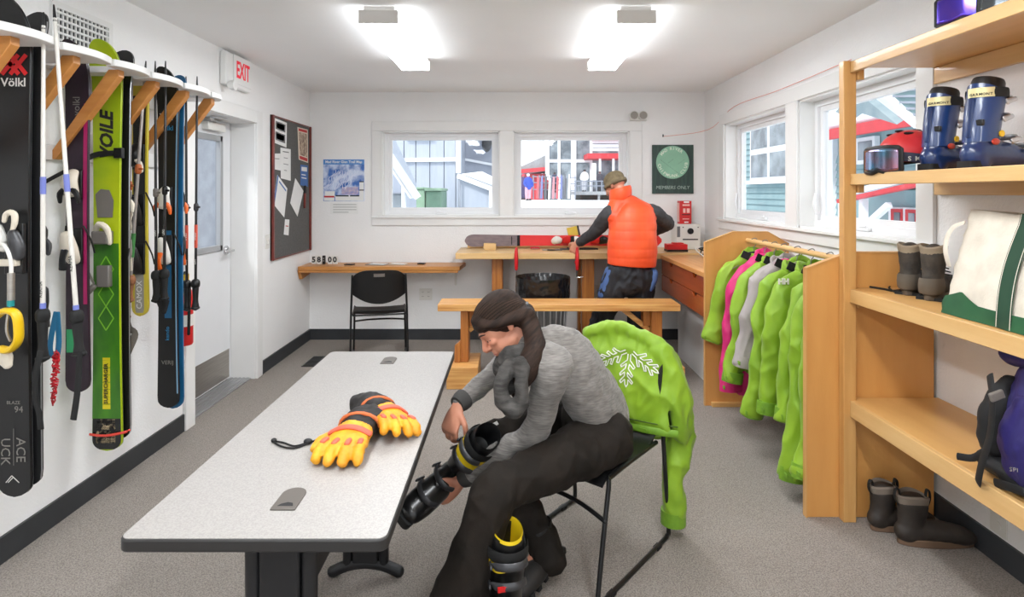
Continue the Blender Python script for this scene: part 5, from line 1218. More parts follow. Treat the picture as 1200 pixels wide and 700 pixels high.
obj('strap_flap', G().tube([V((1.635,1.85,1.43)), V((1.628,1.80,1.36)), V((1.61,1.77,1.25)), V((1.59,1.755,1.16))], [(.03,.003)]*4, 8, ref=(0,1,0), sub=4), CANV, t)
obj('handle', G().tube([P(1112,312,2.17), P(1108,295,2.17), P(1110,278,2.17), P(1118,266,2.15), P(1130,261,2.12)], [(.012,.0025)]*5, 8, ref=(0,1,0), sub=5), CANV, t)
# backpack
PUR = mat('pack_purple', (42,34,104), .6, var=.15, vs=12, bump=.15, bs=50); PKB = mat('pack_black', (16,16,18), .7, var=.2)
t = thing('backpack', 'purple and black hiking backpack on the lowest shelf', 'backpack', (1.74, 1.82, .555))
g = G().tube([(1.74,1.82,.63),(1.74,1.82,.75),(1.745,1.82,.86),(1.75,1.81,.93)], [(.15,.165),(.165,.18),(.15,.165),(.12,.13)], 24, ref=(1,0,0), sub=3)
blob('main_compartment', g, PUR, t, vox=.012, it=5, disp=fold(11, .012))
blob('lid', G().tube([(1.73,1.95,.965),(1.735,1.82,.975),(1.73,1.68,.965)], [(.12,.045),(.13,.05),(.115,.045)], 20, ref=(1,0,0), sub=4), PUR, t, vox=.01, it=4, disp=fold(14, .006))
blob('side_pocket', G().tube([(1.62,1.965,.66),(1.63,1.965,.76),(1.66,1.955,.86)], [(.055,.05),(.06,.055),(.04,.035)], 16, sub=3), PKB, t, vox=.01, it=4, disp=fold(16, .008))
blob('front_pocket', G().tube([(1.585,1.79,.64),(1.58,1.79,.74),(1.6,1.79,.83)], [(.05,.1),(.055,.105),(.04,.09)], 18, ref=(1,0,0), sub=3), PUR, t, vox=.01, it=4, disp=fold(14, .008))
blob('base_panel', G().tube([(1.72,1.98,.6),(1.7,1.82,.595),(1.72,1.66,.6)], [(.15,.05)]*3, 18, ref=(1,0,0), sub=4), PKB, t, vox=.012, it=4, disp=fold(14, .006))
def pk(x, y, dd_): return P(x, y, dd_)
obj('strap', G().tube([pk(1160,440,1.9), pk(1163,470,1.86), pk(1160,510,1.86), pk(1150,545,1.9), pk(1146,566,1.93)], [(.02,.004)]*5, 8, ref=(.3,1,0), sub=5), PKB, t)
obj('strap', G().tube([pk(1122,535,2.02), pk(1140,537,2.0), pk(1152,530,1.96)], [(.012,.003)]*3, 8, ref=(0,0.2,1), sub=4), PKB, t)
obj('strap', G().tube([pk(1166,566,1.9), pk(1180,570,1.84), pk(1200,577,1.78)], [(.014,.004)]*3, 8, ref=(0,.2,1), sub=4), PKB, t)
obj('buckle', G().box(pk(1168,464,1.835), (.045,.012,.028), MX.Rotation(R(-20),3,'Y')), GREYP, t, bev=.004)
text('SPI', .018, P(1188,551,1.77), V((.9,-.43,0)), Z_, GINK, t)
obj('grab_loop', G().tube([(1.8,1.82,.99),(1.83,1.82,1.01),(1.86,1.82,.97)], [(.01,.004)]*3, 8, sub=4), PKB, t)
DKB = mat('deck_boot', (52,44,38), .6, c2=(40,34,30), vs=20); DKS = mat('deck_sole', (112,86,66), .7, var=.1); DKC = mat('deck_lining', (120,108,96), .8); REDL = mat('pull_red', (190,40,34), .6)
hike_boot('deck_boot', 'brown ankle deck boot at the back, under the shelves', MX.Translation(V((1.70, 2.63, 0))) @ MX.Rotation(R(-84), 4, 'Z'), DKB, DKS, .185, 'boot', DKC, BLKR, 'deck boots on the floor')
hike_boot('deck_boot', 'brown ankle deck boot in front, on the floor by the shelf post', MX.Translation(V((1.76, 2.515, 0))) @ MX.Rotation(R(-94), 4, 'Z') @ MX.Scale(1.05, 4), DKB, DKS, .185, 'boot', DKC, BLKR, 'deck boots on the floor')
# ---------------------------------------------------------------- people
SKIN = mat('skin', (214,150,122), .5, c2=(204,134,106), vs=12, bump=.05, bs=120)
def head_shapes(g, c, Q, ear=True):
    """head local: x right, y forward, z up; c = centre; Q 3x3"""
    c = V(c); L = lambda p: c+Q @ V(p)
    E = lambda p, r: g.ell(L(p), r, Q)
    E((0,-.018,.035), (.072,.092,.078)); E((0,.03,.02), (.064,.06,.07))
    E((0,.045,-.035), (.052,.048,.062)); E((0,.055,-.085), (.032,.034,.026)); E((0,.01,-.055), (.055,.06,.045))
    E((0,.085,.028), (.04,.014,.012))
    g.tube([L((0,.086,.022)), L((0,.1,-.002)), L((0,.112,-.022)), L((0,.1,-.03))], [.008,.0095,.0125,.01], 10, sub=3)
    for s in (-1, 1):
        E((s*.011,.098,-.028), (.008,.009,.007)); E((s*.036,.066,-.012), (.02,.022,.018))
        if ear: g.tube([L((s*.072,-.014,-.02)), L((s*.078,-.026,.004)), L((s*.08,-.03,.022)), L((s*.076,-.014,.03))], [(.008,.012),(.006,.016),(.006,.014),(.006,.008)], 10, ref=Q @ X_, sub=3)
    g.tube([L((-.022,.086,-.054)), L((0,.094,-.05)), L((.022,.086,-.054))], [.005,.0075,.005], 8, sub=3)
    g.tube([L((-.018,.086,-.063)), L((0,.093,-.065)), L((.018,.086,-.063))], [.005,.008,.005], 8, sub=3)
def hand_shapes(g, w, d, n, s, curl=(.5,.6,.5), spread=.0, thumb=(.5,.6), sc=1.0):
    """w wrist, d finger direction, n palm normal (grip side), s thumb side"""
    w = V(w); d = V(d).normalized(); n = V(n); n = (n-d*n.dot(d)).normalized(); s_ = d.cross(n); s_ = s_ if s_.dot(V(s)) > 0 else -s_
    g.tube([w-d*.03*sc, w, w+d*.04*sc, w+d*.085*sc], [(.027*sc,.02*sc),(.028*sc,.02*sc),(.04*sc,.017*sc),(.042*sc,.014*sc)], 14, ref=s_, sub=3)
    for k, (L_, o) in enumerate(((.072,.032),(.08,.011),(.074,-.011),(.058,-.031))):
        p = w+d*(.08 if k not in (0, 3) else .074)*sc+s_*o*sc; dr = (d+s_*(o*3*spread)).normalized(); pts = [p-dr*.012*sc, p]; a = 0
        for seg, cu in zip((.45,.32,.23), curl):
            a += cu; pts.append(pts[-1]+(dr*cos(a)+n*sin(a))*L_*seg*sc)
        g.tube(pts, [.0092*sc,.0096*sc,.0088*sc,.008*sc,.0065*sc], 10, sub=2)
    p = w+d*.022*sc+s_*.026*sc; a0, a1 = thumb
    d1 = (d*.6+s_*.75+n*.3*a0).normalized(); d2 = (d*.85+s_*.2+n*a1).normalized(); d3 = (d*.8-s_*.1+n*a1*1.2).normalized()
    g.tube([p, p+d1*.042*sc, p+d1*.042*sc+d2*.034*sc, p+d1*.042*sc+d2*.034*sc+d3*.026*sc], [.0135*sc,.0115*sc,.0098*sc,.0075*sc], 10, sub=2)

# seated woman
wm = thing('person', 'person in grey sweater and dark trousers sitting, bent over a ski boot', 'person', (.31, 2.45, 0))
Lsh, Rsh = V((.15, 2.13, .865)), V((.045, 2.44, .875))
Lel, Lwr = V((.085, 2.2, .61)), V((-.168, 2.285, .405))
Rel, Rwr = V((-.055, 2.56, .735)), V((-.2, 2.385, .66))
hipL, hipR = V((.355, 2.30, .535)), V((.27, 2.54, .535)); pel = (hipL+hipR)/2
knL, anL = V((-.04, 2.035, .475)), V((-.195, 2.0, .09))
knR, anR = V((-.105, 2.44, .455)), V((.12, 2.29, .13))
neck = V((.065, 2.285, .905)); hcn = V((-.035, 2.285, .985))
hf = V((-.72,-.16,-.66)).normalized(); Qh = frame(hf, (-.62,0,.75))
g = G()
head_shapes(g, hcn, Qh)
g.tube([neck+V((.03,.0,-.04)), neck, hcn+Qh @ V((0,-.03,-.05))], [.04,.048,.05], 14, sub=3)
g.tube([pel+V((.03,0,0)), pel.lerp(neck,.4)+V((.085,0,.03)), pel.lerp(neck,.75)+V((.08,0,.02)), neck+V((.05,0,-.05))], [(.08,.12),(.06,.11),(.06,.12),(.04,.07)], 18, ref=(1,-.3,0), sub=3)
for a, b, c in ((Lsh, Lel, Lwr), (Rsh, Rel, Rwr)):
    g.tube([a.lerp(neck, .3), a, a.lerp(b, .5), b, b.lerp(c, .4), c], [.04,.042,.038,.033,.032,.024], 12, sub=3)
for a, b, c in ((hipL, knL, anL), (hipR, knR, anR)):
    g.tube([a.lerp(pel,.3), a.lerp(b,.3), b, b.lerp(c,.4), c], [.075,.068,.05,.046,.034], 12, sub=3)
for p, q in ((anL, V((-.22,1.85,.03))), (anR, V((.03,2.2,.03)))): g.tube([p, p.lerp(q,.5)+V((0,0,-.02)), q], [.034,.035,.028], 10, sub=2)
hand_shapes(g, Lwr+V((-.035,.004,-.028)), (-.75,-.1,-.62), (-.1,.9,.3), (-.3,0,.9), (.35,.5,.5), .3, (.4,.5), 1.02)
hand_shapes(g, Rwr+V((-.018,-.022,-.022)), (-.35,-.25,-.88), (.55,.75,-.1), (.7,-.6,-.1), (.5,.65,.5), .5, (.4,.5), 1.04)
blob('body', g, SKIN, wm, vox=.0042, it=4)
# face details
Lh = lambda p: hcn+Qh @ V(p)
LASH = mat('lash_brown', (60,40,32), .7); LIP = mat('lips', (176,92,84), .45)
for s in (-1, 1):
    obj('eyelash', G().tube([Lh((s*.018,.0835,.001)), Lh((s*.033,.0825,-.004)), Lh((s*.049,.073,.0))], [.0022,.003,.002], 6, sub=3), LASH, wm)
    obj('eyebrow', G().tube([Lh((s*.014,.0975,.03)), Lh((s*.034,.092,.036)), Lh((s*.054,.074,.03))], [.003,.004,.002], 6, sub=3), LASH, wm)
obj('mouth', G().tube([Lh((-.024,.089,-.059)), Lh((0,.0995,-.0575)), Lh((.024,.089,-.059))], [.0015,.0028,.0015], 6, sub=3), LIP, wm)
HAIR = hairmat('hair_brown', (54,39,31), (24,17,14), (-.66,0,.75), (.75,0,.66))
g = G()
for p, r in (((0,-.022,.045),(.086,.104,.086)), ((0,.022,.062),(.074,.072,.056)), ((0,-.07,.0),(.072,.058,.075))): g.ell(Lh(p), r, Qh)
for s in (-1, 1):
    g.tube([Lh((s*.02,.07,.088)), Lh((s*.06,.05,.062)), Lh((s*.079,.015,.034)), Lh((s*.08,-.04,.01)), Lh((s*.06,-.09,-.025))], [.016,.02,.02,.026,.036], 10, sub=4)
tail = [Lh((-.02,-.1,-.02)), P(627,402,2.18), P(623,422,2.12), P(614,440,2.11), P(604,462,2.14)]
g.tube(tail, [.036,.04,.046,.042,.018], 14, sub=5)
blob('hair', g, HAIR, wm, vox=.006, it=12, disp=lambda p: .0018*NZ.noise(V(((p.z-p.x)*60,p.y*40,(p.z+p.x)*8))))
random.seed(21)
HS = [G(), G()]
for k in range(54):
    th = R(-98+196*k/53); f0 = 22+10*abs(sin(th)); pts = []
    for q in range(10):
        ph = R(f0+(168-f0)*q/9); pts.append(Lh((.089*sin(ph)*sin(th)*(1+.0*q), -.02+.1065*cos(ph), .045+.0895*sin(ph)*cos(th)-.055*(q/9)**2*(1-abs(sin(th))*.3))))
    HS[k % 2].tube(pts, [(.0022+.0012*random.random())]*10, 6, sub=2)
for k in range(16):
    an = 2*pi*k/16; rr_ = [.034,.038,.044,.040,.014]
    HS[k % 2].tube([p_+V((cos(an)*r_*.8, -abs(sin(an))*r_*.4+sin(an)*r_*.55, cos(an)*r_*.35)) for p_, r_ in zip(tail, rr_)], .0035, 6, sub=4)
o_ = obj('hair_strands', HS[0], hairmat('hair_dark', (40,29,23), (22,16,13), (-.66,0,.75), (.75,0,.66)), wm); o_['kind'] = 'stuff'
o_ = obj('hair_strands', HS[1], hairmat('hair_light', (70,52,41), (40,29,23), (-.66,0,.75), (.75,0,.66)), wm); o_['kind'] = 'stuff'
obj('hair_tie', G().tube([Lh((-.02,-.1,-.02))+V((.005+.0*k,.034*cos(k*.6),.034*sin(k*.6))) for k in range(12)], .006, 8), BLK, wm)
SWT = mat('sweater_heather', (136,131,126), .9, c2=(92,88,84), vs=22, st=(1.2,1.2,9), bump=.25, bs=60, lo=.3, hi=.75, sheen=.2)
g = G()
bk_ = V((.06, 0, .03))
g.tube([pel+V((.045,.02,-.045)), pel+V((.045,.01,.06)), pel.lerp(neck,.38)+V((.085,0,.035)), pel.lerp(neck,.70)+V((.085,0,.035)), neck+V((.07,0,-.04))], [(.125,.19),(.115,.18),(.098,.16),(.095,.155),(.07,.12)], 24, ref=(1,-.35,.3), sub=4)
for a, b, c, r0 in ((Lsh, Lel, Lwr, .068), (Rsh, Rel, Rwr, .064)):
    g.tube([a.lerp(neck, .45)+V((.02,0,-.01)), a, a.lerp(b, .45), b, b.lerp(c, .45), c+(c-b).normalized()*.005], [.075,.074,.06,.05,.046,.037], 16, sub=4)
g.tube([neck+V((.05,0,-.04)), neck+V((.01,0,.005))], [.085,.066], 16)
def swf(p): return .008*NZ.noise(V((p.x*14+p.z*10, p.y*10, p.z*14-p.x*10)))+.004*NZ.noise(V((p.x*34, p.y*24, p.z*34)))
blob('sweater', g, SWT, wm, vox=.0065, it=5, disp=swf)
for b, c in ((Lel, Lwr), (Rel, Rwr)):
    e = (c-b).normalized(); obj('cuff', G().tube([c-e*.012, c+e*.012, c+e*.034], [.042,.041,.034], 18, rnd=False), mat('sweater_cuff', (66,64,62), .9), wm)
# seams on the sweater
g = G().tube([P(598,428,2.1), P(589,446,2.07), P(588,464,2.06), P(596,478,2.05), P(606,478,2.04), P(612,462,2.05), P(612,442,2.06), P(610,425,2.08)], [.026,.026,.028,.03,.03,.028,.028,.026], 14, sub=4)
g.tube([P(603,432,2.14), P(600,455,2.12)], [.03,.03], 12)
g.tube([P(620,415,2.2), P(600,420,2.2), P(590,430,2.3), P(592,432,2.4)], [.04,.045,.045,.04], 12, sub=3)
blob('cowl', g, mat('cowl_charcoal', (80,77,74), .9, c2=(46,44,42), vs=14, st=(1,1,4), bump=.3, bs=150), wm, vox=.0065, it=3, disp=cloth(3, .008, .004, 14, .8))
PANT = mat('trousers', (38,32,27), .8, c2=(29,25,21), spec=.2, vs=8, bump=.1, bs=120)
g = G()
g.tube([pel+V((.035,.02,-.02)), pel+V((.02,.01,.05))], [(.135,.195),(.125,.185)], 20, ref=(1,-.35,0))
g.tube([hipL+V((.02,.02,0)), hipL.lerp(knL,.35), hipL.lerp(knL,.8), knL+V((-.01,-.005,.0)), knL.lerp(anL,.25)+V((-.01,-.01,0)), knL.lerp(anL,.6), anL+V((.0,-.0,-.02)), anL+V((.0,-.005,-.06))], [.105,.098,.08,.078,.078,.084,.098,.1], 20, sub=4, rnd=True)
g.tube([hipR, hipR.lerp(knR,.5), knR+V((-.01,0,.0)), knR.lerp(anR,.3), anR.lerp(knR,-.1)], [.1,.09,.074,.072,.07], 18, sub=4)
blob('trousers', g, PANT, wm, vox=.0075, it=5, disp=cloth(5.1, .010, .005, 9, .8))
obj('pocket_zip', G().tube([P(672,543,2.185), P(673,553,2.185), P(672,562,2.185)], .003, 6), mat('zip_grey', (130,126,120), .5), wm)
obj('hem_grip', G().tube([anR.lerp(knR,.16)+V((.07*cos(a),.07*sin(a),.02*cos(a))) for a in [k*.45 for k in range(15)]], [(.012,.004)]*15, 8, ref=(0,0,1)), BLKR, wm)
obj('logo_patch', G().box(P(579,498,2.37), (.035,.004,.014), MX.Rotation(R(-30),3,'Y')), WHITEP, wm)
SHB = mat('shoe_black', (34,31,29), .6, var=.15)
g = G().tube([V((.15,2.33,.10)), V((.12,2.28,.075)), V((.07,2.2,.06)), V((.03,2.15,.045))], [(.042,.045),(.045,.045),(.045,.038),(.036,.028)], 16, ref=(1,-.6,0), sub=4)
sh_ = blob('shoe', g, SHB, wm, vox=.006, it=4)
for k in range(7):
    p = V((.175,2.35,.085)).lerp(V((.02,2.135,.015)), k/6); obj('sole_lug', G().box(p+V((0,0,-.004)), (.085,.022,.026), MX.Rotation(R(-35),3,'Z') @ MX.Rotation(R(14),3,'X')), BLKR, sh_, bev=.003)
obj('shoe', G().tube([anL+V((0,.02,-.04)), V((-.21,1.9,.045)), V((-.22,1.80,.035))], [(.042,.045),(.046,.042),(.036,.028)], 14, ref=(1,0,0), sub=4), SHB, wm)
# boot in her hands and its partner on the floor
SBK = mat('boot_black', (20,20,20), .3, var=.1, coat=.2); SBC = mat('boot_black_cuff', (16,16,16), .35); SYL = mat('boot_yellow', (222,190,16), .5)
Qb = frame((-.5,-.85,-.1), (.68,-.1,.72))
Mb_ = MX.Translation(P(514,572,2.36)) @ Qb.to_4x4()
t, _ = ski_boot('ski_boot', 'black and yellow ski boot held in the seated person\'s hands', Mb_, SBK, SBC, BLK, DGREY, scale=1.08, loc=tuple(P(520,560,2.3)), yellow=None, group='black and yellow touring boots')
for z0, a0, a1 in ((.262, 10, 190), (.215, 20, 200)):
    obj('yellow_band', G().grid(lambda u, v: _ @ V((.0625*cos(R(a0+(a1-a0)*u)), -.036+.074*sin(R(a0+(a1-a0)*u))+(z0-.2)*.18, z0+(v-.5)*.036*(1-abs(2*u-1)**3))), 20, 3), SYL, t)
Mf = MX.Translation(V((-.01, 1.95, 0))) @ MX.Rotation(R(195), 4, 'Z')
t, _ = ski_boot('ski_boot', 'open black ski boot with yellow liner standing on the floor', Mf, SBK, SBC, BLK, DGREY, scale=1.12, yellow=SYL, group='black and yellow touring boots')
obj('yellow_band', G().grid(lambda u, v: _ @ V((.0605*cos(R(-20+120*u)), -.032+.0705*sin(R(-20+120*u)), .255+(v-.5)*.045*sin(pi*u))), 16, 3), SYL, t)
obj('red_tab', G().box(_ @ V((.03,.045,.2)), (.03,.006,.014), _.to_3x3()), REDP, t)

# jacket draped on the woman's chair
RZ = R(140.2); TC = MX.Translation(V((.311, 2.497, 0))) @ MX.Rotation(RZ, 4, 'Z')
jk = thing('draped_jacket', 'lime green ski jacket with white snowflake print draped over the chair back', 'jacket', (.53, 2.68, .4))
c_ = lambda x, y, z: TC @ V((x, y, z))     # chair local: x right of chair, y forward
g = G()
# front and back fall over the backrest
for (yo, zlo) in ((-.235, .47), (-.33, .42)):
    v = []
    g.tube([c_(-.02,-.30,.84), c_(-.02,yo-.02,.74), c_(-.02,yo,.60), c_(-.02,yo,zlo)], [(.185,.022),(.235,.022),(.25,.024),(.255,.024)], 30, ref=TC.to_3x3() @ X_, sub=5)
g.tube([c_(-.19,-.295,.83), c_(0,-.305,.87), c_(.17,-.295,.83)], [.03,.036,.03], 14, sub=4)
# near side flap and sleeve (camera right is chair local -x)
g.tube([c_(-.2,-.3,.80), c_(-.25,-.31,.70), c_(-.28,-.32,.58), c_(-.285,-.33,.45)], [(.05,.045),(.07,.05),(.075,.045),(.06,.035)], 16, ref=TC.to_3x3() @ Y_, sub=4)
g.tube([c_(-.22,-.33,.74), c_(-.26,-.37,.58), c_(-.265,-.36,.42), c_(-.25,-.33,.25), c_(-.25,-.32,.09)], [.055,.06,.058,.052,.05], 16, sub=4)
g.tube([c_(-.08,-.27,.5), c_(-.09,-.29,.43), c_(-.13,-.28,.38)], [(.04,.02),(.045,.022),(.03,.018)], 12, sub=3)
def jf(p): return .010*NZ.noise(V((p.x*13+p.z*5, p.y*13, p.z*8)))+.009*NZ.noise(V((p.x*22, p.y*22+p.z*9, p.z*13)))
JB = blob('jacket_shell', g, LIMEJ, jk, vox=.0075, it=5, disp=cloth(2.3, .014, .006, 9, .7))
obj('hem_band', G().tube([c_(.2,-.205,.48), c_(.0,-.198,.472), c_(-.2,-.205,.478), c_(-.3,-.25,.475)], [(.016,.006)]*4, 8, ref=(0,0,1), sub=5), LIMED, jk)
obj('hem_seam', G().tube([c_(.2,-.206,.51), c_(.0,-.2,.503), c_(-.2,-.206,.51), c_(-.3,-.25,.505)], .003, 6, sub=4), mat('seam_dark', (60,84,20), .7), jk)
obj('hem_label', G().box(c_(-.16,-.196,.475), (.05,.004,.016), TC.to_3x3()), LIMED, jk)
obj('sleeve_cuff', G().tube([c_(-.25,-.3205,.11), c_(-.25,-.318,.05)], [.054,.054], 20, rnd=False), LIMED, jk)
obj('drawcord', G().tube([c_(.1,-.22,.47), c_(.105,-.23,.42), c_(.1,-.225,.38), c_(.108,-.23,.33)], [.004,.004,.006,.01], 8, sub=3), BLKR, jk)
obj('stuffed_pocket', G().lathe([(.001,0),(.035,.004),(.044,.02),(.045,.06)], c_(.07,-.05,.385), None, 18), mat('pocket_dark_green', (52,66,52), .7), jk)
# snowflake print follows the fabric
from mathutils.bvhtree import BVHTree
bm = bmesh.new(); bm.from_mesh(JB.data); bvh = BVHTree.FromBMesh(bm); Mi = RM[jk]
def onj(u, w):      # u along backrest, w height; cast toward the backrest from the front
    o_ = Mi.inverted() @ c_(u, .3, w); dr = (Mi.to_3x3().inverted() @ (TC.to_3x3() @ V((0,-1,-.12)))).normalized()
    h_ = bvh.ray_cast(o_, dr)[0]; return None if h_ is None else (Mi @ h_)-(TC.to_3x3() @ dr if 0 else Mi.to_3x3() @ dr)*.002
def stroke(pts):
    q = []
    for (a, b) in zip(pts[:-1], pts[1:]):
        for k in range(6): q.append((a[0]+(b[0]-a[0])*k/6, a[1]+(b[1]-a[1])*k/6))
    q = [onj(*p) for p in q+[pts[-1]]]; q = [p for p in q if p is not None]
    if len(q) > 2: obj('snowflake_print', G().tube(q, .0026, 6), WINK, jk)
fc = (-.075, .86); ur = lambda ang, r, off=0, oa=0: (fc[0]+r*cos(R(ang))+off*cos(R(ang+oa)), fc[1]+r*sin(R(ang))+off*sin(R(ang+oa)))
for ang, L_ in ((-90,.15), (-152,.15), (-28,.15)):
    for s in (-1, 1):
        w_ = .007; pa = [ur(ang, .02, w_*s, 90)]
        for r0 in (.045, .08, .112):
            pa += [ur(ang, r0, w_*s, 90), ur(ang, r0+.026, .036*s*(1.1-r0*3), 90), ur(ang, r0+.034, .03*s*(1.1-r0*3), 90), ur(ang, r0+.016, w_*s, 90)]
        pa += [ur(ang, L_, w_*s*.8, 90), ur(ang, L_+.01)]
        stroke(pa)
bm.free()

# man in orange vest, seen from behind
mn = thing('person', 'person in orange vest and cap standing at the workbench, seen from behind', 'person', (.95, 5.0, 0))
D = 4.98
mp = lambda x, y, dd_=0: P(x, y, D+dd_)
pel2 = mp(737,318); nk2 = mp(727,236,.12); Ls2, Rs2 = mp(714,252,.06), mp(766,250,.1)
Le2, Lw2 = mp(697,272,.22), mp(680,284,.40); Re2, Rw2 = mp(783,262,.28), mp(768,272,.44)
hd2 = mp(721,218.5,.2); Q2 = frame((-.55,.62,-.42), Z_)
hl2, hr2 = mp(724,322), mp(752,322,.02); kl2, al2 = mp(708,368,-.0), V((mp(688,0).x, D-.05, .08)); kr2, ar2 = mp(749,368,.05), V((mp(747,0).x, D+.06, .08))
g = G(); head_shapes(g, hd2, Q2)
g.tube([nk2+V((0,0,-.04)), nk2, hd2+Q2 @ V((0,-.03,-.05))], .055, 12, sub=2)
g.tube([pel2, mp(741,280,.02), mp(738,252,.08), nk2+V((0,0,-.05))], [(.14,.1),(.14,.1),(.17,.1),(.07,.06)], 18, ref=(1,0,0), sub=3)
for a, b, c in ((Ls2, Le2, Lw2), (Rs2, Re2, Rw2)): g.tube([a.lerp(nk2,.3), a, b, c], [.045,.048,.038,.028], 12, sub=4)
for a, b, c in ((hl2, kl2, al2), (hr2, kr2, ar2)): g.tube([a, b, c], [.08,.055,.04], 12, sub=4)
for p in (al2, ar2): g.tube([p, p+V((-.03,.1,-.045)), p+V((-.06,.18,-.05))], [.036,.034,.026], 10, sub=2)
hand_shapes(g, Lw2+V((-.02,.03,-.01)), (-.4,.35,-.85), (.2,.5,-.2), (.3,.9,0), (.4,.5,.4), .3, (.4,.5), 1.1)
hand_shapes(g, Rw2+V((-.02,.03,-.01)), (-.8,.4,-.4), (0,.1,-.9), (-.3,.9,0), (.4,.5,.4), .3, (.4,.5), 1.1)
blob('body', g, SKIN, mn, vox=.0055, it=4)
ORV = mat('vest_orange', (238,88,34), .5, c2=(228,74,28), vs=6, sheen=.1)
g = G().tube([mp(740,311,-.0), mp(741,295,.0), mp(741,275,.02), mp(741,255,.06), mp(735,243,.1), nk2+V((.01,-.01,.0))], [(.205,.135),(.21,.14),(.2,.14),(.195,.135),(.13,.11),(.08,.08)], 28, ref=(1,0,0), sub=5, rnd=False)
g.tube([Ls2+V((.04,0,-.01)), nk2+V((.02,-.01,-.03)), Rs2+V((-.04,0,-.01))], [.085,.095,.085], 16, sub=3)
def vf(p): return .003*abs(sin((p.z-.88)*pi/.075))**.5+.006*NZ.noise(p*9)
blob('vest', g, ORV, mn, vox=.008, it=3, disp=vf)
obj('vest_collar', G().tube([nk2+V((.085*cos(a), .08*sin(a)-.005, .06+.02*cos(a))) for a in [2*pi*k/16 for k in range(17)]], [(.06,.014)]*17, 10, ref=(0,0,1), sub=2), ORV, mn)
CHR = mat('shirt_charcoal', (68,66,68), .85, c2=(52,51,54), vs=10, bump=.2, bs=120)
for a, b, c in ((Ls2, Le2, Lw2), (Rs2, Re2, Rw2)):
    blob('sleeve', G().tube([a.lerp(nk2,.15), a, a.lerp(b,.55), b, b.lerp(c,.5), c], [.07,.075,.066,.058,.05,.042], 16, sub=4), CHR, mn, vox=.008, it=3, disp=fold(14, .007))
PTB = mat('pants_navy_black', (32,34,42), .75, c2=(22,23,29), vs=8); PBL = mat('pants_blue', (70,98,150), .7, var=.1)
g = G().tube([pel2+V((.0,.01,.02)), pel2+V((0,.0,-.09))], [(.185,.125),(.18,.13)], 22, ref=(1,0,0))
for a, b, c in ((hl2, kl2, al2), (hr2, kr2, ar2)): g.tube([a, a.lerp(b,.5), b, b.lerp(c,.5), c+V((0,0,-.03))], [.115,.108,.092,.09,.098], 18, sub=4)
blob('trousers', g, PTB, mn, vox=.009, it=4, disp=cloth(1.7, .016, .009, 9, 1.0))
blob('thigh_patch', G().tube([mp(716,319,-.0), mp(712,331,-.0), mp(706,346,.0)], [(.054,.092),(.054,.094),(.04,.072)], 14, ref=(1,0,0), sub=3), PBL, mn, vox=.008, it=3)
blob('thigh_patch', G().tube([mp(765,320,.0), mp(764,328,.0), mp(761,338,.0)], [(.042,.084),(.042,.084),(.03,.06)], 14, ref=(1,0,0), sub=3), PBL, mn, vox=.008, it=3)
for p in (al2, ar2): obj('shoe', G().tube([p+V((0,-.03,-.035)), p+V((-.03,.1,-.035)), p+V((-.06,.19,-.045))], [(.045,.045),(.048,.042),(.036,.03)], 14, ref=(1,0,0), sub=3), SHB, mn)
HAT = mat('hat_olive', (128,112,84), .85, c2=(104,92,70), vs=30)
g = G(); g.ell(hd2+Q2 @ V((0,-.012,.06)), (.084,.104,.075), Q2); g.ell(hd2+Q2 @ V((0,-.012,.03)), (.085,.106,.055), Q2)
cap = blob('cap', g, HAT, mn, vox=.007, it=3)
obj('cap_band', G().tube([hd2+Q2 @ V((.088*cos(a), -.012+.108*sin(a), .018)) for a in [2*pi*k/24 for k in range(25)]], [(.016,.006)]*25, 8, ref=Q2 @ Z_), HAT, cap)
blob('beard', G().tube([hd2+Q2 @ V((-.06,.02,-.05)), hd2+Q2 @ V((0,.085,-.085)), hd2+Q2 @ V((.06,.02,-.05))], [.02,.03,.02], 12, sub=4), HAIR, mn, vox=.007, it=3)
obj('wristband', G().tube([Lw2+V((.03*cos(a)-.006,.01*sin(a),.032*sin(a))) for a in [2*pi*k/14 for k in range(15)]], .006, 8), BLK, mn)

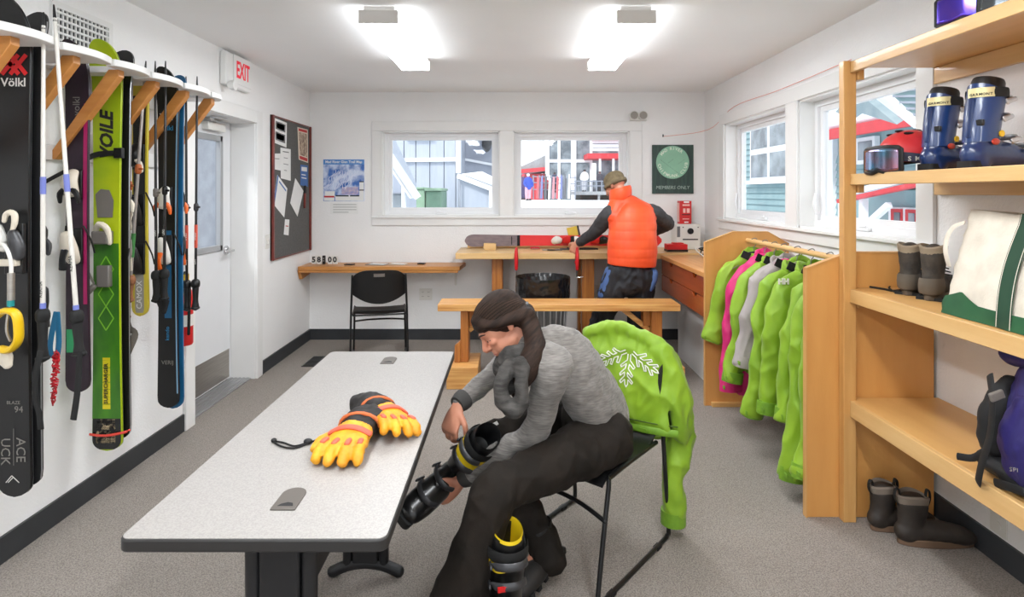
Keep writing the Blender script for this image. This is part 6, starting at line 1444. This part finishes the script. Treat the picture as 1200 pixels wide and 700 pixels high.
# gloves on the table
GY = mat('glove_leather', (232,166,30), .55, c2=(216,142,22), vs=20, bump=.2, bs=80); GR_ = mat('glove_red_patch', (222,96,72), .55, var=.08); GB = mat('glove_black', (34,31,30), .7, var=.2)
def glove(label, M, cuffpts, seed):
    t = thing('ski_glove', label, 'glove', M @ V((0,0,0)), 0, 'pair of work gloves on the table')
    g = G().tube([(0,-.01,.035),(0,.04,.034),(0,.085,.03)], [(.05,.03),(.056,.03),(.057,.026)], 18, ref=(1,0,0), sub=3)
    fg = []
    for k, (x, L_, a) in enumerate(((-.045,.07,-8),(-.0155,.082,-3),(.0155,.08,3),(.046,.066,8))):
        e = V((x+L_*sin(R(a)), .085+L_*cos(R(a))*.9, .018)); fg.append((V((x,.085,.03)), e))
        g.tube([(x,.07,.03),(x+.3*L_*sin(R(a)),.085+.3*L_,.036),(x+.7*L_*sin(R(a)),.085+.68*L_,.03),tuple(e)], [.0145,.0155,.0158,.0145], 12, sub=3)
    g.tube([(.045,.02,.028),(.075,.05,.022),(.08,.085,.018)], [.02,.0175,.014], 12, sub=3)
    blob('glove_shell', g.xf(M), GY, t, vox=.0042, it=3, disp=fold(60, .0025))
    for p, e in fg:
        d_ = (e-p); obj('finger_patch', G().tube([M @ (p+d_*q+V((0,0,.0165+.008*sin(q*3)))) for q in (.12,.3,.5)], [(.0085,.006)]*3, 10, ref=M.to_3x3() @ X_, sub=3), GR_, t)
    obj('knuckle_band', G().tube([M @ V(q) for q in ((-.056,.045,.045),(-.02,.05,.063),(.02,.05,.063),(.056,.045,.045))], [(.013,.006)]*4, 10, ref=M.to_3x3() @ Y_, sub=4), GR_, t)
    cf = G().tube(cuffpts, [(.055,.034),(.06,.04),(.055,.036)], 18, ref=M.to_3x3() @ X_, sub=4)
    cf_ = blob('cuff', cf, GB, t, vox=.006, it=3, disp=fold(26, .008, off=seed))
    obj('cuff_trim', G().tube([V(cuffpts[0]).lerp(V(cuffpts[1]), .3)+M.to_3x3() @ V((.058*cos(a),0,.036*sin(a))) for a in [R(q) for q in range(0,181,20)]], .006, 8), mat('glove_trim', (196,100,50), .6), cf_)
    return t
c1 = tp(403,545); Mg = MX.Translation(V((-.475, 1.79, TZ))) @ MX.Rotation(R(176), 4, 'Z') @ MX.Scale(1.08, 4)
glove('yellow leather work glove lying palm down with fingers toward the camera', Mg, [(-.472,1.80,TZ+.04),(-.462,1.85,TZ+.045),(-.44,1.90,TZ+.04)], 1)
Mg2 = MX.Translation(V((-.425, 1.92, TZ+.012))) @ MX.Rotation(R(214), 4, 'Z') @ MX.Rotation(R(-14), 4, 'Y') @ MX.Scale(1.0, 4)
glove('yellow leather work glove lying tilted, fingers toward the seated person', Mg2, [(-.43,1.925,TZ+.05),(-.465,1.965,TZ+.05),(-.505,1.99,TZ+.045)], 4)
t = thing('leash_cord', 'thin black wrist leash cord trailing from the gloves on the table', 'cord', tp(345,522))
obj('cord', G().tube([tp(372,520)+V((0,0,.012)), tp(360,522)+V((0,0,.005)), tp(345,527)+V((0,0,.004)), tp(330,525)+V((0,0,.004)), tp(321,519)+V((0,0,.004)), tp(332,520.5)+V((0,0,.004)), tp(345,524.5)+V((0,0,.004)), tp(360,521)+V((0,0,.005))], .0028, 8, sub=5), BLKR, t)
obj('toggle', G().ell(tp(361,521)+V((0,0,.009)), (.014,.01,.009)), BLK, t); obj('cord_end', G().ell(tp(321,519)+V((0,0,.007)), (.009,.008,.007)), BLK, t)
# ---------------------------------------------------------------- outdoors
SNOW = mat('snow', (238,242,248), .8, c2=(228,234,242), vs=.6)
def gz(x, y):
    t_ = min(1, max(0, (y-8)/26)); r_ = min(1, max(0, (x-4)/10))
    return -.35+1.35*t_*t_*(3-2*t_)+.1*NZ.noise(V((x*.15, y*.15, 0)))+.5*r_*(1-t_)*.6
o = obj('snow_ground', G().grid(lambda u, v: V((-45+110*u, -30+112*v, gz(-45+110*u, -30+112*v))), 110, 112), SNOW, ang=180); o['kind'] = 'structure'
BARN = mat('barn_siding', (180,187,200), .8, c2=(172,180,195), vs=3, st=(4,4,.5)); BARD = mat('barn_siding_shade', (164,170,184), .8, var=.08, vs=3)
WTR = mat('exterior_white', (236,238,242), .6, var=.02); GRB = mat('bin_green', (142,172,146), .6, var=.05); GRB2 = mat('bin_green_door', (112,146,124), .6, var=.06)
DGL = mat('dark_window', (96,104,112), .15, .0, c2=(150,160,168), vs=1.5); RED = mat('exterior_red', (206,62,70), .6, var=.06); ROOF = mat('roof_grey', (160,162,166), .8, var=.08)
D0 = 15.0
t = thing('barn', 'pale blue-grey barn with wide vertical siding and white trim outside the left window', 'building', (P(480,0,D0).x, D0, -.3))
obj('wall_core', G().bx(P(380,0,D0).x, P(538,0,D0).x, D0+.06, D0+4, -.4, 6), BARD, t, smooth=False)
x = P(380,0,D0).x; k = 0
while x < P(537,0,D0).x-.05:
    w_ = .36 if k % 3 else .3; e = min(x+w_, P(538,0,D0).x); obj('siding_board', G().bx(x, e-.018, D0, D0+.06, -.4, 6), BARN, t, bev=.006); x = e; k += 1
obj('belt_trim', G().bar(P(440,188,D0-.05), P(536,187,D0-.05), .08, .1), WTR, t, smooth=False)
obj('corner_trim', G().bx(P(534.5,0,D0).x, P(540,0,D0).x, D0-.1, D0+.1, P(0,203,D0).z, 6), WTR, t, smooth=False)
obj('window_sill', G().bx(P(477,0,D0).x, P(508,0,D0).x, D0-.1, D0, P(0,164.5,D0).z, P(0,162,D0).z), WTR, t, smooth=False)
D1 = 17.0
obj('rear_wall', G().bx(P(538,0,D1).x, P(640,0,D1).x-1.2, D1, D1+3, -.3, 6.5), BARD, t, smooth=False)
obj('belt_trim', G().bar(P(540,186,D1-.06), P(582,194,D1-.06), .08, .07), WTR, t, smooth=False)
lt = obj('wall_lantern', G().tube([P(570,160,D1-.3), P(571,167,D1-.35), P(570,172,D1-.35)], [.06,.16,.1], 10, sub=3), DGREY, t)
obj('bracket', G().tube([P(574,163,D1), P(574,172,D1-.2), P(570,177,D1-.3), P(566,170,D1-.3)], .04, 8, sub=3), DGREY, lt)
t = thing('barn_annex', 'low barn annex with snowy lean-to roof outside the left window', 'building', (P(556,0,13.5).x, 13.5, -.3))
a_, b_ = P(539,206,13.5), P(585,224,13.5)
obj('wall', G().prism([(a_.x,-.4),(b_.x,-.4),(b_.x,b_.z),(a_.x,a_.z)], (0,14.5,0), X_, Z_, 1.0), BARN, t, smooth=False)
obj('eave_board', G().bar(P(536,206,13.4), P(588,226,13.4), .12, .11), WTR, t, smooth=False)
obj('roof_snow', G().prism([(a_.x,a_.z+.04),(b_.x,b_.z+.04),(b_.x,b_.z+.26),(a_.x+.5,a_.z+.1)], (0,15.2,0), X_, Z_, 1.7), SNOW, t, bev=.05)
obj('corner_post', G().bx(P(573,0,13.4).x, P(579,0,13.4).x, 13.36, 13.5, -.4, P(0,221,13.4).z), WTR, t, smooth=False)
obj('downpipe', G().tube([P(538.5,208,13.4), P(538.5,250,13.4)], .025, 8), BARD, t)
t = thing('shed_gable', 'small shed with a steep white eave at the lower left of the left window', 'building', (P(455,0,10).x, 10.2, -.3))
a_, b_ = P(440,152,10), P(489,229,10)
obj('wall', G().prism([(P(430,0,10).x,-.4),(P(470,0,10).x,-.4),(P(470,0,10).x,P(0,213,10).z),(a_.x,a_.z),(P(430,0,10).x,P(0,140,10).z)], (0,11.6,0), X_, Z_, 1.4), BARN, t, smooth=False)
obj('fascia', G().bar(P(440,156,9.9), P(490,232,9.9), .1, .13, ref=(0,1,0)), WTR, t, smooth=False)
obj('soffit', G().bar(P(440,166,10.1), P(484,232,10.1), .5, .03, ref=(-1,0,.6)), WTR, t, smooth=False)
obj('corner_board', G().bx(P(469,0,10).x, P(473,0,10).x, 10.1, 10.25, -.4, P(0,219,10).z), WTR, t, smooth=False)
w_ = obj('small_window', G().bx(P(458,0,10).x, P(468,0,10).x, 10.15, 10.2, P(0,262,10).z, P(0,226,10).z), DGL, t, smooth=False)
obj('window_head', G().bx(P(457,0,10).x, P(469,0,10).x, 10.12, 10.2, P(0,227,10).z, P(0,225.5,10).z), BARD, w_, smooth=False)
t = thing('storage_bin', 'pale green storage shed with two doors in front of the blue barn', 'shed', (P(495,0,12.5).x, 12.6, -.3))
obj('left_half', G().bx(P(472,0,12.5).x, P(497.5,0,12.5).x, 12.5, 13.6, -.35, P(0,222,12.5).z), GRB, t, bev=.02)
obj('right_half', G().bx(P(498,0,12.5).x, P(517,0,12.5).x, 12.55, 13.6, -.35, P(0,224,12.5).z), GRB2, t, bev=.02)
obj('lid', G().bx(P(497.5,0,12.5).x, P(518,0,12.5).x, 12.45, 13.65, P(0,224,12.5).z, P(0,220.5,12.5).z), GRB, t, bev=.02)
obj('lid', G().bx(P(486,0,12.5).x, P(497.5,0,12.5).x, 12.45, 13.65, P(0,222,12.5).z, P(0,219.5,12.5).z), GRB, t, bev=.02)
# ski lodge
D2 = 42.0
LP = lambda x, y, dd_=0: P(x, y, D2+dd_)
t = thing('ski_lodge', 'ski lodge with tall windows and red trim beyond the right-hand back window', 'building', (LP(685,0).x, D2+3, .8))
obj('glass_hall', G().bx(LP(641,0).x, LP(740,0).x, D2, D2+6, .7, LP(0,120).z), DGL, t, smooth=False)
for x0, x1 in ((639,643.5),(653.5,656.5),(669,675),(691,694)): obj('post', G().bx(LP(x0,0).x, LP(x1,0).x, D2-.15, D2+.1, .7, LP(0,120).z), WTR, t, smooth=False)
for y0, y1 in ((187,190.5),(163,161)): obj('beam', G().bx(LP(640,0).x, LP(692,0).x, D2-.12, D2, LP(0,max(y0,y1)).z, LP(0,min(y0,y1)).z), WTR, t, smooth=False)
obj('balcony_slab', G().bx(LP(684,0).x, LP(745,0).x, D2-2.2, D2, LP(0,186,-2).z, LP(0,180,-2).z), RED, t, smooth=False)
for y in (177, 172.5, 168): obj('balcony_board', G().bx(LP(688,0).x, LP(745,0).x, D2-2.25, D2-2.1, LP(0,y,-2.2).z, LP(0,y-3.2,-2.2).z), WTR, t, smooth=False)
obj('roof_fascia', G().bx(LP(688,0).x, LP(745,0).x, D2-2.6, D2-2.3, LP(0,165,-2.4).z, LP(0,159,-2.4).z), RED, t, smooth=False)
for x in (697, 712, 727): obj('porch_post', G().bx(LP(x,0).x, LP(x+2.2,0).x, D2-2.1, D2-1.9, .7, LP(0,186,-2).z), WTR, t, smooth=False)
obj('porch_panel', G().bx(LP(689,0).x, LP(694,0).x, D2-2.0, D2-1.9, LP(0,212).z, LP(0,193).z), WTR, t, smooth=False)
obj('low_wing', G().bx(LP(600,0).x, LP(640,0).x, D2+1, D2+6, .6, LP(0,203).z), RED, t, smooth=False)
obj('low_roof', G().prism([(LP(560,0).x,LP(0,212).z),(LP(641,0).x,LP(0,200).z),(LP(641,0).x,LP(0,181).z),(LP(606,0).x,LP(0,197).z)], (0,D2+6,0), X_, Z_, 5.5), ROOF, t, smooth=False)
obj('low_fascia', G().bar(LP(598,202,.3), LP(641,198,.3), .2, .28), RED, t, smooth=False)
t = thing('lodge_deck', 'raised wooden deck with dark underside in front of the ski lodge', 'deck', (LP(710,0).x, 39, .5))
obj('deck_floor', G().bx(P(672,0,38).x, P(748,0,38).x, 38, D2-2.3, P(0,228.5,38).z, P(0,224.5,38).z), ROOF, t, smooth=False)
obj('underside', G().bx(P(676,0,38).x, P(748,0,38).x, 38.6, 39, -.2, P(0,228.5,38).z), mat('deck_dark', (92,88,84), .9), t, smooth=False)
for x in (701, 722): obj('pier', G().bx(P(x,0,38).x, P(x+2.5,0,38).x, 38.1, 38.4, -.2, P(0,228,38).z), ROOF, t, smooth=False)
t = thing('ski_railing', 'grey metal railing with leaning skis in front of the lodge', 'railing', (P(652,0,37).x, 37, .9))
MET = mat('rail_grey', (150,156,170), .5, .4)
for y in (207, 214, 222): obj('rail', G().tube([P(624,y,37), P(675,y+1.5,37)], .03, 6), MET, t)
for x in range(625, 676, 7): obj('rail_post', G().tube([P(x,206,37), P(x,233,37)], .035, 6), MET, t)
t = thing('deck_railing', 'grey picket railing along the lodge deck', 'railing', (P(700,0,38).x, 38.1, 1))
for y in (212.5, 218): obj('rail', G().tube([P(673,y,38.1), P(745,y,38.1)], .03, 6), MET, t)
for x in range(675, 745, 6): obj('rail_post', G().tube([P(x,212,38.1), P(x,226,38.1)], .03, 6), MET, t)
random.seed(12)
LEANC = [(200,90,98),(110,120,170),(90,92,100),(214,206,200),(200,130,140)]
for k in range(9):
    x = 629+k*4.6; c_k = LEANC[k % 5]; zc = P(0,232,36.8)
    o = obj('leaning_skis', G().bar(P(x,233,36.7), P(x+1.2,204+random.uniform(0,5),36.95), .07, .04).bar(P(x+1.4,233,36.7), P(x+2.2,205+random.uniform(0,5),36.95), .07, .04), mat('far_ski_%d' % (k % 5), c_k, .5))
    tag(o, 'pair of %s skis leaning on the outdoor railing, %s from the left' % (('red','navy','black','white','pink')[k % 5], ('first','second','third','fourth','fifth','sixth','seventh','eighth','ninth')[k]), 'skis', 'skis leaning outdoors')
def skier(label, x, yf, d, hpx, jc, pc, hc_, tw=0):
    b = P(x, yf, d); h = hpx*d/690; t = thing('person', label, 'person', b, R(tw), 'people outside the lodge'); s = h/1.72
    def T(p): return b+MX.Rotation(R(tw),3,'Z') @ (V(p)*s)
    g = G()
    for q in (-1, 1): g.tube([T((q*.1,0,.06)), T((q*.1,.02,.45)), T((q*.08,0,.88))], [.05,.07,.09], 8, sub=2); g.tube([T((q*.18,0,1.38)), T((q*.26,-.02,1.1)), T((q*.2,-.15,.9))], [.05,.045,.035], 8, sub=2)
    g.tube([T((0,0,.85)), T((0,0,1.1)), T((0,0,1.38)), T((0,0,1.5))], [(.14,.09),(.15,.1),(.17,.1),(.06,.06)], 12, ref=(1,0,0), sub=2); g.ell(T((0,0,1.6)), (.075*s,.09*s,.11*s))
    blob('body', g, SKIN, t, vox=.035*s, it=2)
    J = mat('outer_%d_%d_%d' % jc, jc, .7, var=.1)
    g = G().tube([T((0,0,.82)), T((0,0,1.1)), T((0,0,1.4))], [(.2,.15),(.2,.15),(.19,.14)], 12, ref=(1,0,0), sub=2)
    for q in (-1, 1): g.tube([T((q*.18,0,1.38)), T((q*.28,-.02,1.1)), T((q*.22,-.15,.93))], [.085,.08,.065], 8, sub=2)
    blob('coat', g, J, t, vox=.035*s, it=2)
    g = G()
    for q in (-1, 1): g.tube([T((q*.1,0,.1)), T((q*.11,.02,.45)), T((q*.09,0,.86))], [.09,.1,.12], 8, sub=2)
    blob('trousers', g, mat('outer_%d_%d_%d' % pc, pc, .7, var=.1), t, vox=.035*s, it=2)
    obj('helmet', G().ell(T((0,.01,1.65)), (.115*s,.13*s,.1*s), None, 12, 8), mat('outer_%d_%d_%d' % hc_, hc_, .5), t)
    for q in (-1, 1): obj('boot', G().tube([T((q*.1,.06,.06)), T((q*.1,-.14,.05))], .07*s, 8), BLK, t)
skier('distant person in blue coat and pink trousers on the snow', 619, 235, 35, 31, (50,80,190), (226,170,186), (220,220,226), 20)
skier('distant person in purple coat, left of the blue-coated one', 613.5, 234, 36.5, 30, (80,60,110), (70,60,100), (190,60,80), -20)
skier('distant person in dark coat at the railing', 650, 226, 39.5, 24, (60,64,90), (50,52,60), (40,40,44), 10)
skier('distant person in white coat on the lodge deck', 685, 224.8, 38.8, 26, (226,226,230), (200,204,214), (50,50,56), -15)
skier('distant person in dark grey jacket among the deck tables', 703, 225, 38.7, 24, (66,60,72), (60,62,74), (90,60,60), 30)
skier('distant person in red coat behind the railing', 640, 234, 37.5, 26, (190,70,80), (60,60,70), (230,230,232), 0)
# lodge wing seen through the right-hand windows
def QX(x, y, X): d_ = X*690/(x-600); return V((X, d_, 1.5-(y-226)*d_/690))
XW = 8.0
TEAL2 = mat('teal_clapboard', (142,168,172), .75, c2=(130,158,164), vs=2); 
t = thing('lodge_wing', 'teal clapboard building with white-framed windows outside the right windows', 'building', (XW, 17, .4))
obj('wall_core', G().bx(XW+.08, XW+4, 9.0, 24, .0, 4.6), TEAL2, t, smooth=False)
z = .2; 
while z < 4.5:
    for (ya, yb_) in ((14.9, 24), (9.0, 14.6)):
        if ya < 14.8 and z > 2.3: continue
        obj('clapboard', G().add([V((XW+.02,ya,z)),V((XW+.02,yb_,z)),V((XW+.07,yb_,z+.19)),V((XW+.07,ya,z+.19)),V((XW+.1,ya,z)),V((XW+.1,yb_,z)),V((XW+.1,yb_,z+.19)),V((XW+.1,ya,z+.19))], [(0,1,2,3),(4,7,6,5),(0,4,5,1),(3,2,6,7),(0,3,7,4),(1,5,6,2)]), TEAL2, t, smooth=False)
    z += .185
def yx(x, X=XW): return X*690/(x-600)
def wing_window(x0, x1, z0, z1, nx, nz, m=WTR, pane=DGL):
    ya, yb_ = yx(x1), yx(x0); f = obj('window', G().bx(XW-.06, XW+.06, ya, yb_, z0, z1), m, t, smooth=False); dy = (yb_-ya)/nx; dz = (z1-z0)/nz
    for i in range(nx):
        for j in range(nz): obj('pane', G().bx(XW-.07, XW-.05, ya+i*dy+.09, ya+(i+1)*dy-.09, z0+j*dz+.09, z0+(j+1)*dz-.09), pane, f, smooth=False)
wing_window(881, 928, 1.9, 3.75, 2, 2); wing_window(1006, 1028, 2.15, 2.75, 1, 1)
obj('window_ledge', G().bx(XW-.15, XW+.02, yx(930), yx(878), 1.78, 1.9), WTR, t, smooth=False)
obj('corner_board', G().bx(XW-.05, XW+.1, 14.6, 14.9, 0, 4.6), WTR, t, smooth=False)
obj('eave_snow', G().bx(XW-.7, XW+3, 9.0, 14.6, 2.95, 3.6), SNOW, t, bev=.1)
obj('red_fascia', G().bx(XW-.75, XW-.65, 9.0, 14.7, 2.72, 2.95), RED, t, smooth=False)
# porch roof
t2 = thing('porch', 'snow-topped porch with red sloping fascia outside the large right window', 'porch', (6.8, 12, .2))
a_, b_ = QX(984,236,6.8), QX(1085,214,6.8)
obj('fascia', G().bar(a_, b_, .08, .13, ref=(1,0,0)), RED, t2, smooth=False)
obj('roof_snow', G().add([a_+V((0,0,.08)), b_+V((0,0,.08)), b_+V((1.2,0,.35)), a_+V((1.2,0,.3)), a_+V((0,0,.16)), b_+V((0,0,.2)), b_+V((1.2,0,.6)), a_+V((1.2,0,.5))], [(0,3,2,1),(4,5,6,7),(0,1,5,4),(1,2,6,5),(2,3,7,6),(3,0,4,7)]), SNOW, t2, smooth=False)
obj('porch_post', G().bar(QX(988,236,6.9), QX(988,300,6.9), .14, .14), WTR, t2, smooth=False); obj('porch_post', G().bar(QX(1012,233,6.9), QX(1012,300,6.9), .12, .12), WTR, t2, smooth=False)
obj('brace', G().bar(QX(1013,266,6.9), QX(1042,240,6.9), .1, .1, ref=(1,0,0)), WTR, t2, smooth=False)
for x0 in (1044, 1061):
    f = obj('window', G().bx(7.5, 7.6, yx(x0+15.5,7.55), yx(x0,7.55), P(0,266,12).z, QX(1052,243,7.55).z), WTR, t2, smooth=False)
    obj('red_sash', G().bx(7.47, 7.52, yx(x0+14,7.5), yx(x0+1.5,7.5), P(0,263,12).z, QX(1052,245,7.5).z), RED, f, smooth=False); obj('pane', G().bx(7.45, 7.48, yx(x0+11,7.47), yx(x0+4.5,7.47), P(0,260,12).z, QX(1052,249,7.47).z), DGL, f, smooth=False)
obj('porch_wall', G().bx(7.6, 7.7, 10, 13.2, 0, 1.55), TEAL2, t2, smooth=False)
t = thing('roof_overhang', 'teal boarded roof overhang with white edge at the top of the large right window', 'roof', (5.0, 7.5, 3))
def q5(x, y): return QX(x, y, 5.0)
g = G().prism([(7.05+0,2.2+.0),(7.05,3.9),(9.2,3.9)], (5.0,0,0), Y_, Z_, .1) if 0 else G()
p = [q5(1036,103), q5(1100,100), q5(1100,150), q5(1078,141)]
obj('gable_wall', G().add(p+[k+V((.4,0,0)) for k in p], [(0,1,2,3),(7,6,5,4),(0,4,5,1),(1,5,6,2),(2,6,7,3),(3,7,4,0)]), TEAL2, t, smooth=False)
for k in range(5): obj('clapboard', G().bar(q5(1040+k*8,106+k*7)+V((-.02,0,0)), q5(1100,104+k*8)+V((-.02,0,0)), .03, .012, ref=(1,0,0)), BARD, t, smooth=False)
obj('rake_board', G().bar(q5(1030,107)+V((-.05,0,0)), q5(1082,147)+V((-.05,0,0)), .08, .1, ref=(1,0,0)), WTR, t, smooth=False)
p = [q5(1003,131), q5(1030,108), q5(1080,146), q5(1060,140), q5(1036,133), q5(1024,141)]
p = [k+V((-.3,0,0)) for k in p]
obj('soffit', G().add(p+[k+V((.08,0,.05)) for k in p], [(0,1,2,3,4,5),(11,10,9,8,7,6)]+[(k, (k+1) % 6, 6+(k+1) % 6, 6+k) for k in range(6)]), mat('soffit_grey', (146,160,166), .8, c2=(128,146,154), vs=4), t, smooth=False)
